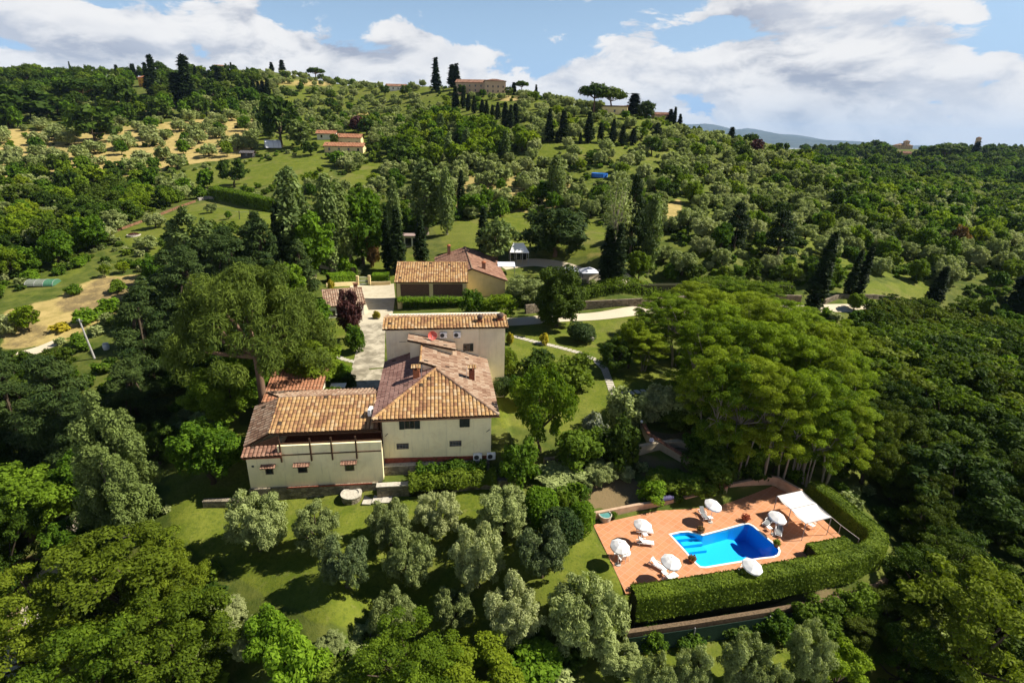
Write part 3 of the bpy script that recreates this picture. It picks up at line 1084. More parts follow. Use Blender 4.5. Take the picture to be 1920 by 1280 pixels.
# stepping stones: each slab lies in the lawn on its own
def slabs(name, pts, label, group, n, size, two=True):
    P = [hit(*p) for p in pts]
    seg = [0]
    for a, b in zip(P, P[1:]): seg.append(seg[-1] + (b.xy - a.xy).length)
    rr = random.Random(5)
    for k in range(n):
        s = seg[-1] * (k + .5) / n
        i = max(j for j in range(len(P) - 1) if seg[j] <= s)
        t = (s - seg[i]) / (seg[i + 1] - seg[i])
        c = P[i].lerp(P[i + 1], t)
        d = (P[i + 1].xy - P[i].xy).normalized()
        L = size * rr.uniform(.85, 1.1)
        mb = MB()
        w_ = size * .62
        out_ = [(-L * .5, -w_), (L * .35, -w_ * 1.05), (L * .5, -w_ * .6), (L * .47, w_ * .9), (L * .2, w_ * 1.05), (-L * .48, w_)]
        out_ = [(x * .84, y * rr.uniform(.92, 1.05)) for x, y in out_]
        mb.prism(out_, -.10, .055)
        o = mb.build(name, ROPE)
        o.location = (c.x, c.y, gz(c.x, c.y))
        o.rotation_euler = (0, 0, math.atan2(d.y, d.x))
        tag(o, label, 'paving slab', group)


slabs('stepping_stone', ((962, 630), (1000, 640), (1040, 649), (1085, 661), (1115, 674), (1134, 692), (1142, 715), (1152, 742)), 'pale stone slab in the path curving across the lawn right of the villa', 'stepping stones curving over the lawn', 36, .86)
slabs('stepping_stone', ((1165, 738), (1210, 733), (1260, 730), (1320, 729), (1400, 727), (1470, 728)), 'pale stone slab in the straight path running under the tall grove', 'stepping stones under the grove', 26, .86)
slabs('stepping_stone', ((632, 668), (645, 674), (668, 679)), 'pale stone slab in the short path beside the cottage', 'stepping stones by the cottage', 6, .7)
slabs('stepping_stone', ((682, 937), (735, 934)), 'pale stone slab in the grass below the stone wall', 'slabs below the villa wall', 3, 1.2)

# ------------------------------------------------------------------ the villa
ZB = 2.5
villa = thing('farmhouse_villa', 'large cream Tuscan villa with hipped tile roofs above the olive lawn', 'villa', (HA.x, HA.y, ZB), HT)


def za(z): return z - ZB


def vbox(name, x0, x1, y0, y1, z0, z1, m, parent=villa, bevel=0): return box(name, x0, x1, y0, y1, za(z0), za(z1), m, parent, bevel)


# walls
b = MB(); b.prism([(0, 0), (11.2, 0), (11.2, 14.395), (0, 14.395)], za(2.45), za(8.12)); b.build('main_wall', CREAM, villa)
b = MB()
b.prism([(-.6, 14.4), (10.9, 14.4), (10.9, 14.55), (14.25, 14.55), (14.25, 20.5), (-.6, 20.5)], za(2.2), za(12.42))
b.build('rear_wall', CREAM2, villa)
b = MB()
b.prism([(-13.1, -1.4), (-.02, -1.4), (-.02, 6.8), (-13.1, 6.8)], za(1.22), za(4.9))
b.prism([(-13.1, -1.395), (-10.05, -1.395), (-10.05, 6.79), (-13.1, 6.79)], za(4.9), [za(4.95), za(4.95), za(7.3), za(6.6)])
b.box(-10.04, -.02, -1.4, -1.16, za(4.902), za(5.92))
b.box(-10.04, -.02, 2.3, 6.79, za(4.902), za(7.0))
b.build('wing_wall', CREAM, villa)
vbox('loggia_lining', -10.03, -.03, 2.2, 2.295, 4.905, 7.0, WOODD)
vbox('loggia_floor', -10.03, -.03, -1.15, 2.195, 4.905, 4.96, TERRA)
# stone footings
b = MB()
b.prism([(-13.2, -1.62), (-.6, -1.62), (-.6, -1.405), (-13.2, -1.405)], za(-.9), za(1.24))
b.build('stone_footing', STONE, villa)
vbox('brick_ledge', -9.6, -1.2, -1.70, -1.625, 1.16, 1.30, REDPL)
b = MB(); b.prism([(.04, -.06), (11.22, -.06), (11.22, -.002), (.04, -.002)], za(2.4), [za(3.12), za(2.85), za(2.85), za(3.12)]); b.build('plinth_band', REDPL, villa)
vbox('plinth_side', -.04, -.002, -.06, 1.0, 2.4, 3.05, REDPL)
# roofs (heights of the tile plane)
EZ, AZP = 8.0, 10.2
def v3(*p): return [(x, y, za(z)) for x, y, z in p]
roof = roof_plane('front_roof', v3((-.89, -.72, EZ), (11.95, -.72, EZ), (5.53, 6.6, AZP)), T_GOLD, villa)
roof_plane('left_roof', v3((-.89, 14.38, EZ), (-.89, -.72, EZ), (5.53, 6.6, AZP), (5.53, 14.38, AZP)), T_PINK, villa)
roof_plane('right_roof', v3((11.95, -.72, EZ), (11.95, 14.38, EZ), (5.53, 14.38, AZP), (5.53, 6.6, AZP)), T_TAN, villa)
roof_plane('raised_roof', v3((5.6, 7.0, AZP + .06), (5.6, 14.37, AZP + .06), (3.75, 14.37, AZP + .72), (3.75, 7.0, AZP + .72)), T_TAN, villa)
b = MB(); b.prism([(4.0, 7.15), (5.45, 7.15), (5.45, 14.36), (4.0, 14.36)], za(9.4), [za(10.74), za(10.2), za(10.2), za(10.74)]); b.build('raised_wall', CREAM2, villa)
ridge_tiles('hip_ridge', (-.85, -.70, za(EZ + .1)), (5.53, 6.6, za(AZP + .12)), T_GOLD, villa)
ridge_tiles('hip_ridge', (11.9, -.70, za(EZ + .1)), (5.53, 6.6, za(AZP + .12)), T_TAN, villa)
ridge_tiles('verge_tiles', (3.78, 6.95, za(AZP + .78)), (3.78, 12.3, za(AZP + .78)), T_GOLD, villa, .14)
b = MB(); b.tube([(-1.0, -.78, za(7.86)), (12.05, -.78, za(7.86))], .06, 6); b.build('gutter', WOODD, villa)
vbox('corner_pipe', -.16, -.02, -.12, .0, 2.5, 7.9, WOODD)
# clerestory in front of the rear block
b = MB(); b.prism([(2.4, 12.3), (7.55, 12.3), (7.55, 14.39), (2.4, 14.39)], za(9.0), [za(11.42), za(10.22), za(10.22), za(11.42)]); b.build('clerestory_wall', CREAM2, villa)
roof_plane('clerestory_roof', v3((7.9, 11.95, 10.35), (7.9, 14.38, 10.35), (2.15, 14.38, 11.72), (2.15, 11.95, 11.72)), T_TAN, villa)
# rear block roof
roof_plane('rear_roof', v3((-.95, 14.0, 12.45), (14.6, 14.0, 12.45), (14.6, 16.7, 13.05), (-.95, 16.7, 13.05)), T_GOLD, villa)
roof_plane('rear_roof', v3((14.6, 20.9, 12.1), (-.95, 20.9, 12.1), (-.95, 16.7, 13.05), (14.6, 16.7, 13.05)), T_TAN, villa)
ridge_tiles('rear_ridge', (-.95, 16.7, za(13.1)), (14.6, 16.7, za(13.1)), T_GOLD, villa)
# wing roofs
roof_plane('wing_roof', v3((-10.95, -.5, 6.82), (-.33, -.5, 6.82), (-1.0, 4.5, 8.4), (-11.0, 4.5, 8.4)), T_GOLD, villa)
roof_plane('wing_hip_roof', v3((-13.75, 5.0, 7.08), (-13.42, -.62, 5.48), (-10.9, -.5, 6.80), (-11.0, 4.5, 8.36)), T_TAN, villa)
roof_plane('wing_lean_roof', v3((-13.38, -1.78, 4.98), (-9.62, -1.78, 5.06), (-9.85, -.2, 5.62), (-13.40, -.45, 5.46)), T_RED, villa)
roof_plane('wing_rear_roof', v3((-1.0, 8.6, 7.1), (-13.7, 8.6, 7.1), (-11.0, 4.5, 8.36), (-1.0, 4.5, 8.36)), T_TAN, villa)
ridge_tiles('wing_ridge', (-11.0, 4.5, za(8.44)), (-1.0, 4.5, za(8.44)), T_TAN, villa)
b = MB(); b.prism([(-13.3, -.58), (-10.05, -.58), (-10.05, -.44), (-13.3, -.44)], za(4.9), [za(5.40), za(6.62), za(6.62), za(5.40)]); b.build('wing_shade_panel', WOODD, villa)  # dark panel added as the shade under the hip eave
vbox('wing_fascia', -13.3, -9.7, -1.72, -1.60, 4.78, 4.95, REDPL)
# loggia timber
for x in (-9.76, -6.9, -4.87, -2.5):
    mb = MB(); mb.box(x - .07, x + .07, -1.56, -1.41, za(4.15), za(6.72)); mb.build('timber_post', WOODD, villa)
for x0, x1 in ((-9.68, -6.98), (-6.82, -4.95), (-4.79, -2.58), (-2.42, -.1)):
    vbox('timber_rail', x0, x1, -1.49, -1.41, 4.86, 4.97, WOODD)
vbox('eave_beam', -9.9, -.1, -1.15, -1.0, 5.93, 6.03, WOODD)
vbox('eave_beam', -10.0, -.1, -.42, -.28, 6.45, 6.62, WOODD)


# windows: frame round a dark pane, with shutters where the photo shows them
def window(parent, x, y, z, w_, h, shut=None, fm=WOODD, pm=BLACKG, bars=0, nm='window', sm=None, fr=.07):
    """x centre, y wall face (looking to -y), z centre"""
    mb = MB()
    mb.box(x - w_ / 2, x + w_ / 2, y - .045, y - .002, z - h / 2, z - h / 2 + fr)
    mb.box(x - w_ / 2, x + w_ / 2, y - .045, y - .002, z + h / 2 - fr, z + h / 2)
    mb.box(x - w_ / 2, x - w_ / 2 + fr, y - .045, y - .002, z - h / 2 + fr, z + h / 2 - fr)
    mb.box(x + w_ / 2 - fr, x + w_ / 2, y - .045, y - .002, z - h / 2 + fr, z + h / 2 - fr)
    for k in range(bars):
        xx = x - w_ / 2 + w_ * (k + 1) / (bars + 1)
        mb.box(xx - .025, xx + .025, y - .04, y - .012, z - h / 2 + fr, z + h / 2 - fr)
    f = mb.build(nm, fm, parent)
    box('pane', x - w_ / 2 + fr, x + w_ / 2 - fr, y - .010, y - .003, z - h / 2 + fr, z + h / 2 - fr, pm, f)
    if shut:
        sw = w_ / 2
        for s in shut:
            if s == 'L': x0, x1, y0 = x - w_ / 2 - sw, x - w_ / 2 - .01, y - .06
            elif s == 'R': x0, x1, y0 = x + w_ / 2 + .01, x + w_ / 2 + sw, y - .06
            elif s == 'l': x0, x1, y0 = x - w_ / 2, x - .01, y - .09
            else: x0, x1, y0 = x + .01, x + w_ / 2, y - .09
            mb = MB()
            mb.box(x0, x1, y0, y0 + .04, z - h / 2 - .03, z + h / 2 + .03)
            for q_ in range(7):
                zz = z - h / 2 + .08 + q_ * (h - .1) / 7
                mb.box(x0 + .04, x1 - .04, y0 - .012, y0 - .001, zz, zz + .05)
            mb.build('shutter', sm or SHUT, f)
    return f


window(villa, 2.77, 0, za(6.98), 1.05, 1.0, 'LR', WOODM, BLACKG, 1)
window(villa, 8.41, 0, za(7.0), 1.05, 1.05, 'lr', WOODM, BLACKG, 0)
def grille(x, z):
    f = window(villa, x, 0, za(z), 1.25, .66, None, WOODM, BLACKG, 3)
    mb = MB()
    for k in range(3): mb.box(x - .55, x + .55, -.055, -.046, za(z) - .2 + k * .18, za(z) - .165 + k * .18)
    mb.build('grille', METAL, f)
grille(1.96, 4.46)
grille(7.44, 4.5)
for x, h, w_ in ((-11.08, .85, .75), (-7.9, .85, .92), (-3.32, .95, .92)):
    f = window(villa, x, -1.4, za(3.2), w_, h, None, WOODM, BLACKG, 0)
    roof_plane('window_hood', v3((x - w_ * .5 - .32, -1.92, 3.72), (x + w_ * .5 + .32, -1.92, 3.72), (x + w_ * .5 + .32, -1.41, 3.92), (x - w_ * .5 - .32, -1.41, 3.92)), T_RED, f, .26, .3, .05, .05)
vbox('vent', -12.68, -12.46, -1.43, -1.403, 3.68, 3.88, DARKM)
window(villa, 9.35, 14.4, za(9.74), .85, 1.0, 'R', WOODM, BLACKG, 1)
for x in (.25, 10.7):
    mb = MB(); mb.tube([(x, -.03, za(5.75)), (x + .32, -.45, za(6.25))], .035, 5); mb.build('tie_strut', DARKM, villa)
mb = MB(); mb.box(1.0, 1.9, 14.39, 14.398, za(10.66), za(10.72)); mb.build('wall_crack', WOODM, villa)


def ac_unit(parent, x, y, z, rot=0.0, legs=False):
    mb = MB(); mb.box(-.46, .46, -.36, 0, 0, .72)
    o = mb.build('air_conditioner', WHITEPL, parent, bevel=.03)
    o.location = (x, y, z)
    o.rotation_euler = (0, 0, rot)
    mb = MB()
    n = 20
    ring = [(-.12 + .27 * math.cos(2 * math.pi * k / n), -.366, .36 + .27 * math.sin(2 * math.pi * k / n)) for k in range(n)]
    ring2 = [(-.12 + .27 * math.cos(2 * math.pi * k / n), -.35, .36 + .27 * math.sin(2 * math.pi * k / n)) for k in range(n)]
    mb.add(ring + ring2, [tuple(range(n)), tuple(range(2 * n - 1, n - 1, -1))] + [(k, n + k, n + (k + 1) % n, (k + 1) % n) for k in range(n)])
    for k in range(4): mb.box(-.37, .13, -.378, -.367, .16 + k * .13, .175 + k * .13)
    mb.build('fan_grille', DARKM if not legs else METAL, o)
    mb = MB()
    mb.box(-.36, .36, -.33, -.02, -.10, -.002)
    mb.build('mount', METAL, o)
    return o


ac_unit(villa, 6.44, 14.35, za(11.2)); ac_unit(villa, 8.16, 14.35, za(11.2))
ac_unit(villa, 9.75, -.12, za(2.6)); ac_unit(villa, 11.2, -.12, za(2.62))
ac_unit(villa, -1.42, 1.4, za(7.62), R(80))
# dish
mb = MB()
prof = [(.02, .0), (.22, .03), (.42, .10), (.55, .19), (.57, .20), (.54, .17), (.40, .07), (.2, .0), (.02, -.03)]
mb.lathe(prof, 20)
dish = mb.build('satellite_dish', REDDISH, villa, True)
dish.location = (5.1, 13.5, za(11.75))
dish.rotation_euler = (R(72), 0, R(8))
mb = MB(); mb.tube([(0, 0, .02), (0, -.25, .3), (0, -.38, .46)], .02, 5); mb.tube([(0, -.36, .44), (0, -.42, .52)], .05, 6); mb.build('feed_arm', METAL, dish)
mb = MB(); mb.tube([(5.1, 13.6, za(10.9)), (5.1, 13.6, za(11.8))], .035, 6); mb.build('dish_pole', METAL, villa)


def chimney(x, y, z0, h, w_, m=TERRA, pot=False, cap=True):
    mb = MB(); mb.box(x - w_ / 2, x + w_ / 2, y - w_ / 2, y + w_ / 2, za(z0), za(z0 + h))
    o = mb.build('chimney', m, villa)
    if pot:
        mb = MB(); mb.lathe([(w_ * .42, za(z0 + h) + .003), (w_ * .5, za(z0 + h + .18)), (w_ * .62, za(z0 + h + .25)), (w_ * .58, za(z0 + h + .5)), (w_ * .2, za(z0 + h + .68))], 12, (x, y, 0))
        mb.build('chimney_pot', plain('sooty_pot', (.07, .045, .035), .8), o)
    elif cap:
        mb = MB()
        for sx in (-1, 1):
            for sy in (-1, 1):
                mb.box(x + sx * w_ * .38 - .06, x + sx * w_ * .38 + .06, y + sy * w_ * .38 - .06, y + sy * w_ * .38 + .06, za(z0 + h) + .002, za(z0 + h + .3))
        mb.build('cap_leg', m, o)
        c = roof_plane('chimney_cap', v3((x - w_ * .75, y - w_ * .75, z0 + h + .3), (x + w_ * .75, y - w_ * .75, z0 + h + .3), (x + w_ * .75, y, z0 + h + .52), (x - w_ * .75, y, z0 + h + .52)), T_GOLD, o, .3, .4, .06, .05)
        roof_plane('chimney_cap', v3((x + w_ * .75, y + w_ * .75, z0 + h + .3), (x - w_ * .75, y + w_ * .75, z0 + h + .3), (x - w_ * .75, y, z0 + h + .52), (x + w_ * .75, y, z0 + h + .52)), T_GOLD, o, .3, .4, .06, .05)
chimney(3.35, 6.1, 9.0, 1.5, .7)
chimney(9.55, 6.6, 8.5, 1.55, .62, plain('brick_red', (.24, .085, .05), .9, .1, .2, 8), cap=True)
chimney(11.1, 15.4, 12.6, .5, .62, plain('brick_red', (.24, .085, .05)), True)
chimney(13.7, 15.7, 12.6, .55, .72, plain('brick_red', (.24, .085, .05)), True)
mb = MB(); mb.tube([(3.95, 5.4, za(9.5)), (3.95, 5.4, za(11.3))], .025, 5); mb.tube([(3.55, 5.4, za(11.1)), (4.35, 5.4, za(11.1))], .015, 4); mb.tube([(8.9, 5.8, za(9)), (8.9, 5.8, za(10.7))], .025, 5)
mb.build('aerial', METAL, villa)

# terrace walls below the villa
def vworld(*pts): return [hw(*p) for p in pts]
wu = thing('upper_terrace_wall', 'short rubble stone wall directly below the red plinth of the villa', 'stone wall', (*hw(2, -.4), 1.5), HT)
box('stonework', -2.65, 9.0, -.25, .25, -1.4, .98, STONE, wu)
box('coping', -2.7, 3.2, -.32, .26, .983, 1.06, ROPE, wu)
wl = thing('lower_terrace_wall', 'long rubble retaining wall with pale coping above the olive lawn', 'stone wall', (*hw(5, -2.5), 0), HT)
box('stonework', -5.6, 8.2, -.30, .30, -.9, 1.5, STONE, wl)
box('coping', -5.65, -.9, -.36, .36, 1.503, 1.60, ROPE, wl)
b = MB()
bas = thing('stone_basin', 'round rubble stone basin set against the villa footing', 'basin', (*hw(-3.2, -2.35), gz(*hw(-3.2, -2.35))), HT)
b.lathe([(.98, -.3), (1.02, .55), (.78, .56), (.76, .25), (.01, .24)], 22); b.build('stone_ring', STONE, bas)
b = MB(); b.lathe([(1.06, .56), (1.06, .66), (.74, .66), (.74, .565)], 22); b.build('rim', ROPE, bas)
lw_ = thing('low_stone_wall', 'low rough stone wall ending the lawn left of the villa', 'stone wall', (*hw(-15.3, -1.9), gz(*hw(-15.3, -1.9))), HT - .06)
box('stonework', -2.3, 2.1, -.28, .28, -.6, .75, STONE, lw_)

# shed with red tiles behind the wing, and its white awning
sh = thing('garden_store', 'low red tiled outbuilding behind the left wing of the villa', 'outbuilding', (*hw(-11.5, 12.5), 2.4), HT)
b = MB(); b.prism([(-2.7, -2.2), (2.9, -2.2), (2.9, 3.2), (-2.7, 3.2)], -.3, [2.75, 2.75, 4.0, 4.0]); b.build('wall', CREAM2, sh)
roof_plane('roof', [(-3.2, -2.8, 2.85), (3.2, -2.8, 2.85), (3.35, 3.7, 4.25), (-3.35, 3.7, 4.25)], T_ORANGE, sh)
aw = thing('garden_bench', 'white covered bench beside the red tiled outbuilding', 'bench', (*hw(-7.1, 15.6), 2.7), HT)
for sx in (-.7, .7): box('leg', sx - .05, sx + .05, -.4, .4, -.1, 1.7, WHITEPL, aw)
box('roof', -.95, .95, -.65, .65, 1.703, 1.78, WHITE, aw); box('seat', -.648, .648, -.3, .25, .4, .48, WHITEPL, aw)

# ------------------------------------------------------------------ pool terrace
def zp(a, b, z=0.0): return tuple(pz(a, b, z).xy)
POOL = [zp(*p) for p in ((1258, 1003), (1275, 999), (1291, 998), (1318, 1004.5), (1358, 994), (1396, 983.5), (1404, 983.5), (1411, 987), (1435, 1008), (1457, 1026), (1460, 1033), (1457, 1040), (1449, 1043.5), (1425, 1046), (1370, 1055), (1322, 1063), (1313, 1062), (1306, 1056), (1280, 1027))]
DPOLY = [zp(*p) for p in ((1112, 984), (1142, 1046), (1173, 1113), (1260, 1102), (1400, 1078), (1520, 1056), (1600, 1028), (1560, 990), (1500, 935), (1447, 911), (1395, 921), (1300, 943), (1200, 965))]


def area2(p): return sum(p[i][0] * p[(i + 1) % len(p)][1] - p[(i + 1) % len(p)][0] * p[i][1] for i in range(len(p)))
if area2(POOL) < 0: POOL = POOL[::-1]
if area2(DPOLY) < 0: DPOLY = DPOLY[::-1]


def offset(poly, d):
    """grow an anticlockwise outline outwards"""
    n, o = len(poly), []
    for i in range(n):
        a, b_, c = Vector(poly[i - 1]), Vector(poly[i]), Vector(poly[(i + 1) % n])
        e1, e2 = (b_ - a).normalized(), (c - b_).normalized()
        n1, n2 = Vector((e1.y, -e1.x)), Vector((e2.y, -e2.x))
        m = (n1 + n2)
        m = m / max(m.length_squared * .5, .35)
        o.append(tuple(b_ + m * d))
    return o


def holed(name, outer, inner, z, depth, m, parent=None):
    """a paved slab with a hole in it"""
    bm = bmesh.new()
    lo = [bm.verts.new((*p, z)) for p in outer]
    li = [bm.verts.new((*p, z)) for p in inner]
    es = [bm.edges.new((lo[i], lo[(i + 1) % len(lo)])) for i in range(len(lo))] + [bm.edges.new((li[i], li[(i + 1) % len(li)])) for i in range(len(li))]
    r = bmesh.ops.triangle_fill(bm, use_beauty=True, edges=es)
    for f in bm.faces:
        if f.normal.z < 0: f.normal_flip()
    for loop, flip in ((lo, False), (li, True)):
        low = [bm.verts.new((v.co.x, v.co.y, z - depth)) for v in loop]
        for i in range(len(loop)):
            j = (i + 1) % len(loop)
            q_ = (loop[j], loop[i], low[i], low[j])
            bm.faces.new(q_ if not flip else q_[::-1])
    me = bpy.data.meshes.new(name)
    bm.to_mesh(me)
    bm.free()
    me.materials.append(m)
    o = bpy.data.objects.new(name, me)
    COL.objects.link(o)
    if parent is not None: o.parent = parent
    return o


deck = holed('pool_terrace', DPOLY, offset(POOL, .18), .06, .5, DECKM)
tag(deck, kind='structure')
pool = thing('swimming_pool', 'blue swimming pool with white edge set in the terracotta terrace', 'swimming pool', (0, 0, 0))
holed('coping', offset(POOL, .175), POOL, .085, .14, plain('pool_coping', (.80, .76, .70), .6, .3, .05), pool)
b = MB()
n = len(POOL)
cx = sum(p[0] for p in POOL) / n
xs_ = [p[0] for p in POOL]
split = min(xs_) + (max(xs_) - min(xs_)) * .63
b.add([(p[0], p[1], .03) for p in POOL] + [(p[0], p[1], -2.0 if p[0] > split else -1.25) for p in POOL], [(i, (i + 1) % n, n + (i + 1) % n, n + i) for i in range(n)])
o = b.build('pool_wall', LINER, pool)
bmw = MB()
bmw.prism(offset(POOL, .02), -1.45, -1.25)
# shallow floor, then a sloping hopper for the deep end
def clip_poly(poly, x, keep_less):
    o = []
    for i in range(len(poly)):
        a, c = poly[i], poly[(i + 1) % len(poly)]
        ia, ic = (a[0] < x) == keep_less, (c[0] < x) == keep_less
        if ia: o.append(a)
        if ia != ic:
            t = (x - a[0]) / (c[0] - a[0])
            o.append((x, a[1] + (c[1] - a[1]) * t))
    return o
shal = clip_poly(POOL, split, True)
deep = clip_poly(POOL, split, False)
b = MB(); b.add([(p[0], p[1], -1.2) for p in shal], [tuple(range(len(shal)))]); b.build('shallow_floor', LINER, pool)
b = MB(); b.add([(p[0], p[1], -1.2 - .8 * min(1, (p[0] - split) / 1.6)) for p in deep], [(tuple(range(len(deep))))]); 
bm = bmesh.new()
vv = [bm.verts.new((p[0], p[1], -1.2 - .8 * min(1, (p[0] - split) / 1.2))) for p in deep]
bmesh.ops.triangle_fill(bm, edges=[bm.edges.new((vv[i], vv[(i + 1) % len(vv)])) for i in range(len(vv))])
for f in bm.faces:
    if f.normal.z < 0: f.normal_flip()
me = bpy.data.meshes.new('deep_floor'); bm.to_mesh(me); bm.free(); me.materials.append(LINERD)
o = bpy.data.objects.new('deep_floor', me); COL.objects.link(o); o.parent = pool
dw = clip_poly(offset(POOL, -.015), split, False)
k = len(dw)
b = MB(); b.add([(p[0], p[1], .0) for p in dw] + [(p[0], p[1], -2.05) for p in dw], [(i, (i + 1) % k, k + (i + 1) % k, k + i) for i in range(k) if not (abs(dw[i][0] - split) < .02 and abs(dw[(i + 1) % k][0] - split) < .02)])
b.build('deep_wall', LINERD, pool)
# entry steps in the lobe
for i_, (z_, p0, p1) in enumerate(((-.32, (1262, 1007), (1312, 1001.5)), (-.62, (1277, 1014), (1321, 1008)), (-.92, (1285, 1021), (1330, 1016)))):
    a, c = Vector(zp(*p0)), Vector(zp(*p1))
    d = (c - a).normalized()
    nrm = Vector((-d.y, d.x))
    if nrm.y < 0: nrm = -nrm
    mb = MB()
    quad = [a + d * .3, c - d * .1, c - d * .1 + nrm * .55, a + d * .3 + nrm * .55]
    mb.prism([tuple(p) for p in quad], -1.19, z_)
    mb.build('pool_step', LINER, pool)
b = MB(); b.add([(p[0], p[1], -.06) for p in offset(POOL, .01)], [tuple(range(n))])
bm = bmesh.new()
vv = [bm.verts.new((p[0], p[1], -.06)) for p in POOL]
bmesh.ops.triangle_fill(bm, edges=[bm.edges.new((vv[i], vv[(i + 1) % len(vv)])) for i in range(len(vv))])
for f in bm.faces:
    if f.normal.z < 0: f.normal_flip()
me = bpy.data.meshes.new('water_surface'); bm.to_mesh(me); bm.free(); me.materials.append(WATER)
o = bpy.data.objects.new('water_surface', me); COL.objects.link(o); o.parent = pool

# low wall along the back of the terrace
PWALL = plain('terrace_wall_plaster', (.52, .36, .245), .9, .15, .12, 1.5)
def low_wall(name, label, pts, th, h, m=PWALL, capm=None, below=.6):
    mb = MB()
    wall_run(mb, pts, th, h, below)
    o = mb.build(name, m)
    return tag(o, label, 'wall')
low_wall('terrace_wall', 'low pinkish wall running along the back of the pool terrace', [(*zp(a, b_), .75) for a, b_ in ((1113, 972), (1140, 967), (1190, 957), (1250, 948), (1300, 939), (1362, 925))], .32, .75)
low_wall('terrace_wall', 'taller pinkish wall bending round the far corner of the pool terrace', [(*zp(a, b_), 1.15) for a, b_ in ((1364, 924), (1400, 917), (1430, 911), (1444, 909), (1456, 911), (1500, 936))], .32, 1.2)


def hedge_mesh(line, width, h, n, rag=.16, z=None, ls=.17, flat=True):
    """clipped hedge: leaf sprays over a rounded box that follows a line; returns arrays"""
    L = [Vector(p) for p in line]
    seg = np.array([0] + [(b_ - a).length for a, b_ in zip(L, L[1:])]).cumsum()
    s = rng.random(n) * seg[-1]
    i = np.clip(np.searchsorted(seg, s) - 1, 0, len(L) - 2)
    A = np.array([[p.x, p.y] for p in L])
    t = (s - seg[i]) / (seg[i + 1] - seg[i])
    c = A[i] * (1 - t[:, None]) + A[i + 1] * t[:, None]
    d = A[i + 1] - A[i]
    d /= np.linalg.norm(d, axis=1)[:, None]
    nr_ = np.stack([-d[:, 1], d[:, 0]], 1)
    per = width + 2 * h
    q_ = rng.random(n) * per
    side = np.where(q_ < h, -1, np.where(q_ < h + width, 0, 1))
    off = np.where(side == -1, -width / 2, np.where(side == 1, width / 2, q_ - h - width / 2))
    zz = np.where(side == 0, h, np.where(side == -1, q_, q_ - h - width))
    rnd = np.clip(np.abs(off) / (width / 2), 0, 1)
    zz = np.where(side == 0, zz - .18 * rnd ** 4, zz)
    lump = .5 * rag * (np.sin(s * 1.7 + off * 2) + np.sin(s * .63 + 1.3 + zz * 2)) * .5
    jx = rng.normal(0, rag * .4, n)
    off = off + np.where(side == 0, 0, side * (lump + jx))
    zz = zz + np.where(side == 0, lump + jx, 0)
    xy = c + nr_ * off[:, None]
    g = ground(xy[:, 0], xy[:, 1]) if z is None else np.full(n, z)
    P_ = np.stack([xy[:, 0], xy[:, 1], g + np.maximum(zz, .03)], 1)
    N_ = np.zeros((n, 3))
    N_[:, :2] = nr_ * np.where(side == 0, 0, side)[:, None]
    N_[:, 2] = np.where(side == 0, 1, .25)
    return P_, N_


def leaf_faces(P_, N_, size, tint, jitter=.8, asp=.5):
    """a pointed leaf spray (four-cornered) at each point"""
    n = len(P_)
    N_ = N_ / np.maximum(np.linalg.norm(N_, axis=1), 1e-6)[:, None] + rng.normal(0, jitter * .5, (n, 3))
    N_ /= np.maximum(np.linalg.norm(N_, axis=1), 1e-6)[:, None]
    T = np.cross(N_, rng.normal(0, 1, (n, 3)))
    T /= np.maximum(np.linalg.norm(T, axis=1), 1e-6)[:, None]
    B_ = np.cross(N_, T)
    s = (size * rng.uniform(.65, 1.35, n))[:, None]
    sh = rng.uniform(-.25, .25, n)[:, None]
    V = np.stack([P_ - T * s, P_ + B_ * s * asp + T * s * sh, P_ + T * s, P_ - B_ * s * asp + T * s * sh], 1).reshape(-1, 3)
    F = np.arange(n * 4).reshape(n, 4)
    return V, F, np.clip(tint, 0, 1)


def leaf_object(name, P_, N_, size, m, parent=None, tint=None, jitter=.8, asp=.5):
    t = tint if tint is not None else np.clip(rng.normal(.5, .25, len(P_)), 0, 1)
    V, F, t = leaf_faces(P_, N_, size, t, jitter, asp)
    me = fast_mesh(name, V, F, m, False, [('tint', 'FACE', 'FLOAT', t)])
    o = bpy.data.objects.new(name, me)
    COL.objects.link(o)
    if parent is not None: o.parent = parent
    return o


def hedge(label, px_line, width, h, n, m=None, z=None, ls=.17, rag=.18, world_line=None, name='clipped_hedge'):
    line = world_line or [tuple(hit(*p).xy) if z is None else zp(p[0], p[1], z) for p in px_line]
    t = thing(name, label, 'hedge', (0, 0, 0))
    P_, N_ = hedge_mesh(line, width, h, n, rag, z)
    s = P_[:, 0] * .55 + P_[:, 1] * .4
    tint = np.clip(.5 + .18 * np.sin(s * 1.3) + .12 * np.sin(s * 3.7 + 1) + rng.normal(0, .22, n), 0, 1)
    leaf_object('foliage', P_, N_, ls, m or LEAF['hedge'], t, tint)
    mb = MB()      # twiggy heart of the hedge
    wall_run(mb, [(*p, (gz(*p) if z is None else z) + h * .86) for p in line], width * .74, h, .2)
    mb.build('branches', plain('twigs', (.028, .030, .012), .9, .1, .2), t)
    return t


hl = [zp(*p, 0) for p in ((1186, 1136), (1260, 1126), (1340, 1112), (1420, 1098), (1500, 1083), (1580, 1067), (1625, 1050), (1640, 1036), (1640, 1018), (1615, 1000), (1580, 970), (1545, 942), (1520, 925))]
hedge('tall clipped laurel hedge curving round the front and right of the pool terrace', None, 1.5, 2.35, 60000, z=-.85, world_line=hl, ls=.115, rag=.07)

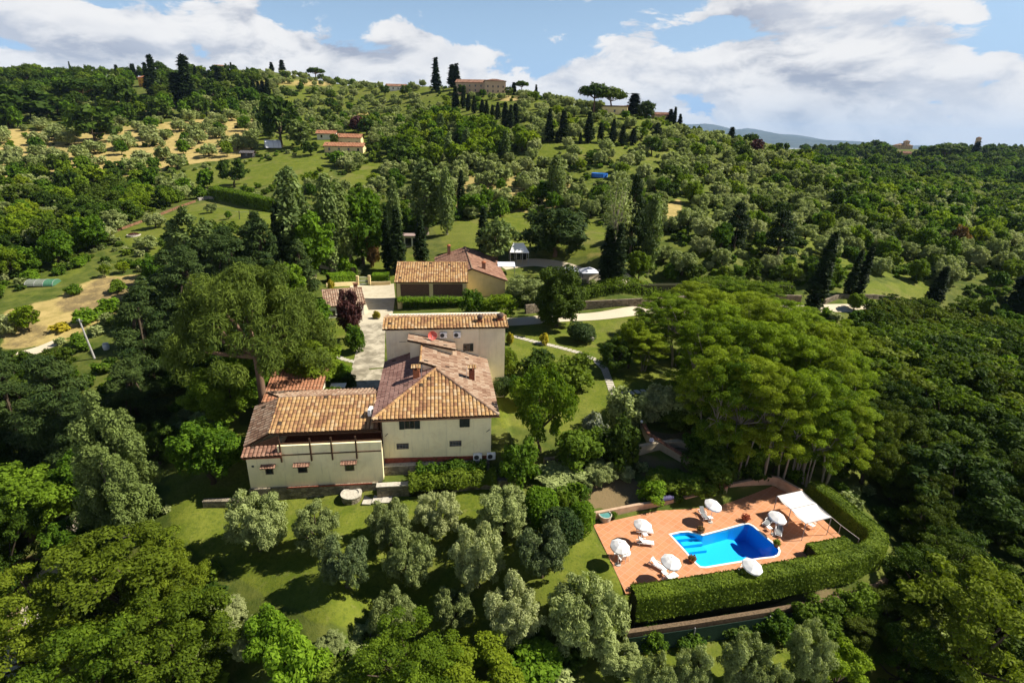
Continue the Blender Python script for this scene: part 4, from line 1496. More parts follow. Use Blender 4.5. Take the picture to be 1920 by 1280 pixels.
# retaining kerb and green netting fence below the hedge
kl = [zp(a, b_, -1.3) for a, b_ in ((1172, 1186), (1300, 1168), (1440, 1146), (1540, 1128), (1620, 1108), (1662, 1086))]
mb = MB(); wall_run(mb, [(*p, -1.15) for p in kl], .38, .2, .3)
tag(mb.build('terrace_kerb', plain('kerb_stone', (.17, .12, .075), .95, .1, .25)), 'rough brown kerb curving below the tall clipped hedge', 'kerb')
hedge('rounded clipped laurel block standing inside the front right corner of the pool hedge', None, 1.7, 1.25, 9000, z=-.05, world_line=[zp(1520, 1050), zp(1556, 1043), zp(1592, 1037)], ls=.12, rag=.09)
nf = thing('netting_fence', 'green netting fence under the kerb below the pool hedge', 'fence', (0, 0, 0))
fl = [(p[0], p[1] - .42) for p in kl[:4]]
mb = MB(); wall_run(mb, [(*p, -1.42) for p in fl], .03, 1, 1.6); mb.build('netting', GREENN, nf)
for i in range(len(fl)):
    mb = MB(); mb.tube([(fl[i][0], fl[i][1] - .06, -3.6), (fl[i][0], fl[i][1] - .06, -1.25)], .05, 6); mb.build('post', METAL, nf)

# ---- parasols
def parasol_proto():
    root = thing('parasol', 'x', 'parasol')
    n, r, hz = 8, .86, 2.0
    mb = MB()
    rings = [(.03, .46), (.27, .40), (.56, .23), (r, .0)]
    vs = []
    for rr_, zz in rings:
        for k in range(n * 2):
            a = math.pi * k / n
            f_ = 1.0 if k % 2 == 0 else .955
            dz_ = 0 if k % 2 == 0 else -.02 - (.03 if rr_ == r else 0)
            vs.append((rr_ * f_ * math.cos(a), rr_ * f_ * math.sin(a), hz + zz + dz_))
    m2 = n * 2
    fs = [(i * m2 + k, i * m2 + (k + 1) % m2, (i + 1) * m2 + (k + 1) % m2, (i + 1) * m2 + k) for i in range(3) for k in range(m2)]
    fs.append(tuple(range(m2)))
    vs += [(x, y, z - .14) for x, y, z in vs[3 * m2:4 * m2]]
    fs += [(3 * m2 + k, 3 * m2 + (k + 1) % m2, 4 * m2 + (k + 1) % m2, 4 * m2 + k) for k in range(m2)]
    mb.add(vs, [f[::-1] for f in fs])
    c = mb.build('canopy', CANOPY, root)
    mod = c.modifiers.new('thickness', 'SOLIDIFY'); mod.thickness = .012
    mb = MB(); mb.tube([(0, 0, .05), (0, 0, hz + .54)], .028, 8); mb.build('pole', WHITEPL, root)
    mb = MB(); mb.lathe([(.26, 0), (.26, .05), (.10, .09), (.05, .3)], 14); mb.build('base', plain('stone_base', (.45, .43, .40), .8), root)
    mb = MB()
    for k in range(n):
        a = 2 * math.pi * k / n
        mb.tube([(.05 * math.cos(a), .05 * math.sin(a), hz + .36), (r * .97 * math.cos(a), r * .97 * math.sin(a), hz - .02)], .010, 4)
    mb.build('ribs', WHITEPL, root)
    return root


def _canopy(t, b):
    b.inputs['Base Color'].default_value = (.93, .93, .92, 1)
    tr = t.new('ShaderNodeBsdfTranslucent'); tr.inputs[0].default_value = (.8, .78, .74, 1)
    mx = t.new('ShaderNodeMixShader'); mx.inputs[0].default_value = .30
    t.l.new(b.outputs[0], mx.inputs[1]); t.l.new(tr.outputs[0], mx.inputs[2])
    t.l.new(mx.outputs[0], t.n['Material Output'].inputs[0])
CANOPY = mat('parasol_cloth', _canopy, .85, .1)


def lounger_proto(cloth, lab):
    """sun lounger, head end towards +x, back raised"""
    root = thing('sun_lounger', lab, 'sun lounger')
    mb = MB()
    for s in (-1, 1): mb.box(-.95, .95, s * .31 - .03, s * .31 + .03, .27, .33)
    mb.box(-.95, -.88, -.279, .279, .275, .325); mb.box(.88, .95, -.279, .279, .275, .325)
    mb.build('frame', WHITEPL, root)
    for x in (-.75, .62):
        for s in (-1, 1):
            m2 = MB(); m2.tube([(x, s * .31, .268), (x + (.06 if x > 0 else -.06), s * .33, 0)], [.035, .028], 6); m2.build('leg', WHITEPL, root)
    for s in (-1, 1):
        m2 = MB(); m2.box(-.1, .42, s * .37 - .03, s * .37 + .03, .48, .52); m2.box(-.06, -.02, s * .37 - .02, s * .37 + .02, .331, .478); m2.box(.32, .36, s * .37 - .02, s * .37 + .02, .331, .478); m2.build('armrest', WHITEPL, root)
    mb = MB(); mb.box(-.90, .20, -.27, .27, .335, .40); mb.build('seat', cloth, root, bevel=.02)
    mb = MB(); mb.box(0, .80, -.27, .27, 0, .07)
    bk = mb.build('backrest', cloth, root, bevel=.02)
    bk.location = (.215, 0, .34); bk.rotation_euler = (0, -R(38), 0)
    return root


def chair_proto(lab, cloth):
    root = thing('garden_chair', lab, 'chair')
    mb = MB(); mb.box(-.25, .25, -.25, .25, .41, .46); mb.build('seat', cloth, root, bevel=.015)
    mb = MB(); mb.box(-.24, .24, 0, .05, 0, .58)
    o = mb.build('backrest', cloth, root, bevel=.015); o.location = (0, .235, .463); o.rotation_euler = (-R(14), 0, 0)
    for x in (-.22, .22):
        for y in (-.22, .22):
            m2 = MB(); m2.tube([(x, y, .408), (x * 1.15, y * 1.15, 0)], [.025, .02], 6); m2.build('leg', WHITEPL, root)
    for s in (-1, 1):
        m2 = MB(); m2.box(s * .28 - .03, s * .28 + .03, -.24, .25, .64, .67); m2.box(s * .28 - .02, s * .28 + .02, -.2, -.16, .44, .638); m2.build('armrest', WHITEPL, root)
    return root


def small_table(lab, r=None, size=.5, h=.45):
    root = thing('side_table' if r is None else 'round_table', lab, 'table')
    mb = MB()
    if r: mb.lathe([(r, h - .035), (r, h)], 20)
    else: mb.box(-size / 2, size / 2, -size / 2, size / 2, h - .035, h)
    mb.build('table_top', WHITEPL, root)
    q_ = (r or size * .55) * .7
    for x in (-q_, q_):
        for y in (-q_, q_):
            m2 = MB(); m2.tube([(x * .9, y * .9, h - .037), (x, y, 0)], .022, 6); m2.build('leg', WHITEPL, root)
    return root


DZ = .062
def tilt(o, az, ang):
    """lean a parasol's head: tilt the whole canopy towards a compass direction"""
    for ch in o.children:
        if ch.name.split('.')[0] in ('canopy', 'ribs'):
            ax = Vector((-math.sin(az), math.cos(az), 0))
            piv = Vector((0, 0, 1.98))
            ch.matrix_local = Matrix.Translation(piv) @ Matrix.Rotation(ang, 4, ax) @ Matrix.Translation(-piv)


par = None
G_PAR = 'white parasols round the pool'
for px, py, lab, az, ang in ((1206, 980, 'white parasol over the two loungers nearest the back wall on the left of the pool', 0, 8), (1163, 1020, 'white parasol over the round table at the lawn edge of the terrace', -1, 10),
                             (1259, 1049, 'white parasol between two white loungers at the pool corner, before the hedge', -.8, 10), (1338, 943, 'white parasol beside the grey lounger in front of the low back wall', -.4, 14),
                             (1459, 966, 'white parasol beside the grey-backed loungers next to the fabric canopy', -.5, 14), (1412, 1057, 'white parasol between the water and the clipped hedge', -.7, 14)):
    c = pz(px, py, 2.25)
    if par is None:
        par = parasol_proto(); o = par
    else: o = dup(par, (0, 0, 0), 0, lab)
    o['label'] = lab; o['group'] = G_PAR
    o.location = (c.x, c.y, DZ); o.rotation_euler = (0, 0, random.uniform(0, .7))
    tilt(o, az - o.rotation_euler.z, R(ang))

lng = lng2 = None
G_L = 'loungers round the pool'
for px, py, rz, grey, lab in ((1209, 994, 176, 0, 'white sun lounger under the parasol nearest the fountain basin'), (1210, 1015, 172, 0, 'white sun lounger in full sun in front of the first parasol'),
                              (1234, 1059, 138, 0, 'white sun lounger left of the parasol at the pool corner'), (1257, 1081, 214, 0, 'white sun lounger in front of the parasol at the pool corner'),
                              (1319, 963, 96, 1, 'grey sun lounger beside the parasol near the back wall'), (1441, 977, 42, 1, 'grey-backed lounger under the parasol next to the canopy'),
                              (1461, 994, 62, 1, 'grey-backed lounger in front of the parasol next to the canopy'), (1404, 1071, 130, 0, 'white sun lounger half hidden by the parasol before the hedge')):
    c = pz(px, py, .35)
    if grey:
        if lng2 is None: lng2 = lounger_proto(GREYFAB, lab); o = lng2
        else: o = dup(lng2, (0, 0, 0), 0, lab)
    else:
        if lng is None: lng = lounger_proto(WHITE, lab); o = lng
        else: o = dup(lng, (0, 0, 0), 0, lab)
    o['label'] = lab; o['group'] = G_L; o.scale = (.82,) * 3
    o.location = (c.x, c.y, DZ); o.rotation_euler = (0, 0, R(rz))
tb = None
for px, py, lab in ((1210, 1001, 'small white side table between the loungers left of the pool'), (1332, 969, 'small white side table beside the grey lounger'), (1443, 988, 'small white side table between the grey-backed loungers'),
                    (1390, 1068, 'small white side table beside the parasol before the hedge'), (1246, 1072, 'small white side table between the loungers at the pool corner')):
    c = pz(px, py, .45)
    if tb is None: tb = small_table(lab); o = tb
    else: o = dup(tb, (0, 0, 0), 0, lab)
    o['label'] = lab; o['group'] = 'side tables round the pool'; o.scale = (.85,) * 3
    o.location = (c.x, c.y, DZ); o.rotation_euler = (0, 0, .3)
c = pz(1171, 1035, .72)
o = small_table('round white table under the parasol at the lawn edge', .55, h=.72); o.location = (c.x, c.y, DZ)
ch = None
for px, py, rz, lab in ((1166, 1047, 200, 'white garden chair in front of the round table'), (1157, 1036, 80, 'white garden chair left of the round table')):
    q_ = pz(px, py, .45)
    if ch is None: ch = chair_proto(lab, WHITEPL); o = ch
    else: o = dup(ch, (0, 0, 0), 0, lab)
    o['label'] = lab
    o.location = (q_.x, q_.y, DZ); o.rotation_euler = (0, 0, R(rz))
for px, py, rz, lab in ((1522, 984, 30, 'white chair in the shade under the fabric canopy'), (1512, 977, 200, 'white chair tucked behind another under the fabric canopy')):
    q_ = pz(px, py, .45)
    o = dup(ch, (q_.x, q_.y, DZ), R(rz), lab)

# ---- potted plants
def potted(label, px, py, r=.28, h=.34, m=None, pm=None, n=160, pr=.4, base=DZ, pos=None):
    c = pos or pz(px, py, base)
    t = thing('potted_plant', label, 'potted plant', (c[0], c[1], base if pos is None else pos[2]))
    mb = MB(); mb.lathe([(r * .62, 0), (r * .95, h * .85), (r * 1.05, h * .86), (r * 1.05, h), (r * .85, h), (r * .8, h * .8), (.01, h * .8)], 14); mb.build('pot', pm or TERRA, t)
    d = rng.normal(0, 1, (n, 3)); d /= np.linalg.norm(d, axis=1)[:, None]
    P_ = d * pr * rng.uniform(.5, 1, n)[:, None]
    P_[:, 2] = np.abs(P_[:, 2]) * .9 + h * .95
    leaf_object('foliage', P_, d + [0, 0, .4], .10, m or LEAF['shrub'], t)
    return t
potted('terracotta pot of red flowers at the inner corner of the pool steps', 1313, 998, .34, .36, LEAF['rust'])
potted('terracotta pot of red flowers behind the back edge of the pool', 1397, 976, .34, .36, LEAF['red'], pr=.5)
potted('terracotta pot with a green plant at the right corner of the pool', 1455, 1024, .30, .4, LEAF['shrub'])
potted('terracotta pot with a dark plant at the left corner of the pool', 1297, 1052, .34, .34, LEAF['rust'])
potted('terracotta pot of flowers standing against the low back wall', 1308, 935, .30, .4, LEAF['red'])
potted('dark potted plant beside the fountain basin', 1150, 971, .28, .4, LEAF['shrub'], DARKM)
potted('small potted plant at the front corner of the terrace by the hedge', 1190, 1105, .24, .3, LEAF['rust'])
fb = thing('fountain_basin', 'round stone water basin at the lawn end of the back wall', 'basin', (*zp(1134, 974), DZ))
mb = MB(); mb.lathe([(.55, 0), (.62, .55), (.66, .6), (.56, .6), (.52, .35), (.01, .34)], 20); mb.build('bowl', ROPE, fb)
mb = MB(); mb.lathe([(.545, .5), (.545, .51)], 20); mb.build('water', plain('basin_water', (.10, .28, .26), .15, .5), fb)
bc = zp(1348, 930)
bt = thing('toy_bucket', 'small blue plastic tub against the back wall behind the parasol', 'bucket', (*bc, DZ))
mb = MB(); mb.lathe([(.20, 0), (.27, .34), (.29, .35), (.26, .36), (.20, .05), (.01, .04)], 14); mb.build('tub', BLUEB, bt)
mb = MB(); mb.tube([(-.27, 0, .34), (-.2, .0, .46), (0, 0, .52), (.2, 0, .46), (.27, 0, .34)], .012, 5); mb.build('handle', WHITEPL, bt)
# rolled cover on the wall
a, c = pz(1222, 940, .95), pz(1262, 931, 1.05)
cv = thing('pool_cover', 'dark blue rolled pool cover lying along the low back wall', 'pool cover', (a.x, a.y, .76))
d = c - a
mb = MB(); mb.tube([(d.x * t_, d.y * t_, .20 + .10 * math.sin(math.pi * t_)) for t_ in (0, .15, .35, .6, .85, 1)], [.17, .24, .28, .29, .26, .18], 10); mb.build('cover_roll', PURP, cv)
mb = MB(); mb.tube([(d.x * .5, d.y * .5 - .05, -.7), (d.x * .5, d.y * .5 - .05, 0.2)], .03, 6); mb.build('stand', METAL, cv)

# ---- fabric canopy on a steel frame
cn = thing('shade_canopy', 'white two-bay fabric canopy on a thin frame at the right end of the terrace', 'canopy', (0, 0, 0))
C4 = [pz(1457, 929, 2.1), pz(1503, 919, 2.2), pz(1559, 969, 2.1), pz(1511, 981, 2.0)]   # back-left, back-right, front-right, front-left
def cq(u, v, sag=0):
    p = C4[0].lerp(C4[1], u).lerp(C4[3].lerp(C4[2], u), v)
    return Vector((p.x, p.y, p.z - sag))
for bay in (0, 1):
    mb = MB()
    nu, nv = 8, 12
    vs = []
    for j in range(nv + 1):
        for i in range(nu + 1):
            v_ = bay * .5 + (.012 + .476 * j / nv)
            s_ = .20 * math.sin(math.pi * j / nv) * (.7 + .3 * math.cos(math.pi * (i / nu - .5)))
            vs.append(cq(i / nu, v_, s_))
    mb.add(vs, [(j * (nu + 1) + i, (j + 1) * (nu + 1) + i, (j + 1) * (nu + 1) + i + 1, j * (nu + 1) + i + 1) for j in range(nv) for i in range(nu)])
    o = mb.build('fabric_panel', CANOPY, cn)
    mo = o.modifiers.new('thickness', 'SOLIDIFY'); mo.thickness = .02
for u, v_ in ((0, 0), (1, 0), (0, .5), (1, .5), (0, 1), (1, 1)):
    p = cq(u, v_, .03)
    mb = MB(); mb.tube([(p.x, p.y, 0), tuple(p)], .035, 6); mb.build('post', METAL, cn)
for a_, c_ in (((0, 0), (1, 0)), ((0, .5), (1, .5)), ((0, 1), (1, 1)), ((0, 0), (0, 1)), ((1, 0), (1, 1))):
    mb = MB(); mb.tube([cq(*a_, .03), cq(*c_, .03)], .028, 6); mb.build('beam', METAL, cn)
# rail behind the canopy
rl = [zp(a_, b_) for a_, b_ in ((1540, 972), (1572, 1000), (1606, 1026))]
rr_ = thing('hand_rail', 'thin pale rail inside the hedge right of the canopy', 'railing', (0, 0, 0))
mb = MB(); mb.tube([(*p, 1.0) for p in rl], .03, 6); mb.build('top_rail', ROPE, rr_)
for p in rl:
    mb = MB(); mb.tube([(*p, 0), (*p, .97)], .03, 6); mb.build('post', METAL, rr_)

# ------------------------------------------------------------------ the other buildings
def gable_house(name, label, cat, loc, rz, w, d, h, rise, wallm, roofm, over=.4, wins=(), pitch=.4, hip=False, base=1.5, flat=False, doors=(), chims=(), mono=False):
    """w along the front (local x), front wall at y=0 facing -y; ridge along x"""
    t = thing(name, label, cat, loc, rz)
    mb = MB()
    if mono: mb.prism([(-w / 2, 0), (w / 2, 0), (w / 2, d), (-w / 2, d)], -base, [h, h, h + rise, h + rise])
    else:
        mb.add([(-w / 2, 0, -base), (w / 2, 0, -base), (w / 2, d, -base), (-w / 2, d, -base), (-w / 2, 0, h), (w / 2, 0, h), (w / 2, d, h), (-w / 2, d, h)] + ([] if (hip or flat) else [(-w / 2, d / 2, h + rise), (w / 2, d / 2, h + rise)]),
               [(3, 2, 1, 0), (0, 1, 5, 4), (2, 3, 7, 6)] + ([(1, 2, 6, 5), (3, 0, 4, 7), (4, 5, 6, 7)] if (hip or flat) else [(1, 2, 6, 9, 5), (3, 0, 4, 8, 7), (4, 5, 9, 8), (6, 7, 8, 9)]))
    mb.build('wall', wallm, t)
    e = over
    zz = h + .14 - (0 if flat else rise * e / (d if mono else d / 2))
    kw = dict(pitch=pitch, row=pitch * 1.3, hgt=.085 * pitch / .4)
    if flat:
        box('roof', -w / 2 - e, w / 2 + e, -e, d + e, h + .003, h + .22, roofm, t)
    elif mono:
        r_ = roof_plane('roof', [(-w / 2 - e, -e, zz), (w / 2 + e, -e, zz), (w / 2 + e, d + e, h + .14 + rise * (1 + e / d)), (-w / 2 - e, d + e, h + .14 + rise * (1 + e / d))], roofm, t, **kw)
    elif hip:
        k = min(d / 2, w / 2 - .3)
        A_, B_, C_, D_ = (-w / 2 - e, -e, zz), (w / 2 + e, -e, zz), (w / 2 + e, d + e, zz), (-w / 2 - e, d + e, zz)
        L_, R_ = (-w / 2 + k, d / 2, h + rise + .14), (w / 2 - k, d / 2, h + rise + .14)
        for pl in ((A_, B_, R_, L_), (C_, D_, L_, R_), (B_, C_, R_), (D_, A_, L_)): roof_plane('roof', pl, roofm, t, **kw)
    else:
        roof_plane('roof', [(-w / 2 - e, -e, zz), (w / 2 + e, -e, zz), (w / 2 + e, d / 2, h + rise + .14), (-w / 2 - e, d / 2, h + rise + .14)], roofm, t, **kw)
        roof_plane('roof', [(w / 2 + e, d + e, zz), (-w / 2 - e, d + e, zz), (-w / 2 - e, d / 2, h + rise + .14), (w / 2 + e, d / 2, h + rise + .14)], roofm, t, **kw)
        ridge_tiles('ridge_tiles', (-w / 2 - e, d / 2, h + rise + .2), (w / 2 + e, d / 2, h + rise + .2), roofm, t)
    for (x, z, ww, hh) in wins: window(t, x, 0, z, ww, hh, None, WOODM, BLACKG)
    for (x, ww, hh, m) in doors:
        mb = MB(); mb.box(x - ww / 2, x + ww / 2, -.06, -.002, -.02, hh); dr = mb.build('door', m, t)
        mb = MB(); mb.box(x + ww * .32, x + ww * .38, -.10, -.061, hh * .45, hh * .5); mb.build('handle', METAL, dr)
    for (x, y, z, hh, ww) in chims:
        mb = MB(); mb.box(x - ww / 2, x + ww / 2, y - ww / 2, y + ww / 2, z, z + hh); mb.box(x - ww * .65, x + ww * .65, y - ww * .65, y + ww * .65, z + hh + .002, z + hh + .15)
        mb.build('chimney', plain('chimney_brick', (.26, .13, .08), .9, .1, .2), t)
    return t


def face(a, b):
    """ground frame from two front corners: mid point and rotation"""
    a, b = Vector(a), Vector(b)
    return (a + b) / 2, math.atan2(b.y - a.y, b.x - a.x), (b - a).length


# barn with two pierced brick panels behind the villa
A_, B_ = pz(739, 530, 8.9), pz(878, 530, 8.9)
m_, rz, wd = face(A_.xy, B_.xy)
off = Vector((-math.sin(rz), math.cos(rz))) * .45
GB = 3.8
barn = thing('tiled_barn', 'cream barn with golden tiles and two pierced brick panels behind the villa', 'barn', (m_.x + off.x, m_.y + off.y, GB), rz)
W2 = wd / 2 - .35
mb = MB(); mb.prism([(-W2, .12), (W2, .12), (W2, 6.2), (-W2, 6.2)], -.6, [4.95, 4.95, 6.9, 6.9]); mb.build('wall', OCHRE, barn)
for x in (-W2 + .35, -.12, W2 - .35):
    box('pillar', x - .35, x + .35, -.10, .118, -.5, 4.9, OCHRE, barn)
box('ledge', -W2 + .72, W2 - .72, -.08, .116, 2.1, 2.35, OCHRE, barn)
for x0, x1 in ((-W2 + .72, -.49), (.25, W2 - .72)):
    box('brick_panel', x0, x1, .02, .117, 2.36, 4.72, BRICKL, barn)
roof_plane('roof', [(-wd / 2, -.30, 5.1), (wd / 2, -.30, 5.1), (wd / 2, 6.7, 7.35), (-wd / 2, 6.7, 7.35)], T_GOLD, barn, .46, .6)
ridge_tiles('ridge_tiles', (-wd / 2, 6.7, 7.42), (wd / 2, 6.7, 7.42), T_GOLD, barn)
mb = MB(); mb.tube([(-W2 - .02, -.1, 4.9), (-W2 - .02, -.1, -.2)], .06, 6); mb.build('drain_pipe', WOODD, barn)
vs_ = thing('climbing_vine', 'bright green vine growing along the ledge of the barn front', 'vine', (barn.location.x, barn.location.y, GB), rz)
P_ = np.stack([rng.uniform(-W2 + .2, W2 - .4, 2200), -.75 + rng.normal(0, .30, 2200), 1.95 + rng.normal(0, .24, 2200) + .15 * np.sin(rng.uniform(0, 6, 2200))], 1)
P_[:, 1] = np.minimum(P_[:, 1], -.12)
leaf_object('foliage', P_, np.tile([0, -.5, .8], (2200, 1)), .17, LEAF['lime'], vs_)
mb = MB(); mb.tube([(-W2 + .3, -.16, 1.85), (0, -.16, 1.9), (W2 - .5, -.16, 1.85)], .05, 5); mb.tube([(1, -.2, -.3), (1.1, -.17, 1.8)], .05, 5); mb.build('stem', BARK, vs_)
iv = thing('wall_creeper', 'dark creeper covering the lower wall of the barn', 'creeper', (barn.location.x, barn.location.y, GB), rz)
xx = rng.uniform(-W2 + 1.0, W2 - .2, 3000)
P_ = np.stack([xx, -.06 - np.abs(rng.normal(0, .16, 3000)), rng.uniform(-.2, 1, 3000) * (1.35 + .35 * np.sin(xx * 1.4))], 1)
leaf_object('foliage', P_, np.tile([0, -1, .3], (3000, 1)), .17, LEAF['oak'], iv)
mb = MB(); mb.tube([(0, -.05, -.3), (.4, -.05, .6), (-.2, -.05, 1.2)], .04, 5); mb.build('stem', BARK, iv)

# gabled house behind the barn
n0, n1 = pz(885, 503, 10.6), pz(872, 461, 10.9)
dr = (n1 - n0).xy
rz = math.atan2(dr.y, dr.x)           # ridge runs along local x
L = dr.length
gh = thing('gabled_house', 'ochre house with reddish gabled roof and chimneys behind the golden barn', 'house', (n0.x, n0.y, 4.4), rz)
hwid, rise = 6.6, 2.35
mb = MB()
mb.add([(0, -hwid, -1), (L, -hwid, -1), (L, hwid, -1), (0, hwid, -1), (0, -hwid, 3.6), (L, -hwid, 3.6), (L, hwid, 3.6), (0, hwid, 3.6), (0, 0, 5.95), (L, 0, 5.95)],
       [(3, 2, 1, 0), (0, 1, 5, 4), (2, 3, 7, 6), (1, 2, 6, 9, 5), (3, 0, 4, 8, 7), (4, 5, 9, 8), (6, 7, 8, 9)])
mb.build('wall', OCHRE, gh)
e = .45
roof_plane('roof', [(-e, -hwid - e, 3.62), (L + e, -hwid - e, 3.62), (L + e, 0, 6.15), (-e, 0, 6.15)], T_RED, gh)
roof_plane('roof', [(L + e, hwid + e, 3.62), (-e, hwid + e, 3.62), (-e, 0, 6.15), (L + e, 0, 6.15)], T_RED, gh)
ridge_tiles('ridge_tiles', (-e, 0, 6.25), (L + e, 0, 6.25), T_TAN, gh)
for x, y, z, h_ in ((3.2, -2.6, 5.0, 1.5), (L - 2, 3.8, 4.4, 2.4)):
    mb = MB(); mb.box(x - .35, x + .35, y - .35, y + .35, z, z + h_); c_ = mb.build('chimney', plain('chimney_brick', (.26, .13, .08)), gh)
    mb = MB(); mb.lathe([(.42, z + h_ + .003), (.5, z + h_ + .2), (.2, z + h_ + .45)], 10, (x, y, 0)); mb.build('chimney_pot', TERRA, c_)

# cottage beside the courtyard
A_, B_ = pz(607, 577, 5.6), pz(684, 571, 5.6)
m_, rz, wd = face(A_.xy, B_.xy)
cot = gable_house('tiled_cottage', 'white cottage with tiled roof beside the courtyard, half under purple leaves', 'cottage', (m_.x, m_.y + .4, 2.9), rz, wd - .6, 10.5, 2.75, 1.5, WHITEP, T_TAN, .35,
                  doors=((-.3, 1.0, 2.2, TURQ),), chims=((2.6, 6.6, 3.6, 1.3, .7),), wins=((-2.2, 1.4, .8, 1.1),))

# garage with grey-pink roof, hedges, gate and low walls at the end of the yard
sx = hit(627, 508)
gar = gable_house('garage_shed', 'low shed with grey-pink roof behind the clipped hedge by the gate', 'shed', (sx.x, sx.y, gz(sx.x, sx.y)), .05, 6.2, 3.6, 2.0, .7, CREAM2, plain('felt_roof', (.33, .25, .225), .9, .1, .12), .25, mono=True)
def box_hedge(label, p0, p1, w_, h, n, m=None, wall=True, name='clipped_hedge'):
    a, c = hit(*p0).xy, hit(*p1).xy
    hg = hedge(label, None, w_, h, n, m or LEAF['lime'], world_line=[tuple(a), tuple(a.lerp(c, .5)), tuple(c)], ls=.16, rag=.10, name=name)
    return hg
box_hedge('clipped green hedge behind the low wall left of the grey gate', (616, 531), (666, 528), 2.0, 1.9, 3500)
box_hedge('clipped green hedge behind the low wall right of the grey gate', (699, 528), (730, 527), 1.8, 1.8, 2500)
box_hedge('narrow tall clipped hedge behind the gate post beside the shed', (655, 497), (664, 520), 1.4, 2.3, 2500)
for lab, p0, p1 in (('low cream wall in front of the clipped hedge left of the gate', (612, 538), (667, 535)), ('low cream wall in front of the clipped hedge right of the gate', (696, 535), (732, 534))):
    mb = MB()
    a, c = hit(*p0).xy, hit(*p1).xy
    wall_run(mb, [tuple(a), tuple(a.lerp(c, .5)), tuple(c)], .25, .8)
    tag(mb.build('low_wall', OCHRE), lab, 'wall')
gt = thing('metal_gate', 'grey barred gate between two cream posts at the end of the courtyard', 'gate', (0, 0, 0))
a, c = hit(671, 535), hit(693, 534)
for p in (a, c): box('gate_post', p.x - .25, p.x + .25, p.y - .25, p.y + .25, p.z - .3, p.z + 2.1, OCHRE, gt)
mb = MB()
for k in range(9):
    p = a.lerp(c, (k + .8) / 9.6)
    mb.tube([(p.x, p.y, p.z + .1), (p.x, p.y, p.z + 1.8)], .035, 5)
for z in (.2, 1.0, 1.75): mb.tube([(a.x + .25, a.y, a.z + z), (c.x - .25, c.y, c.z + z)], .04, 5)
mb.build('gate_leaf', METAL, gt)

# glazed garden room on the bank
sx = hit(766, 463)
gr = thing('garden_room', 'small flat-roofed garden room with glass front between the cypresses', 'garden room', (sx.x, sx.y, gz(sx.x, sx.y)), .08)
box('roof', -3.1, 3.1, -.9, 3.2, 2.72, 2.98, plain('felt_roof', (.33, .25, .225)), gr)
box('wall', -2.8, 2.8, .12, 3.0, -1, 2.717, CREAM2, gr)
for x in (-1.9, 0, 1.9):
    mb = MB(); mb.box(x - .9, x + .9, .05, .115, .1, 2.4); f_ = mb.build('window', WHITEPL, gr)
    box('pane', x - .78, x + .78, .03, .048, .2, 2.3, BLACKG, f_)
for x in (-2.7, 2.7): box('post', x - .1, x + .1, -.8, -.6, -.6, 2.717, WHITEPL, gr)

# marquee, awning and the two square parasols on the upper terrace
sx = hit(972, 492)
mq = thing('white_marquee', 'white-roofed glazed marquee beside the bushy pale tree', 'marquee', (sx.x, sx.y, gz(sx.x, sx.y)), .1)
mb = MB()
mb.add([(-2.2, -1.8, 2.7), (2.2, -1.8, 2.7), (2.2, 1.8, 2.7), (-2.2, 1.8, 2.7), (-1.3, .2, 4.5), (1.1, .2, 4.5), (-2.2, -1.8, 2.55), (2.2, -1.8, 2.55), (2.2, 1.8, 2.55), (-2.2, 1.8, 2.55)],
       [(0, 1, 5, 4), (1, 2, 5), (2, 3, 4, 5), (3, 0, 4), (6, 7, 1, 0), (7, 8, 2, 1), (8, 9, 3, 2), (9, 6, 0, 3), (9, 8, 7, 6)])
mb.build('roof', WHITE, mq)
for x in (-2.05, -.7, .7, 2.05):
    for y in (-1.7, 1.7): box('post', x - .06, x + .06, y - .06, y + .06, -.5, 2.548, METAL, mq)
box('glass_wall', -1.98, 1.98, 1.66, 1.70, 0, 2.54, BLACKG, mq)
sx = hit(949, 512)
aw = thing('pale_awning', 'pale blue-white awning between the gabled house and the marquee', 'awning', (sx.x, sx.y, gz(sx.x, sx.y)), .08)
mb = MB(); mb.add([(-1.9, -1.2, 1.75), (1.9, -1.2, 1.75), (1.9, 1.2, 2.25), (-1.9, 1.2, 2.25), (-1.9, -1.2, 1.68), (1.9, -1.2, 1.68), (1.9, 1.2, 2.18), (-1.9, 1.2, 2.18)], [(0, 1, 2, 3), (7, 6, 5, 4), (4, 5, 1, 0), (5, 6, 2, 1), (6, 7, 3, 2), (7, 4, 0, 3)])
mb.build('fabric', plain('awning_fabric', (.66, .69, .78), .7, .2, .04), aw)
for x in (-1.8, 1.8): box('post', x - .05, x + .05, -1.1, -1.0, -.5, 1.69, METAL, aw)
sq = None
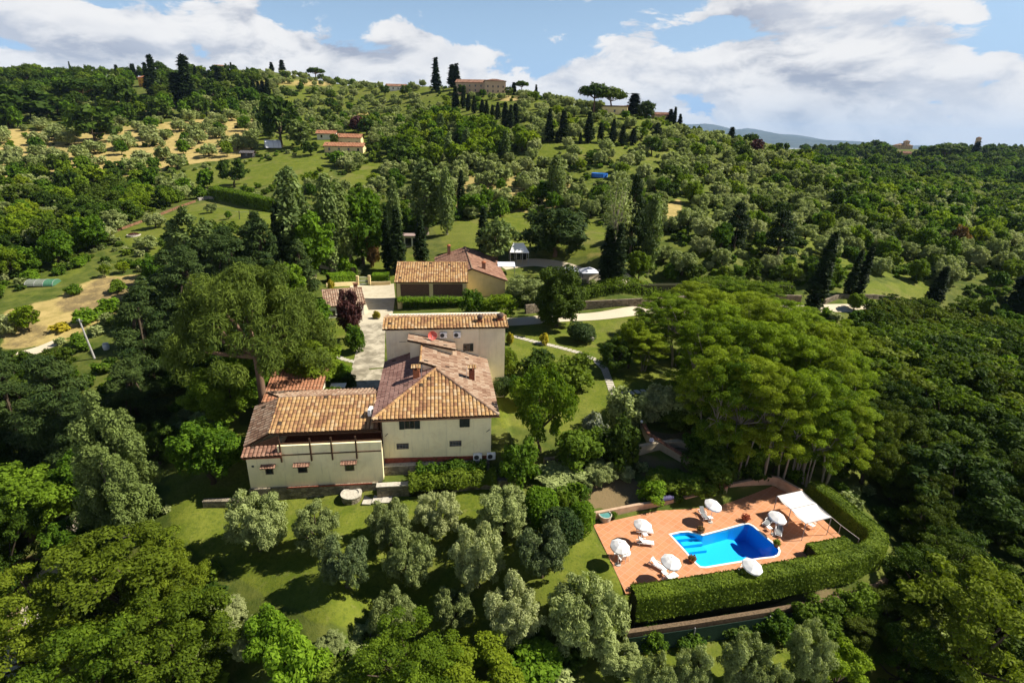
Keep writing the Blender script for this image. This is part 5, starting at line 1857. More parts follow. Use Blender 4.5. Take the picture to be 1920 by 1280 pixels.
for px, py, lab in ((1103, 527, 'large square white gazebo roof beside the pair of cypresses'), (1070, 525, 'square white gazebo roof partly behind the dark tree')):
    p = hit(px, py)
    if sq is None:
        sq = thing('square_gazebo', lab, 'gazebo', (0, 0, 0)); o = sq
        mb = MB(); r_ = 1.95
        mb.add([(-r_, -r_, 2.25), (r_, -r_, 2.25), (r_, r_, 2.25), (-r_, r_, 2.25), (-.5, -.5, 2.95), (.5, -.5, 2.95), (.5, .5, 2.95), (-.5, .5, 2.95), (0, 0, 3.15), (-r_, -r_, 2.1), (r_, -r_, 2.1), (r_, r_, 2.1), (-r_, r_, 2.1)],
               [(0, 1, 5, 4), (1, 2, 6, 5), (2, 3, 7, 6), (3, 0, 4, 7), (4, 5, 8), (5, 6, 8), (6, 7, 8), (7, 4, 8), (9, 10, 1, 0), (10, 11, 2, 1), (11, 12, 3, 2), (12, 9, 0, 3), (12, 11, 10, 9)])
        mb.build('roof', plain('gazebo_fabric', (.72, .73, .78), .8, .2, .03), sq)
        for x in (-1, 1):
            for y in (-1, 1): box('post', x * 1.8 - .05, x * 1.8 + .05, y * 1.8 - .05, y * 1.8 + .05, -.5, 2.098, DARKM, sq)
    else: o = dup(sq, (0, 0, 0), 0, lab)
    o.location = (p.x, p.y, p.z); o.rotation_euler = (0, 0, .12)
fr = thing('flower_bed', 'strip of red flowers along the upper terrace right of the gazebos', 'flower bed', (0, 0, 0))
P_ = []
fa, fb_ = hit(1142, 532), hit(1205, 533)
tt = rng.random(900)
P_ = np.stack([fa.x + (fb_.x - fa.x) * tt, fa.y + (fb_.y - fa.y) * tt + rng.normal(0, .35, 900), fa.z + (fb_.z - fa.z) * tt + rng.uniform(.1, .7, 900)], 1)
leaf_object('blossom', P_, np.tile([0, 0, 1.], (900, 1)), .14, LEAF['red'], fr)
leaf_object('foliage', P_ - [0, 0, .15], np.tile([0, 0, 1.], (900, 1)), .16, LEAF['shrub'], fr)

# retaining wall along the gravel road and hedge on top
mb = MB(); pts = hits((985, 588), (1040, 582), (1100, 580), (1200, 575), (1300, 569), (1400, 566), (1500, 568)); wall_run(mb, pts, .5, 1.7)
tag(mb.build('road_wall', STONE2), 'long rubble stone wall holding the bank above the gravel road', 'stone wall')
mb = MB(); pts = hits((1545, 570), (1570, 560), (1640, 560), (1690, 566)); wall_run(mb, pts, .5, 1.0)
tag(mb.build('road_wall', STONE2), 'low stone wall below the small lawn with the leaning cypresses', 'stone wall')
hedge('long loose hedge of bright bushes on top of the road wall', None, 2.6, 2.0, 16000, LEAF['shrub'], world_line=[tuple(Vector(p) + Vector((0, 1.6))) for p in hits((950, 580), (1000, 574), (1100, 562), (1200, 556), (1300, 553), (1400, 553), (1490, 556))], ls=.2, rag=.6, name='bushy_hedge')

# ivy on the terrace walls below the villa
def clump_strip(label, p0, p1, w_, h, n, m, z0, name='ivy_hedge'):
    t = thing(name, label, 'hedge', (0, 0, 0))
    a, c = Vector(hw(*p0)), Vector(hw(*p1))
    tt = rng.random(n)
    d = (c - a).normalized(); nn = Vector((-d.y, d.x))
    ang = rng.uniform(0, math.pi, n); k = rng.uniform(.7, 1.15, n) * (1 + .16 * np.sin(tt * 27 + 2 * np.sin(tt * 7)) + .16 * np.sin(tt * 11 + 2)) + rng.exponential(.12, n)
    ox, oz = np.cos(ang) * w_ / 2 * k, np.sin(ang) * h * k
    P_ = np.stack([a.x + (c.x - a.x) * tt + nn.x * ox, a.y + (c.y - a.y) * tt + nn.y * ox, z0 + oz], 1)
    N_ = np.stack([nn.x * np.cos(ang), nn.y * np.cos(ang), np.sin(ang)], 1)
    leaf_object('foliage', P_, N_, .15, m, t)
    mb = MB(); wall_run(mb, [(*a, z0 + h * .7), (*c, z0 + h * .7)], w_ * .5, h, .3); mb.build('branches', plain('twigs', (.028, .030, .012)), t)
clump_strip('upper row of ivy hedge growing below the red plinth of the villa', (3.3, -.75), (10.6, -.7), 1.1, .8, 4500, LEAF['shrub'], 1.7)
clump_strip('lower row of ivy hedge trailing over the retaining wall coping', (-.7 + .1, -2.5), (10.2, -2.3), 1.5, .9, 6500, LEAF['shrub'], 1.35) if False else clump_strip('lower row of ivy hedge trailing over the retaining wall coping', (2.6, -2.55), (11.5, -2.3), 1.5, .95, 6500, LEAF['shrub'], 1.25)

# wall with terracotta coping stepping down beside the person, and stone walls in the bank
COPE = plain('terracotta_coping', (.42, .19, .11), .85, .15, .3, 3.0)
mb = MB()
wall_run(mb, [(*pz(1204, 792, 2.9).xy, 3.0), (*pz(1216, 815, 2.8).xy, 2.9), (*pz(1250, 835, 2.5).xy, 2.5), (*pz(1285, 855, 2.2).xy, 2.1), (*pz(1330, 885, 1.6).xy, 1.6), (*pz(1362, 915, 1.25).xy, 1.25)], .38, 1, 1.8, 0, .14, 1)
tag(mb.build('coped_wall', [plaster('bank_plaster', (.42, .35, .24), amount=.8), COPE]), 'wall with terracotta coping stepping down the bank from the person to the terrace', 'wall')
mb = MB(); wall_run(mb, [(*pz(1196, 850, 1.6).xy, 2.6), (*pz(1225, 838, 2.0).xy, 2.6), (*pz(1270, 832, 2.0).xy, 2.5), (*pz(1306, 838, 2.0).xy, 2.3)], .5, 1.6, 1.6)
tag(mb.build('bank_wall', plaster('bank_plaster', (.42, .35, .24))), 'earth-coloured plastered wall beside the terracotta coping', 'wall')
mb = MB(); wall_run(mb, [(*pz(1020, 868, 1.4).xy, 2.0), (*pz(1080, 862, 1.4).xy, 2.0), (*pz(1145, 858, 1.4).xy, 2.0), (*pz(1190, 856, 1.4).xy, 2.0)], .5, 1.2, 1.5)
tag(mb.build('bank_wall', STONE), 'rubble stone wall under the shrubs between the villa and the pool', 'stone wall')

# lamp by the wall
p = pz(1203, 790, 4.2)
lp = thing('garden_lamp', 'white globe lamp on a short post beside the terracotta coping', 'lamp', (p.x, p.y, gz(p.x, p.y)))
hgt = p.z - lp.location.z
mb = MB(); mb.tube([(0, 0, 0), (0, 0, hgt - .16)], .035, 7); mb.build('post', DARKM, lp)
mb = MB(); mb.lathe([(.03, -.17), (.12, -.13), (.17, 0), (.12, .13), (.02, .17)], 12, (0, 0, hgt)); mb.build('globe', WHITEPL, lp, True)


# ---- the person: white shirt, dark trousers, dark hair, arms folded in front
def person(px, py):
    p = pz(px, py, 2.5)
    g = gz(p.x, p.y)
    root = thing('person', 'person in a white shirt and dark trousers standing behind the terracotta coping', 'person', (p.x, p.y, g), R(-12))
    V = [(0, 0, .95), (0, .01, 1.12), (0, .01, 1.30), (0, .0, 1.43), (0, -.01, 1.50), (0, -.02, 1.60), (0, -.02, 1.70),
         (.10, 0, .92), (.11, -.02, .50), (.12, .02, .09), (.13, -.10, .04),
         (-.10, 0, .92), (-.11, -.03, .50), (-.12, .02, .09), (-.13, -.10, .04),
         (.17, 0, 1.40), (.25, .02, 1.13), (.12, -.17, 1.06), (.04, -.20, 1.07),
         (-.17, 0, 1.40), (-.25, .02, 1.13), (-.12, -.17, 1.04), (-.04, -.21, 1.04)]
    Rd = [.15, .135, .155, .11, .055, .085, .075, .095, .065, .045, .035, .095, .065, .045, .035, .065, .045, .035, .03, .065, .045, .035, .03]
    E = [(0, 1), (1, 2), (2, 3), (3, 4), (4, 5), (5, 6), (0, 7), (7, 8), (8, 9), (9, 10), (0, 11), (11, 12), (12, 13), (13, 14), (3, 15), (15, 16), (16, 17), (17, 18), (3, 19), (19, 20), (20, 21), (21, 22)]
    for s, w_ in ((1, 18), (-1, 22)):     # fingers and thumb folded over the other arm
        wx, wy, wz = V[w_]
        for k in range(5):
            V += [(wx - s * .045, wy - .012 + (.01 if k == 4 else 0), wz + .032 - k * .017), (wx - s * (.105 - .012 * abs(k - 1.5) - (.03 if k == 4 else 0)), wy - .004, wz + .028 - k * .018)]
            Rd += [.0095, .0080]
            E += [(w_, len(V) - 2), (len(V) - 2, len(V) - 1)]
    me = bpy.data.meshes.new('body')
    me.from_pydata(V, E, [])
    o = bpy.data.objects.new('body', me)
    COL.objects.link(o); o.parent = root
    sk = o.modifiers.new('skin', 'SKIN'); sk.use_smooth_shade = True
    for i, r_ in enumerate(Rd): me.skin_vertices[0].data[i].radius = (r_, r_)
    for d_ in me.skin_vertices[0].data: d_.use_root = False
    me.skin_vertices[0].data[0].use_root = True
    sb = o.modifiers.new('sub', 'SUBSURF'); sb.levels = sb.render_levels = 2
    def f(t, b):
        s = t.new('ShaderNodeSeparateXYZ'); t.set(s.inputs[0], objco(t))
        z, y = s.outputs[2], s.outputs[1]
        skin, shirt, tr_, hair = (.50, .30, .20), (.72, .72, .86), (.02, .022, .035), (.025, .018, .014)
        c = t.mix(t.math('GREATER_THAN', z, .97), tr_, shirt)
        c = t.mix(t.math('MULTIPLY', t.math('LESS_THAN', y, -.185), t.math('GREATER_THAN', z, .97)), c, skin)
        c = t.mix(t.math('GREATER_THAN', z, 1.485), c, skin)
        c = t.mix(t.math('LESS_THAN', z, .075), c, (.015, .012, .01))
        t.set(b.inputs['Base Color'], c)
    me.materials.append(mat('person_skin_and_clothes', f, .8, .2))
    mb = MB(); mb.lathe([(.098, 1.62), (.104, 1.68), (.09, 1.745), (.05, 1.79), (.005, 1.80)], 14, (0, .012, 0)); h_ = mb.build('hair', plain('dark_hair', (.02, .014, .01), .6, .3, .1), root, True)
    mb = MB()
    mb.tube([(0, -.10, 1.63), (0, -.125, 1.605)], [.012, .016], 6)
    for s in (-1, 1): mb.lathe([(.001, -.025), (.016, -.01), (.016, .012), (.002, .026)], 6, (s * .092, -.02, 1.62))
    mb.build('nose_and_ears', plain('skin', (.50, .30, .20), .6), root, True)
    mb = MB()
    for s in (-1, 1): mb.lathe([(.001, -.01), (.012, 0), (.001, .01)], 6, (s * .032, -.098, 1.645))
    mb.box(-.025, .025, -.102, -.092, 1.567, 1.575)
    mb.build('eyes_and_mouth', plain('dark_hair', (.02, .014, .01)), root)
person(1221, 830)

# ---- boulders, flower tufts and benches on the right lawn
def boulder(label, px, py, r, pos=None, seed=1, flat=.6):
    p = pos or hit(px, py)
    rr_ = np.random.default_rng(seed)
    bm = bmesh.new()
    bmesh.ops.create_icosphere(bm, subdivisions=2, radius=r)
    for v in bm.verts:
        v.co *= 1 + .22 * math.sin(v.co.x * 5 / r * .5 + seed) + rr_.uniform(-.08, .08)
        v.co.z *= flat
    me = bpy.data.meshes.new('boulder'); bm.to_mesh(me); bm.free(); me.materials.append(ROCK)
    o = bpy.data.objects.new('boulder', me); COL.objects.link(o)
    o.location = (p.x, p.y, gz(p.x, p.y) + r * .2)
    return tag(o, label, 'boulder')
boulder('pale boulder beside the round bush on the right lawn', 1106, 637, .75)
boulder('pale boulder at the foot of the tall clipped hedge on the bank', 1098, 968 - 3, .3, seed=3)
boulder('pale rocks on the shaded grass left of the villa', 297, 783, .7, seed=4)
sl = hit(364, 806)
o = box('stone_slab', -.9, .9, -.5, .5, -.1, .18, ROPE); o.location = sl; o.rotation_euler = (0, 0, .3)
tag(o, 'pale flat stone slab lying on the lawn left of the villa', 'stone slab')

# ---- far houses on the hill
def far_house(label, px, py, w, d, h, rise, wm, rm, rz=0.0, name='hill_house', cat='house', nw=3, hip=False, floors=1, dist=None, flat=False, zoff=0.0):
    p = hit(px, py) if dist is None else pd(px, py, dist)
    wins = [(-w / 2 + w * (i + .5) / nw, 1.5 + 2.8 * f_, .9, 1.3) for i in range(nw) for f_ in range(floors)]
    return gable_house(name, label, cat, (p.x, p.y, (gz(p.x, p.y) if dist is None else p.z) + zoff), rz, w, d, h, rise, wm, rm, .5, wins, .7, hip, 3.0, flat)
far_house('orange plastered house among the dark trees on the left crest', 268, 163, 9, 9, 6.5, 1.5, ORANGEP, T_ORANGE, -.45, nw=2, floors=2)
far_house('low bungalow with an orange roof in the middle of the hill', 645, 287, 17, 7, 2.8, 1.3, OCHRE, T_ORANGE, .05, nw=4)
far_house('orange tiled upper storey set behind the bungalow', 655, 275, 11, 6, 4.0, 1.4, OCHRE, T_ORANGE, .05, name='hill_annexe', nw=3)
far_house('small house with a red roof behind the bungalow', 612, 262, 9, 6, 2.8, 1.3, WHITEP, T_ORANGE, .1, nw=2)
far_house('long farmhouse with pale stone walls on top of the hill', 886, 174, 23, 10, 6.2, 2.0, PINKP, T_RED, -.12, name='hill_farmhouse', nw=6, floors=2)
far_house('square stone tower house at the right end of the hilltop farmhouse', 929, 176, 13.5, 11, 7.6, 1.4, PINKP, T_RED, .16, name='tower_house', nw=4, floors=2, hip=True)
far_house('white house with a red roof left of the tall single cypress', 742, 170, 15, 7, 3.0, 1.5, WHITEP, T_RED, .0, nw=4)
far_house('ochre house under the pair of umbrella pines on the right crest', 1152, 214, 13, 8, 3.6, .4, OCHRE, T_RED, -.2, nw=3)
far_house('small pinkish tower house on the far left crest', 414, 138, 11, 8, 6, 1.2, PINKP, T_RED, .2, nw=2, floors=2)
far_house('brown stone house near the small cypress on the right crest', 1242, 222, 9, 6, 3.2, 1.2, PINKP, T_RED, .1, nw=2)
far_house('little dark hut beside the white greenhouse', 463, 297, 5, 4, 2.2, .7, plain('dark_plank', (.06, .055, .06), .8), plain('dark_felt', (.09, .085, .09), .9), .1, name='garden_hut', cat='hut', nw=1)
far_house('pale villa with a small roof turret on the far right ridge', 1697, 280, 22, 12, 5, 2.5, PINKP, T_TAN, .1, name='ridge_villa', nw=7, floors=2, hip=True)
far_house('squat turret rising over the roof of the far right villa', 1699, 280, 6, 5, 10.5, 1.5, PINKP, T_TAN, .1, name='ridge_turret', cat='turret', nw=2, hip=True)
far_house('brown farm buildings below the far right villa', 1692, 294, 24, 9, 4, 2.2, PINKP, T_RED, .05, name='ridge_farm', nw=6)
far_house('slim stone tower on the far right skyline', 1831, 283, 4.5, 4.5, 17, 1.5, PINKP, T_RED, .05, name='skyline_tower', cat='tower', nw=1, hip=True, floors=3)
# greenhouse
p = hit(512, 277)
gh_ = thing('white_greenhouse', 'white rounded plastic greenhouse beside the dark hut', 'greenhouse', (p.x, p.y, p.z), .5)
mb = MB()
prof = [(3.4 * math.cos(a), 3.4 * math.sin(a)) for a in np.linspace(0, math.pi, 13)]
for x in (-3.4, 3.4): pass
vs = [(x, y, z) for x in (-3.4, 3.4) for y, z in prof]
mb.add(vs, [(k, k + 1, 13 + k + 1, 13 + k) for k in range(12)] + [tuple(range(12, -1, -1)), tuple(range(13, 26))])
mb.build('cover', plain('greenhouse_film', (.74, .76, .80), .4, .4, .04), gh_)
mb = MB()
for x in (-2.2, 0, 2.2): mb.tube([(x, y * 1.01, z * 1.01) for y, z in prof], .05, 4)
mb.build('hoops', METAL, gh_)
# covered pool on the hill
p = hit(1124, 330)
o = tag(thing('hill_pool', 'small bright blue above-ground pool high on the hill', 'pool', (p.x, p.y, p.z)), None)
mb = MB(); mb.lathe([(3.0, -.4), (3.0, 1.0), (2.9, 1.02), (2.85, .8)], 20); mb.build('pool_side', BLUEB, o)
mb = MB(); mb.lathe([(2.84, .78), (2.84, .82)], 20); mb.build('water', plain('hill_pool_water', (.06, .42, .80), .2, .5, .05), o)
# walled garden on the left: red brick edging, hedge, clothes posts
mb = MB(); wall_run(mb, hits((210, 438), (255, 421), (300, 404), (340, 388), (366, 379)), .5, .55)
tag(mb.build('brick_edging', plain('red_earth', (.24, .13, .075), .95, .1, .3, 2.0)), 'red brick edging wall along the left side of the walled lawn', 'wall')
mb = MB(); wall_run(mb, hits((372, 376), (392, 372), (404, 374)), 1.2, .8)
tag(mb.build('rubble_wall', ROCK), 'pale rubble heap at the top corner of the walled lawn', 'wall')
hedge('tall dark clipped hedge along the top of the walled lawn', ((402, 371), (440, 379), (480, 390), (520, 399), (560, 408)), 3.0, 3.6, 14000, LEAF['shrub'], ls=.3, rag=.35)
fbd = hit(251, 442)
t = thing('round_flower_bed', 'small round stone-edged flower bed in the walled lawn', 'flower bed', (fbd.x, fbd.y, fbd.z))
mb = MB(); mb.lathe([(1.6, -.3), (1.6, .3), (1.35, .32), (1.3, .15), (.01, .2)], 18); mb.build('edging', ROPE, t)
d = rng.normal(0, 1, (500, 3)); d[:, 2] = np.abs(d[:, 2]); d /= np.linalg.norm(d, axis=1)[:, None]
leaf_object('plants', d * [1.2, 1.2, .5] + [0, 0, .2], d, .16, LEAF['purple'], t)
t = thing('clothes_line', 'two dark posts with a line across the walled lawn', 'clothes line', (0, 0, 0))
pa, pb, pc = hit(449, 411), hit(469, 411), hit(405, 398)
for p in (pa, pb):
    mb = MB(); mb.tube([(p.x, p.y, p.z - .3), (p.x + .2, p.y, p.z + 2.3)], .10, 6); mb.build('post', DARKM, t)
mb = MB(); mb.tube([(pc.x, pc.y, pc.z + 1.6), (pa.x, pa.y, pa.z + 1.9), (pb.x, pb.y, pb.z + 1.9)], .03, 4); mb.build('line', METAL, t)

# allotment on the left: green tunnel, pole, pale sheets
p = hit(82, 533)
t = thing('poly_tunnel', 'low tunnel under pale grey and green netting in the left field', 'polytunnel', (p.x, p.y, p.z), .15)
t.scale = (.72, .72, .7)
prof = [(2.2 * math.cos(a), 1.5 * math.sin(a)) for a in np.linspace(0, math.pi, 11)]
for x0, x1, m_, nm in ((-3.8, 1.0, plain('pale_netting', (.20, .23, .18), .8, .2, .25), 'pale_cover'), (1.003, 3.6, plain('green_cover', (.07, .19, .11), .7, .2, .15), 'green_cover')):
    mb = MB(); mb.add([(x, y, z) for x in (x0, x1) for y, z in prof], [(k, k + 1, 11 + k + 1, 11 + k) for k in range(10)] + [tuple(range(10, -1, -1)), tuple(range(11, 22))]); mb.build(nm, m_, t)
mb = MB()
for x in (-3.7, -1.3, 1.0, 3.5): mb.tube([(x, y * 1.02, z * 1.02) for y, z in prof], .04, 4)
mb.build('hoops', METAL, t)
p = hit(178, 672)
t = thing('utility_pole', 'leaning pale utility pole at the edge of the left field', 'pole', (p.x, p.y, p.z))
mb = MB(); mb.tube([(0, 0, -.4), (-1.0, .1, 6.6)], [.16, .11], 8); mb.build('shaft', plain('pole_grey', (.38, .37, .35), .8), t)
mb = MB(); mb.box(-1.4, -.55, .05, .15, 6.2, 6.32); mb.build('crossarm', METAL, t)
p = hit(275, 530)
t = thing('garden_table', 'white plastic sheet-covered table at the top of the left field', 'table', (p.x, p.y, p.z), .3)
box('table_top', -1.1, 1.1, -.6, .6, .8, .9, WHITEPL, t)
for x in (-1, 1): box('leg', x - .06, x + .06, -.5, .5, -.2, .797, WHITEPL, t)
p = hit(200, 655)
t = thing('white_barrel', 'white barrel standing by the foot of the leaning pole', 'barrel', (p.x, p.y, p.z))
mb = MB(); mb.lathe([(.4, 0), (.5, .5), (.42, 1.0)], 14); mb.build('drum', WHITEPL, t)
mb = MB(); mb.lathe([(.44, 1.003), (.44, 1.07)], 14); mb.build('lid', METAL, t)

# ------------------------------------------------------------------ tree kinds, grown once at unit height and copied
def shell(clumps, n, up=.35, inner=.55, fuzz=.09):
    """points and normals on lumpy clumps; clumps rows: x y z rx ry rz"""
    c = np.array(clumps, float)
    ar = (c[:, 3] * c[:, 4] + c[:, 3] * c[:, 5] + c[:, 4] * c[:, 5]) / 3
    k = rng.choice(len(c), n, p=ar / ar.sum())
    d = rng.normal(0, 1, (n, 3))
    d[:, 2] += up
    d /= np.linalg.norm(d, axis=1)[:, None]
    rad = inner + (1.0 - inner) * rng.random(n) ** .45 + np.minimum(rng.exponential(fuzz, n), fuzz * 4)
    P_ = c[k, :3] + d * c[k, 3:6] * rad[:, None]
    N_ = d + np.array([0, 0, .45])
    area = float((4 * math.pi * ar).sum())
    ct = rng.normal(0, .16, len(c))
    tint = np.clip(.48 + ct[k] + rng.normal(0, .2, n), 0, 1)
    return P_, N_, tint, area


def limbs(clumps, base_h, r0, n_main=5, wob=.03, stems=1, spread=.0, sides=6, thin=.25):
    """trunk(s) forking into limbs that reach the clumps"""
    mb = MB()
    c = np.array(clumps, float)
    for s in range(stems):
        a = 2 * math.pi * s / max(stems, 1) + .5
        bx, by = (spread * .3 * math.cos(a), spread * .3 * math.sin(a)) if stems > 1 else (0, 0)
        tx, ty = (spread * math.cos(a), spread * math.sin(a)) if stems > 1 else (0, 0)
        rr_ = r0 / (stems ** .5)
        pts = [(bx + (tx - bx) * t + rng.normal(0, wob) * t, by + (ty - by) * t + rng.normal(0, wob) * t, -.03 + (base_h + .03) * t) for t in (0, .33, .66, 1)]
        mb.tube(pts, [rr_ * 1.35, rr_, rr_ * .85, rr_ * .75], sides, cap=False)
        top = np.array(pts[-1])
        mine = [i for i in range(len(c)) if i % stems == s]
        mine.sort(key=lambda i: -c[i, 3])
        for i in mine[:n_main]:
            e = c[i, :3]
            mid = top * .5 + e * .5 + rng.normal(0, wob, 3) - [0, 0, .02]
            mb.tube([tuple(top), tuple(mid), tuple(e)], [rr_ * .55, rr_ * .35, rr_ * thin * .5], max(4, sides - 2), cap=False)
    return mb


def refine(clumps, k, f, keep=.6):
    """break each clump into smaller tufts round its surface"""
    o = []
    for (x, y, z, a, b_, c_) in clumps:
        o.append((x, y, z, a * keep, b_ * keep, c_ * keep))
        for _ in range(k):
            d = rng.normal(0, 1, 3); d[2] += .25; d /= np.linalg.norm(d)
            g = f * rng.uniform(.7, 1.35)
            q_ = rng.uniform(.62, .98)
            o.append((x + d[0] * a * q_, y + d[1] * b_ * q_, z + d[2] * c_ * q_, a * g, b_ * g, c_ * g))
    return o


def sph(n, z0, z1, rmax, prof, rk, jit=.25, flat=.85):
    """clumps spread through a crown whose half width at height t is rmax*prof(t)"""
    out_ = []
    gold = 2.399963
    for i in range(n):
        t = (i + .5) / n
        R_ = rmax * prof(t)
        rr_ = max(0, R_ - rk * .55) * (.55 + .45 * rng.random() ** .5)
        a = i * gold + rng.normal(0, .3)
        k = rk * rng.uniform(1 - jit, 1 + jit) * (.75 + .25 * prof(t))
        out_.append((rr_ * math.cos(a), rr_ * math.sin(a), z0 + (z1 - z0) * t + rng.normal(0, .02), k, k, k * flat))
    return out_


def k_olive():
    c = sph(24, .26, .82, .58, lambda t: math.sin(math.pi * (.30 + .50 * t)) ** .6, .19, .3, .8)
    return refine(c, 7, .40), limbs(c, .20, .050, 8, .035), 1.0, dict(asp=.32, up=.2, inner=.4)
def k_broad():
    c = sph(26, .28, .90, .40, lambda t: math.sin(math.pi * (.16 + .74 * t)) ** .6, .145, .3)
    return refine(c, 5, .45), limbs(c, .25, .03, 8), .84, dict(asp=.55)
def k_dense():
    c = sph(34, .16, .90, .42, lambda t: math.sin(math.pi * (.20 + .66 * t)) ** .55, .15, .3)
    return refine(c, 5, .45), limbs(c, .15, .03, 8), .84, dict(asp=.55)
def k_wide():
    c = sph(24, .30, .86, .52, lambda t: math.sin(math.pi * (.2 + .66 * t)) ** .5, .16, .35, .7)
    return refine(c, 5, .45), limbs(c, .24, .035, 8), 1.08, dict(asp=.55)
def k_robinia():
    c = []
    for i in range(135):
        t = rng.random() ** .85
        R_ = .36 * math.sin(math.pi * (.24 + .62 * t)) ** .6
        a, r_ = rng.uniform(0, 6.283), R_ * rng.random() ** .5
        k = rng.uniform(.036, .072)
        c.append((r_ * math.cos(a), r_ * math.sin(a), .40 + .57 * t - .16 * (r_ / .36) ** 2, k, k, k * .42))
    return c, limbs(c, .46, .017, 12, .03, 3, .09, 6, .35), .74, dict(asp=.55, up=.7, inner=.3)
def k_layer():
    c = []
    for i in range(90):
        t = rng.random()
        R_ = .46 * math.sin(math.pi * (.18 + .68 * t)) ** .6
        a, r_ = rng.uniform(0, 6.283), R_ * rng.random() ** .5
        k = rng.uniform(.05, .10)
        c.append((r_ * math.cos(a), r_ * math.sin(a), .24 + .68 * t - .10 * (r_ / .46) ** 2, k, k, k * .5))
    return c, limbs(c, .22, .03, 14, .03), .98, dict(asp=.55, up=.6, inner=.3)
def k_poplar():
    c = sph(30, .12, .95, .17, lambda t: (math.sin(math.pi * (.12 + .80 * t ** .9)) ** .8), .075, .3, 1.5)
    return c, limbs(c, .5, .022, 6, .01), .38, dict(asp=.55, up=.6)
def k_bigpoplar():
    c = []
    for (ox, oy, top, rad) in ((0, 0, 1, .16), (.15, .02, .84, .13), (-.12, .05, .66, .12), (.06, -.15, .60, .12)):
        for (x, y, z, a, b_, d) in sph(13, .10, top - .05, rad, lambda t: (1 - t ** 2.2) ** .5 * .95 + .05, .07, .3, 1.3): c.append((x + ox, y + oy, z, a, b_, d))
    return refine(c, 4, .5), limbs(c, .4, .03, 10, .02), .66, dict(asp=.55, up=.5)
def k_cypress():
    c = sph(80, .03, .97, .074, lambda t: max(.06, (1 - t) ** .62 * min(1, (t + .10) / .30)) * 1.25, .030, .2, 2.6)
    return c, limbs(c, .3, .014, 4, .004), .19, dict(asp=.38, up=.9, inner=.8, fuzz=.03)
def k_pine():
    c = []
    for i in range(120):
        a, r_ = rng.uniform(0, 6.283), .60 * rng.random() ** .5
        k = rng.uniform(.055, .100)
        c.append((r_ * math.cos(a), r_ * math.sin(a), .88 - .42 * (r_ / .60) ** 2.0 + rng.normal(0, .035), k, k, k * .8))
    return c, limbs(c, .42, .034, 14, .02, 1, 0, 8, .3), 1.32, dict(asp=.18, up=.5)
def k_roundpine():
    c = sph(44, .22, .90, .46, lambda t: math.sin(math.pi * (.26 + .60 * t)) ** .5, .135, .25, .85)
    return refine(c, 5, .45), limbs(c, .32, .03, 8), .98, dict(asp=.25, up=.4)
def k_cappine():
    c = []
    for i in range(64):
        a, r_ = rng.uniform(0, 6.283), .44 * rng.random() ** .5
        k = rng.uniform(.085, .125)
        c.append((r_ * math.cos(a), r_ * math.sin(a), .62 + .30 * rng.random() * (1 - (r_ / .5) ** 2) + .04, k, k, k * .8))
    return c, limbs(c, .48, .030, 8, .02), 1.0, dict(asp=.3, up=.5, inner=.6)
def k_cedar():
    c = []
    for i in range(76):
        t = rng.random() ** .8
        z = .10 + .84 * t
        R_ = .31 * (1 - t) ** .72 + .03
        a = i * 2.399963
        f_ = rng.uniform(.45, 1.0)
        k = .045 + .055 * (1 - t)
        c.append((R_ * f_ * math.cos(a), R_ * f_ * math.sin(a), z - .08 * f_ * (1 - t), k * 1.25, k * 1.25, k * .48))
    return c, limbs(c, .8, .022, 4, .004), .70, dict(asp=.24, up=.3, inner=.3)
def k_shrub():
    c = sph(14, .22, .72, .50, lambda t: math.sin(math.pi * (.3 + .55 * t)) ** .5, .25, .3, .9)
    return refine(c, 5, .45), limbs(c, .12, .04, 6), 1.15, dict(asp=.55)
def k_ball():
    c = sph(12, .30, .68, .40, lambda t: math.sin(math.pi * (.3 + .45 * t)) ** .5, .30, .1, .95)
    return c, limbs(c, .12, .04, 5), 1.05, dict(asp=.5, inner=.85, fuzz=.03)
def k_bare():
    c = sph(16, .35, .95, .20, lambda t: math.sin(math.pi * (.2 + .6 * t)), .10, .3, 1.3)
    return c, limbs(c, .35, .022, 16, .02), .48, dict(asp=.2, up=.3, inner=.2, sparse=.22)


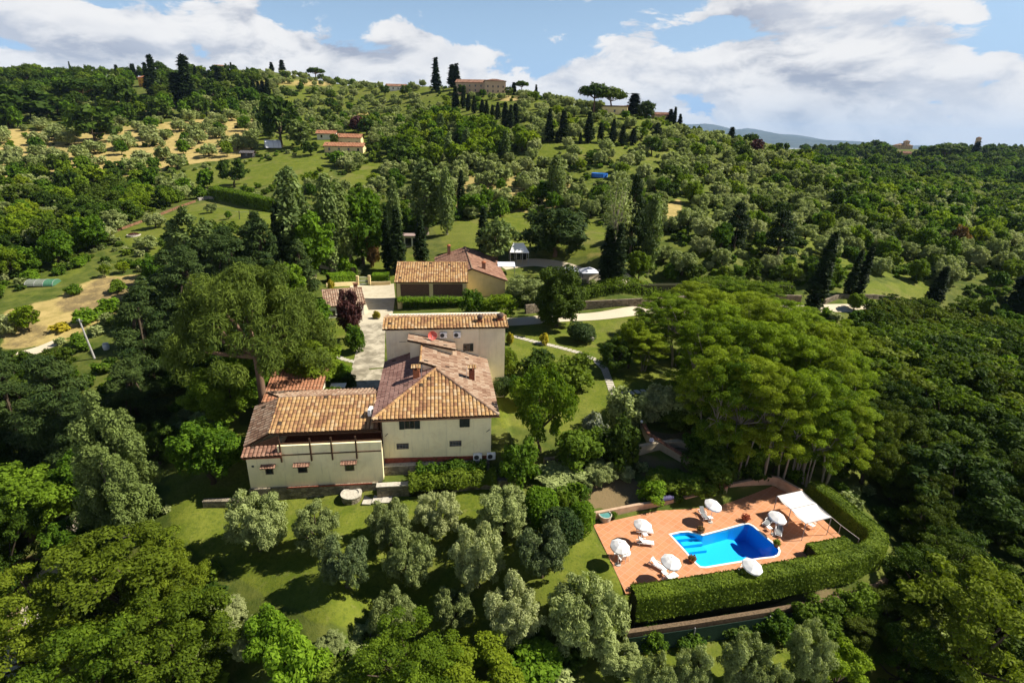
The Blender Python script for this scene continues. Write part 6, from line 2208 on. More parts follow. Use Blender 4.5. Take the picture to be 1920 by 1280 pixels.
# kind: builder, leaf material key, bark, variants, leaves (near, middle, far), object name, category
KIND = {
    'olive': (k_olive, 'olive', BARK, 3, (20000, 5000, 1300), 'olive_tree', 'olive tree'),
    'darkolive': (k_olive, 'oliveg', BARK, 1, (20000, 3000, 1000), 'olive_tree', 'olive tree'),
    'broad': (k_broad, 'broad', BARK, 3, (18000, 4200, 1100), 'broadleaf_tree', 'tree'),
    'linden': (k_dense, 'oak', BARK, 1, (22000, 5000, 1200), 'linden_tree', 'linden tree'),
    'oak': (k_wide, 'oak', BARK, 2, (14000, 3600, 1100), 'oak_tree', 'oak tree'),
    'bright': (k_wide, 'robinia', BARK, 2, (14000, 3600, 1100), 'acacia_tree', 'acacia tree'),
    'robinia': (k_robinia, 'robinia', PALEBARK, 3, (36000, 6000, 1500), 'tall_acacia', 'acacia tree'),
    'layer': (k_layer, 'acacia', BARK, 3, (18000, 5000, 1300), 'acacia_tree', 'acacia tree'),
    'woodlayer': (k_layer, 'wood', BARK, 3, (18000, 5000, 1300), 'woodland_tree', 'woodland tree'),
    'poplar': (k_poplar, 'poplar', PALEBARK, 2, (9000, 3500, 1000), 'poplar_tree', 'poplar tree'),
    'bigpoplar': (k_bigpoplar, 'poplar', PALEBARK, 1, (42000, 8000, 1500), 'poplar_tree', 'poplar tree'),
    'cypress': (k_cypress, 'cypress', BARK, 2, (9000, 2600, 900), 'cypress_tree', 'cypress tree'),
    'pine': (k_pine, 'pine', PINEBARK, 1, (52000, 5000, 1500), 'umbrella_pine', 'pine tree'),
    'darkpine': (k_cappine, 'oak', PINEBARK, 1, (20000, 5000, 1600), 'umbrella_pine', 'pine tree'),
    'roundpine': (k_roundpine, 'cedar', PINEBARK, 1, (24000, 5000, 1500), 'pine_tree', 'pine tree'),
    'cedar': (k_cedar, 'cedar', BARK, 2, (26000, 6000, 1600), 'cedar_tree', 'cedar tree'),
    'spruce': (k_cedar, 'cypress', BARK, 1, (16000, 5000, 1500), 'fir_tree', 'fir tree'),
    'shrub': (k_shrub, 'shrub', BARK, 3, (5000, 1600, 700), 'garden_shrub', 'shrub'),
    'darkshrub': (k_shrub, 'oak', BARK, 2, (5000, 1600, 700), 'garden_shrub', 'shrub'),
    'palebush': (k_shrub, 'olive', BARK, 1, (5000, 1600, 700), 'garden_shrub', 'shrub'),
    'limebush': (k_shrub, 'lime', BARK, 1, (6000, 1600, 700), 'garden_shrub', 'shrub'),
    'ball': (k_ball, 'lime', BARK, 1, (7000, 1600, 700), 'clipped_bush', 'bush'),
    'darkball': (k_ball, 'cedar', BARK, 1, (7000, 1600, 700), 'clipped_bush', 'bush'),
    'purple': (k_broad, 'purple', BARK, 1, (9000, 2400, 900), 'purple_tree', 'tree'),
    'palebroad': (k_broad, 'poplar', BARK, 1, (12000, 3000, 900), 'pale_tree', 'tree'),
    'yellow': (k_shrub, 'yellow', BARK, 1, (1500, 900, 500), 'flower_tuft', 'flowers'),
    'white': (k_shrub, 'pale', BARK, 1, (1600, 900, 500), 'flowering_shrub', 'shrub'),
    'rust': (k_shrub, 'rust', BARK, 1, (4000, 1200, 600), 'brown_shrub', 'shrub'),
    'bare': (k_bare, 'palebush', PALEBARK, 1, (3000, 1500, 600), 'bare_poplar', 'tree'),
}
LEAF['palebush'] = LEAF['olive']
LEAF['oliveg'] = leaf('dark_olive_leaf', (.045, .075, .022), (.150, .195, .065), .25, .35)
_cache = {}


def proto(kind, var, lod):
    """-> (crown mesh, trunk mesh, joined mesh, native width)"""
    key = (kind, var, lod)
    if key in _cache: return _cache[key]
    fn, lm, bk, nv, counts, nm, cat = KIND[kind]
    global rng
    keep = rng
    rng = np.random.default_rng(sum(map(ord, kind)) * 31 + var * 7)
    clumps, mb, nw, opt = fn()
    n = counts[lod]
    P_, N_, tint, area = shell(clumps, n, opt.get('up', .35), opt.get('inner', .55), opt.get('fuzz', .09))
    asp = opt.get('asp', .5)
    zt = np.percentile(P_[:, 2], 99.6)
    rt = np.percentile(np.hypot(P_[:, 0], P_[:, 1]), 96)
    nw = 2 * rt / zt
    s = math.sqrt(opt.get('sparse', 1.0) * .78 * area / n / (2 * asp))
    V, F, tint = leaf_faces(P_, N_, s, tint, .9, asp)
    rng = keep
    V = V / zt
    tv, tf = np.array(mb.v, float) / zt, np.array(mb.f, int)
    if lod < 2:
        cm = fast_mesh('crown', V, F, LEAF[lm], False, [('tint', 'FACE', 'FLOAT', tint)])
        tm = fast_mesh('trunk', tv, tf, bk, True)
        r_ = (cm, tm, None, nw)
    else:
        jm = fast_mesh(nm, np.concatenate([V, tv]), np.concatenate([F, tf + len(V)]), [LEAF[lm], bk], False, [('tint', 'FACE', 'FLOAT', np.concatenate([tint, np.full(len(tf), .5)]))])
        jm.polygons.foreach_set('material_index', np.concatenate([np.zeros(len(F), np.int32), np.ones(len(tf), np.int32)]))
        r_ = (None, None, jm, nw)
    _cache[key] = r_
    return r_


NTREE = 0
PLACED = []      # x, y, radius of every tree set by hand


def plant(kind, x, y, h, w=None, label=None, group=None, lod=None, rz=None, lean=None, z=None, sink=.0):
    global NTREE
    NTREE += 1
    fn, lm, bk, nv, counts, nm, cat = KIND[kind]
    d = math.hypot(x, y)
    if lod is None: lod = 0 if d < 112 else (1 if d < 235 else 2)
    cm, tm, jm, nw = proto(kind, NTREE % nv, lod)
    z = (gz(x, y) if z is None else z) - sink
    sxy = (w / nw) if w else h
    rz = random.uniform(0, 6.28) if rz is None else rz
    if jm is None:
        o = thing(nm, label, cat, (x, y, z), rz, group)
        for me_, nn in ((tm, 'trunk'), (cm, 'crown')):
            c = bpy.data.objects.new(nn, me_)
            COL.objects.link(c)
            c.parent = o
    else:
        o = bpy.data.objects.new(nm, jm)
        COL.objects.link(o)
        tag(o, label, cat, group)
        o.location = (x, y, z)
    o.scale = (sxy, sxy, h)
    o.rotation_euler = (0, 0, rz) if lean is None else (Matrix.Rotation(lean, 3, 'Y') @ Matrix.Rotation(rz, 3, 'Z')).to_euler()
    PLACED.append((x, y, (w or h * nw) * .5))
    return o


def height_to(p, top, r=0.0):
    """how tall something at ground point p must be to reach the image row top"""
    lo, hi = .2, 60
    back = r * .72 / math.hypot(p[0], p[1])
    for _ in range(40):
        m = (lo + hi) / 2
        row_ = min(float(project(p[0], p[1], p[2] + m)[1]), float(project(p[0] * (1 + back), p[1] * (1 + back), p[2] + m * .70)[1]))
        if row_ > top: lo = m
        else: hi = m
    return lo


def tpx(kind, px, base, top, wpx, label, group=None, lean=None, **kw):
    p = hit(px, base)
    d = float(project(*p)[2])
    h = height_to(p, top, wpx * d / FPX * .5)
    return plant(kind, p.x, p.y, h, wpx * d / FPX, label, group, lean=lean, **kw)

# ------------------------------------------------------------------ trees and shrubs set one by one
GO = 'olive trees on the villa lawn'
for px, ba, to, wp, kd, lab in (
    (489, 1042, 922, 112, 'olive', 'large silvery olive tree near the left end of the villa, closest to the stone wall'),
    (598, 1040, 945, 92, 'olive', 'silvery olive tree on the lawn, right of the large one under the left wing'),
    (652, 1112, 1003, 90, 'darkolive', 'darker green olive tree alone in the left middle of the lawn'),
    (733, 1032, 935, 84, 'olive', 'silvery olive tree below the lower retaining wall, left of another like it'),
    (822, 1015, 915, 90, 'olive', 'silvery olive tree in the top row below the ivy hedge'),
    (770, 1108, 992, 96, 'olive', 'silvery olive tree in the middle row of the lawn, left of a taller one'),
    (896, 1110, 983, 102, 'olive', 'tall silvery olive tree in the centre of the lawn'),
    (946, 1010, 910, 112, 'olive', 'broad silvery olive tree beside the bright clipped round bush'),
    (1016, 1092, 980, 92, 'darkolive', 'darker green olive tree right of the tall one in the lawn centre'),
    (737, 1205, 1098, 90, 'olive', 'silvery olive tree at the lower edge of the lawn, left of a small gap'),
    (850, 1180, 1090, 78, 'olive', 'smaller olive tree with visible stem in the lowest row of the lawn'),
    (960, 1218, 1078, 118, 'olive', 'broad silvery olive tree in the lowest row before the ivy wall'),
    (1095, 1224, 1078, 158, 'olive', 'widest silvery olive tree, against the left end of the clipped hedge'),
    (690, 1232, 1152, 110, 'olive', 'low silvery olive tree at the bottom left of the lawn'),
    (622, 1232, 1168, 62, 'olive', 'small olive tree in the corner below the lawn'),
    (1160, 1270, 1185, 95, 'olive', 'olive tree below the netting fence at its left end'),
    (430, 1180, 1105, 80, 'olive', 'olive tree wedged between the bright acacia and the lawn'),
    (470, 1240, 1150, 75, 'olive', 'small olive tree between the lime bush and the acacia')):
    tpx(kd, px, ba - 12, to + (11 if ba < 1130 else 20), wp * (.92 if ba < 1130 else .86), lab, GO)
for px, ba, to, wp, lab in ((1222, 1320, 1232, 80, 'olive tree in the lower terrace, leftmost of the row'), (1290, 1302, 1212, 80, 'olive tree in the lower terrace below the middle of the netting'),
                            (1385, 1290, 1192, 95, 'largest olive tree of the lower terrace'), (1505, 1275, 1175, 92, 'olive tree at the right end of the lower terrace'), (1440, 1330, 1250, 70, 'olive tree at the bottom edge of the lower terrace')):
    tpx('olive', px, ba, to + 6, wp * .85, lab, 'olive trees on the lower terrace')
tpx('ball', 1011, 985, 918, 66, 'bright green round clipped bush beside the olive lawn')
tpx('darkball', 1050, 1026, 955, 72, 'dark green rounded bush between the two bright clipped bushes')
tpx('ball', 1090, 998, 943, 48, 'bright green round clipped bush at the corner of the pool terrace')
tpx('shrub', 1056, 952, 925, 26, 'small round bush behind the bright clipped bushes')
tpx('limebush', 1222, 938, 902, 54, 'yellow-green shrub behind the rolled pool cover')
tpx('shrub', 1292, 922, 886, 80, 'low green shrub behind the back wall of the pool')
tpx('shrub', 1345, 905, 866, 56, 'green shrub between the coping wall and the pool wall')
tpx('olive', 1125, 900, 868, 60, 'silvery low shrub on the bare bank below the rubble wall')
tpx('palebush', 1050, 905, 872, 90, 'silvery ground shrub under the rubble wall beside the ivy hedge')

# right of the villa
tpx('bright', 1010, 850, 686, 124, 'light green airy tree at the right corner of the villa')
tpx('shrub', 972, 905, 832, 74, 'glossy dark shrub at the right end of the ivy hedge')
tpx('darkshrub', 1010, 712, 660, 70, 'dark rounded shrub in the bed right of the rear block')
tpx('shrub', 1070, 730, 672, 92, 'large dark shrub beside the curve of the stepping stones')
tpx('shrub', 952, 702, 655, 44, 'bright shrub growing against the right wall of the rear block')
tpx('darkball', 941, 742, 705, 40, 'clipped dark bush at the right side of the villa roof')
tpx('shrub', 985, 760, 700, 60, 'green shrub behind the light airy tree by the villa')
tpx('darkshrub', 1160, 872, 790, 84, 'dark ivy-covered shrub left of the person')
tpx('white', 1116, 835, 775, 46, 'white flowering shrub at the edge of the small lawn')
tpx('shrub', 1085, 868, 805, 100, 'dense green shrub on top of the rubble wall')
tpx('palebush', 1172, 800, 733, 70, 'olive-green bush at the fork of the stepping stones')
tpx('palebush', 1225, 790, 728, 60, 'olive-green bush beside the straight stepping stones')
tpx('palebush', 1268, 790, 730, 66, 'olive-green bush under the edge of the tall grove')
tpx('darkshrub', 1264, 800, 762, 70, 'dark undergrowth bush behind the person')
tpx('darkshrub', 1330, 900, 840, 90, 'dark bush at the foot of the tall grove')
tpx('shrub', 1245, 912, 876, 80, 'dark bush below the terracotta coping wall')
tpx('linden', 1043, 612, 498, 92, 'dark dense linden tree standing by the gravel road')
tpx('darkball', 1090, 640, 606, 52, 'round dark bush with a boulder on the right lawn')
tpx('yellow', 1020, 645, 624, 18, 'yellow flower tuft on the right lawn by the stepping stones')
tpx('yellow', 957, 645, 624, 16, 'yellow flower tuft at the corner of the rear block')
tpx('yellow', 707, 597, 583, 15, 'yellow flower tuft in the shaded courtyard')
tpx('limebush', 648, 512, 478, 26, 'bright lime bush beside the garage shed')
tpx('shrub', 890, 592, 545, 48, 'round green bush at the right end of the barn')
tpx('bright', 936, 606, 550, 66, 'light green small tree between the barn and the gravel road')
tpx('palebroad', 930, 492, 412, 70, 'bushy pale green tree beside the white marquee')
tpx('roundpine', 1040, 480, 394, 116, 'round-crowned pine on the upper terrace beside the marquee')
tpx('olive', 985, 568, 520, 74, 'grey olive tree between the gabled house and the dark linden')
tpx('purple', 657, 640, 545, 44, 'purple-leaved tree climbing over the cottage roof')
tpx('shrub', 668, 660, 612, 40, 'bright green shrub at the cottage corner by the driveway')
tpx('broad', 580, 735, 640, 118, 'glossy dark bush-like tree under the big umbrella pine')
tpx('limebush', 640, 712, 680, 44, 'bright low shrub beside the white bench')
tpx('darkshrub', 655, 730, 700, 34, 'dark shrub behind the ridge of the left wing')
tpx('shrub', 628, 760, 725, 50, 'grey-green oleander behind the left wing roof')
tpx('rust', 700, 500, 440, 26, 'reddish brown shrub at the edge of the wood above the gate')
tpx('yellow', 622, 545, 525, 14, 'yellow-green tuft beside the low wall by the cottage')

# the big umbrella pine and the conifers left of the villa
_px, _py = hw(-15.2, 11.6)
plant('pine', _px, _py, height_to((_px, _py, gz(_px, _py)), 498, 8.0), 17.4, 'big spreading umbrella pine with bare trunk behind the left wing of the villa', rz=.4)
for kd, px, ba, to, wp, lab in (
    ('cedar', 292, 735, 540, 120, 'broad dark cedar left of the big umbrella pine'), ('cedar', 372, 640, 462, 130, 'tall dark cedar behind the big umbrella pine'),
    ('cedar', 440, 580, 430, 110, 'dark cedar in the middle of the group above the umbrella pine'), ('cedar', 330, 590, 470, 90, 'dark cedar at the back left of the conifer group'),
    ('cedar', 140, 880, 668, 150, 'big blue-green cedar at the left edge below the utility pole'), ('cedar', 45, 850, 660, 130, 'blue-green cedar cut by the left edge of the view'),
    ('cedar', 500, 545, 400, 76, 'narrow dark cedar right of the conifer group'), ('spruce', 535, 520, 385, 60, 'dark fir between the cedars and the poplars'),
    ('bigpoplar', 236, 1010, 740, 124, 'big pale poplar with several tops left of the villa lawn'), ('bigpoplar', 366, 530, 392, 96, 'silvery poplar rising above the cedars below the walled lawn'),
    ('poplar', 558, 515, 316, 66, 'tall silvery poplar, leftmost of the poplar row above the gate'), ('poplar', 622, 510, 328, 48, 'dark green columnar poplar in the poplar row above the gate'),
    ('poplar', 645, 508, 345, 46, 'columnar poplar right of the dark one above the gate'), ('broad', 680, 500, 362, 86, 'bright round tree between the poplars and the cypresses'),
    ('broad', 590, 520, 400, 80, 'dark round tree below the poplar row'), ('poplar', 742, 475, 335, 26, 'thin yellow-green poplar behind the cypresses'),
    ('poplar', 800, 440, 300, 62, 'tall silvery poplar in the middle of the hill below the ridge wood'), ('poplar', 838, 440, 316, 32, 'thin poplar right of the tall silvery one'),
    ('poplar', 1214, 512, 366, 36, 'tall thin pale poplar right of the dark fir'), ('poplar', 1040, 385, 292, 34, 'pale poplar in the olive grove below the cypress row'),
    ('bare', 1150, 500, 330, 60, 'grey bare-looking poplar left of the dark fir'), ('spruce', 1180, 485, 330, 62, 'tall dark fir in the middle of the right slope'),
    ('spruce', 1455, 490, 395, 70, 'dark fir with layered branches on the right slope'), ('spruce', 1375, 470, 380, 56, 'dark conifer beside the layered fir on the right slope'),
    ('oak', 440, 350, 300, 52, 'round green tree alone in the green field above the walled lawn'), ('palebroad', 566, 278, 226, 44, 'pale willow beside the white greenhouse'),
    ('oak', 528, 275, 182, 72, 'large dark tree standing behind the white greenhouse'), ('purple', 672, 250, 218, 30, 'small purple-leaved tree on the slope above the bungalow')):
    tpx(kd, px, ba, to, wp, lab)
tpx('olive', 292, 428, 400, 34, 'small olive tree near the round flower bed in the walled lawn')
tpx('olive', 276, 470, 442, 36, 'pale olive tree at the lower left of the walled lawn')
tpx('olive', 396, 399, 382, 22, 'tiny olive tree near the rubble heap in the walled lawn')
tpx('broad', 429, 411, 396, 12, 'tiny round tree by the clothes posts in the walled lawn')

# cypresses
GC = 'cypresses near the houses'
for px, ba, to, wp, lean, lab in (
    (728, 508, 398, 22, None, 'tall dark cypress, left one of the pair beside the garden room'), (748, 512, 388, 26, None, 'tall dark cypress, right one of the pair beside the garden room'),
    (790, 500, 405, 26, None, 'single tall cypress right of the garden room'), (906, 470, 388, 22, None, 'cypress behind the bushy pale tree by the marquee'),
    (865, 392, 320, 16, None, 'slim cypress among the olives in the middle of the hill'), (1136, 532, 425, 30, None, 'tall dark cypress, left one of the pair beside the gazebos'),
    (1156, 530, 420, 28, None, 'tall dark cypress, right one of the pair beside the gazebos'), (1520, 590, 438, 33, .08, 'largest leaning cypress beside the gravel road'),
    (1588, 556, 470, 20, .10, 'leaning cypress, left one of the close pair on the small lawn'), (1604, 556, 462, 21, .11, 'leaning cypress, right one of the close pair on the small lawn'),
    (1745, 574, 500, 28, .12, 'leaning cypress at the right end of the small lawn'), (1905, 605, 488, 56, .10, 'dark cypress at the right edge of the view')):
    tpx('cypress', px, ba, to, wp, lab, GC, lean)
row = [(818, 172, 112, 11), (848, 162, 125, 11), (856, 168, 123, 11), (854, 205, 165, 9), (869, 203, 165, 7), (878, 208, 180, 7), (889, 213, 183, 7), (904, 216, 190, 7), (912, 217, 192, 7), (923, 219, 200, 6), (933, 224, 195, 8), (947, 238, 195, 10),
       (957, 240, 200, 9), (966, 235, 197, 10), (1029, 266, 207, 11), (1055, 266, 210, 12), (1103, 268, 213, 13), (1125, 268, 233, 8), (1148, 271, 227, 9), (1166, 273, 237, 9), (1186, 272, 243, 10), (1044, 268, 250, 5), (1088, 270, 252, 5)]
ORD = 'first second third fourth fifth sixth seventh eighth ninth tenth eleventh twelfth thirteenth fourteenth fifteenth sixteenth seventeenth eighteenth nineteenth twentieth'.split()
for i, (px, ba, to, wp) in enumerate(row):
    if i < 3: lab = ('tall single cypress on the skyline left of the hilltop farmhouse', 'left one of two tall cypresses beside the hilltop farmhouse', 'right one of two tall cypresses beside the hilltop farmhouse')[i]
    elif i < 14: lab = f'{ORD[i - 3]} cypress from the top in the row climbing to the hilltop farmhouse'
    elif i < 21: lab = f'{ORD[i - 14]} cypress from the left in the spaced row crossing the olive slope'
    else: lab = ('tiny cypress between the first two of the spaced row on the olive slope', 'tiny cypress left of the third of the spaced row on the olive slope')[i - 21]
    tpx('cypress', px, ba, to - 3, wp * 1.5, lab, 'cypress row on the hill', lod=1 if i > 2 else 2)
for px, ba, to, wp, lab in ((293, 180, 105, 13, 'tall cypress left of the tallest one on the left crest'), (281, 178, 120, 11, 'shorter cypress beside the orange house on the left crest'), (357, 204, 106, 21, 'tallest thick cypress on the left crest'),
                            (337, 203, 140, 26, 'broad dark cypress just left of the tallest one'), (413, 172, 128, 12, 'cypress right of the tallest one on the left crest'), (370, 160, 126, 7, 'thin cypress close behind the tallest one'),
                            (477, 180, 152, 8, 'leftmost of the four small cypresses below the left crest'), (486, 180, 155, 8, 'second of the four small cypresses below the left crest'), (494, 180, 153, 8, 'third of the four small cypresses below the left crest'),
                            (503, 181, 150, 9, 'rightmost of the four small cypresses below the left crest'), (530, 138, 115, 9, 'cypress on the skyline above the four small ones'), (510, 136, 119, 7, 'small cypress on the skyline left of its neighbour'),
                            (220, 140, 124, 7, 'small cypress on the skyline left of the orange house'), (252, 150, 122, 10, 'dark cypress left of the orange house'), (963, 178, 157, 8, 'small cypress at the right end of the hilltop farmhouse'), (1005, 175, 161, 5, 'thin tiny cypress on the skyline between the farmhouse and the pines'),
                            (1187, 216, 178, 20, 'dark cypress left of the round pine on the right crest'), (1256, 230, 207, 10, 'left one of two small cypresses on the right crest'), (1264, 230, 203, 6, 'slim cypress between its neighbours on the right crest'), (1274, 233, 216, 7, 'rightmost small cypress on the right crest'),
                            (1369, 270, 241, 11, 'lone cypress on the right slope against the blue mountains'), (1825, 300, 268, 14, 'dark cypress beside the slim tower on the far right ridge')):
    tpx('cypress', px, ba, to - 2, wp * 1.25, lab, 'cypresses on the skyline', lod=2)
for kd, px, ba, to, wp, lab in (('darkpine', 1113, 210, 157, 56, 'umbrella pine, left one of the pair on the right crest'), ('darkpine', 1144, 212, 165, 56, 'umbrella pine, right one of the pair on the right crest'), ('roundpine', 1211, 222, 190, 30, 'round dark pine on the right crest'),
                                ('darkpine', 160, 200, 148, 84, 'umbrella pine below the left crest'), ('oak', 38, 228, 165, 110, 'broad dark oak at the left edge of the hill'), ('oak', 230, 212, 146, 46, 'round dark oak below the orange house'),
                                ('oak', 180, 268, 200, 78, 'spreading tree at the top of the dry field'), ('darkpine', 1768, 306, 270, 62, 'wide umbrella pine on the far right ridge'), ('darkpine', 592, 142, 127, 32, 'umbrella pine on the skyline at the end of the left crest'),
                                ('broad', 1000, 190, 172, 22, 'round tree on the skyline right of the farmhouse'), ('darkpine', 978, 172, 152, 26, 'small airy pine right of the tower house'), ('purple', 1416, 296, 262, 24, 'reddish tree on the crest of the right slope'), ('rust', 1795, 466, 424, 30, 'reddish brown tree among the olives at the far right')):
    tpx(kd, px, ba, to, wp, lab, lod=2 if ba < 260 else None)

# the tall grove right of the lawn
GG = 'tall acacias of the grove'
gi = 0
for px, ba, h, wd_ in ((1318, 842, 13.0, 7.5), (1345, 868, 13.0, 7), (1392, 872, 13.5, 7.5), (1432, 878, 13.0, 7.5), (1470, 876, 13.2, 7.5), (1505, 868, 13, 7.5), (1300, 790, 13.0, 8), (1352, 790, 13.5, 8.5), (1408, 792, 14, 8.5), (1462, 800, 13.5, 8.5), (1518, 812, 13.5, 8.5),
                     (1330, 735, 12.8, 8.5), (1392, 732, 13.5, 9), (1455, 740, 13, 9), (1515, 752, 12.5, 8.5), (1262, 690, 10.5, 8.5), (1320, 672, 11.0, 9), (1390, 670, 11.0, 9), (1455, 684, 11, 9), (1215, 660, 7.5, 7.5), (1560, 800, 12.5, 8), (1555, 722, 11.5, 8.5), (1500, 650, 8, 7.5), (1560, 860, 11, 7.5), (1205, 700, 6.5, 7), (1240, 640, 8, 8.5), (1290, 625, 9, 9), (1350, 620, 9.5, 9), (1420, 622, 9.5, 9)):
    gi += 1
    p = pz(px, ba, 2.0)
    rw, k_ = ('front', gi) if gi <= 6 else (('second', gi - 6) if gi <= 11 else (('third', gi - 11) if gi <= 15 else ('back', gi - 15)))
    lab = f'tall bare-stemmed acacia, {ORD[k_ - 1]} from left in the {rw} row of the grove'
    plant('robinia', p.x, p.y, h, wd_, lab, GG)
tpx('oak', 1150, 700, 640, 60, 'small spreading tree at the left edge of the grove over the stepping stones')
tpx('bright', 1178, 690, 600, 60, 'light tree at the left edge of the grove by the gravel road')

# bottom-left thicket and bottom edge
for kd, px, ba, to, wp, lab in (
    ('layer', 250, 1190, 1020, 250, 'bright yellow-green acacia below the villa lawn on the left'), ('layer', 110, 1260, 1085, 210, 'yellow-green acacia left of the brightest one, beside the lane'), ('layer', 350, 1290, 1130, 200, 'yellow-green acacia at the bottom left, right of the brightest one'),
    ('layer', 200, 1390, 1200, 220, 'acacia cut by the bottom edge beside the lane'), ('layer', 330, 1150, 1035, 130, 'acacia reaching onto the left edge of the olive lawn'), ('limebush', 512, 1225, 1150, 90, 'bright lime-green rounded bush at the lower left corner of the lawn'),
    ('limebush', 560, 1300, 1200, 110, 'lime-green bush at the bottom edge below its twin'), ('layer', 770, 1300, 1165, 190, 'bright leafy tree at the bottom centre below the olives'), ('bright', 900, 1310, 1210, 160, 'bright leafy tree at the bottom edge right of its neighbour'),
    ('limebush', 1000, 1275, 1205, 130, 'ivy-covered bright bush on the wall below the lawn'), ('shrub', 650, 1310, 1235, 120, 'dark green bush at the bottom edge left of centre'), ('broad', 60, 1010, 880, 150, 'dark broadleaf tree at the left edge over the lane'),
    ('woodlayer', 30, 1110, 960, 140, 'dark leafy tree hanging over the lane at the left edge'), ('broad', 180, 940, 840, 110, 'dark tree behind the big pale poplar'), ('broad', 400, 905, 790, 120, 'dark glossy bush-tree against the left end wall of the villa'),
    ('broad', 420, 800, 690, 120, 'dark tree under the left side of the big umbrella pine'), ('oak', 300, 870, 800, 90, 'dark tree in the shade left of the villa lawn'), ('broad', 470, 760, 660, 90, 'dark tree beside the trunk of the umbrella pine'),
    ('layer', 1790, 1290, 1085, 250, 'bright sunlit leafy tree in the lower right corner'), ('woodlayer', 1690, 1300, 1190, 130, 'dark leafy tree at the bottom right of the lower terrace'), ('bright', 1560, 1300, 1215, 110, 'leafy tree at the right end of the lower terrace'),
    ('rust', 1700, 930, 865, 90, 'dry brownish crown in the middle of the right wood'), ('rust', 1600, 830, 770, 70, 'rusty brown crown behind the canopy in the right wood')):
    tpx(kd, px, ba, to, wp, lab)

for i, (px, ba, h, wd_) in enumerate(((1730, 1040, 6.5, 6), (1715, 985, 7, 6), (1668, 935, 6.5, 6), (1700, 1130, 5.5, 5.5), (1615, 905, 9.5, 7), (1760, 1090, 6, 6), (1655, 1180, 3.6, 5), (1590, 1195, 3.0, 4.6), (1580, 880, 9.5, 7))):
    p = hit(px, ba)
    plant('woodlayer', p.x, p.y, h, wd_, f'dark leafy tree outside the clipped hedge, {ORD[i]} set along its right side', 'trees outside the clipped hedge')

for kd, px, ba, to, wp, lab in (('shrub', 1530, 1185, 1130, 90, 'leafy shrub hanging over the right part of the netting fence'), ('shrub', 1600, 1165, 1112, 80, 'leafy shrub at the right end of the kerb below the hedge'), ('shrub', 1452, 1192, 1148, 70, 'leafy shrub in front of the middle of the netting fence'),
                                ('oak', 583, 292, 266, 30, 'dark tree at the left end of the bungalow'), ('oak', 700, 292, 272, 26, 'dark tree at the right end of the bungalow'), ('shrub', 668, 297, 284, 30, 'shrub in front of the bungalow at its right half'), ('shrub', 625, 297, 285, 26, 'shrub in front of the bungalow at its left half'),
                                ('oak', 628, 275, 252, 16, 'small tree between the red roofed house and the upper storey of the bungalow'), ('oak', 760, 180, 160, 20, 'dark tree covering the right end of the white house'), ('oak', 722, 180, 160, 18, 'dark tree covering the left end of the white house'),
                                ('bright', 55, 622, 572, 44, 'small bright fruit tree in the left field'), ('palebush', 20, 625, 590, 40, 'grey-green fruit tree at the left edge of the field'), ('bright', 232, 512, 490, 22, 'small fruit tree at the top of the left field beside the white table'), ('bright', 198, 520, 495, 20, 'small fruit tree by the netting fence of the left field'),
                                ('shrub', 222, 548, 525, 30, 'round bush on the bare soil of the left field'), ('limebush', 205, 585, 560, 44, 'bright vine row at the right side of the left field'), ('limebush', 165, 605, 580, 44, 'bright vine row in the middle of the left field'), ('yellow', 112, 620, 606, 34, 'yellow flowering row in the left field'),
                                ('bright', 25, 520, 462, 46, 'yellow-leaved bush above the netting tunnel at the left edge'), ('shrub', 140, 552, 535, 30, 'low bush beside the netting tunnel')):
    tpx(kd, px, ba, to, wp, lab)

for kd, px, ba, to, wp, lab in (('oak', 866, 179, 160, 16, 'dark tree at the left end of the hilltop farmhouse'), ('olive', 884, 185, 173, 15, 'olive tree in front of the left half of the hilltop farmhouse'), ('broad', 905, 182, 168, 14, 'green tree in front of the middle of the hilltop farmhouse'),
                                ('olive', 922, 186, 174, 15, 'olive tree in front of the tower house, left one'), ('olive', 940, 187, 175, 15, 'olive tree in front of the tower house, right one'), ('oak', 954, 182, 163, 16, 'dark tree at the right corner of the tower house'), ('shrub', 895, 190, 181, 16, 'shrub below the hilltop farmhouse'),
                                ('broad', 1130, 222, 206, 18, 'green tree left of the ochre house under the umbrella pines'), ('broad', 1172, 224, 208, 18, 'green tree right of the ochre house under the umbrella pines'), ('oak', 1680, 302, 284, 16, 'dark tree in front of the far right villa'), ('oak', 1715, 302, 282, 16, 'dark tree at the right end of the far right villa')):
    tpx(kd, px, ba, to, wp, lab, lod=2)

for kd, px, ba, to, wp, lab in (('shrub', 1215, 1205, 1165, 60, 'creeper bush over the left end of the netting fence'), ('shrub', 1290, 1196, 1160, 70, 'creeper bush over the netting fence, left of its middle'), ('darkshrub', 1372, 1184, 1150, 70, 'dark creeper bush over the netting fence, right of its middle'),
                                ('bright', 1360, 880, 800, 70, 'young bright tree at the foot of the bare stems of the grove'), ('bright', 1450, 885, 800, 70, 'young bright tree among the stems at the right of the grove'), ('shrub', 1405, 885, 830, 60, 'green shrub among the stems in the middle of the grove'), ('shrub', 1310, 850, 800, 60, 'green shrub at the left end of the stems of the grove')):
    tpx(kd, px, ba, to, wp, lab)

for px, ba, h, wd_, lab in ((1512, 900, 10.5, 6.5, 'tall acacia nearest the far corner of the pool terrace'), (1548, 888, 10.5, 6.5, 'tall acacia just right of the one nearest the terrace corner'), (1490, 885, 11, 6.0, 'tall acacia behind the bend of the terrace wall')):
    p = pz(px, ba, .6)
    plant('robinia', p.x, p.y, h, wd_, lab, 'tall acacias of the grove')

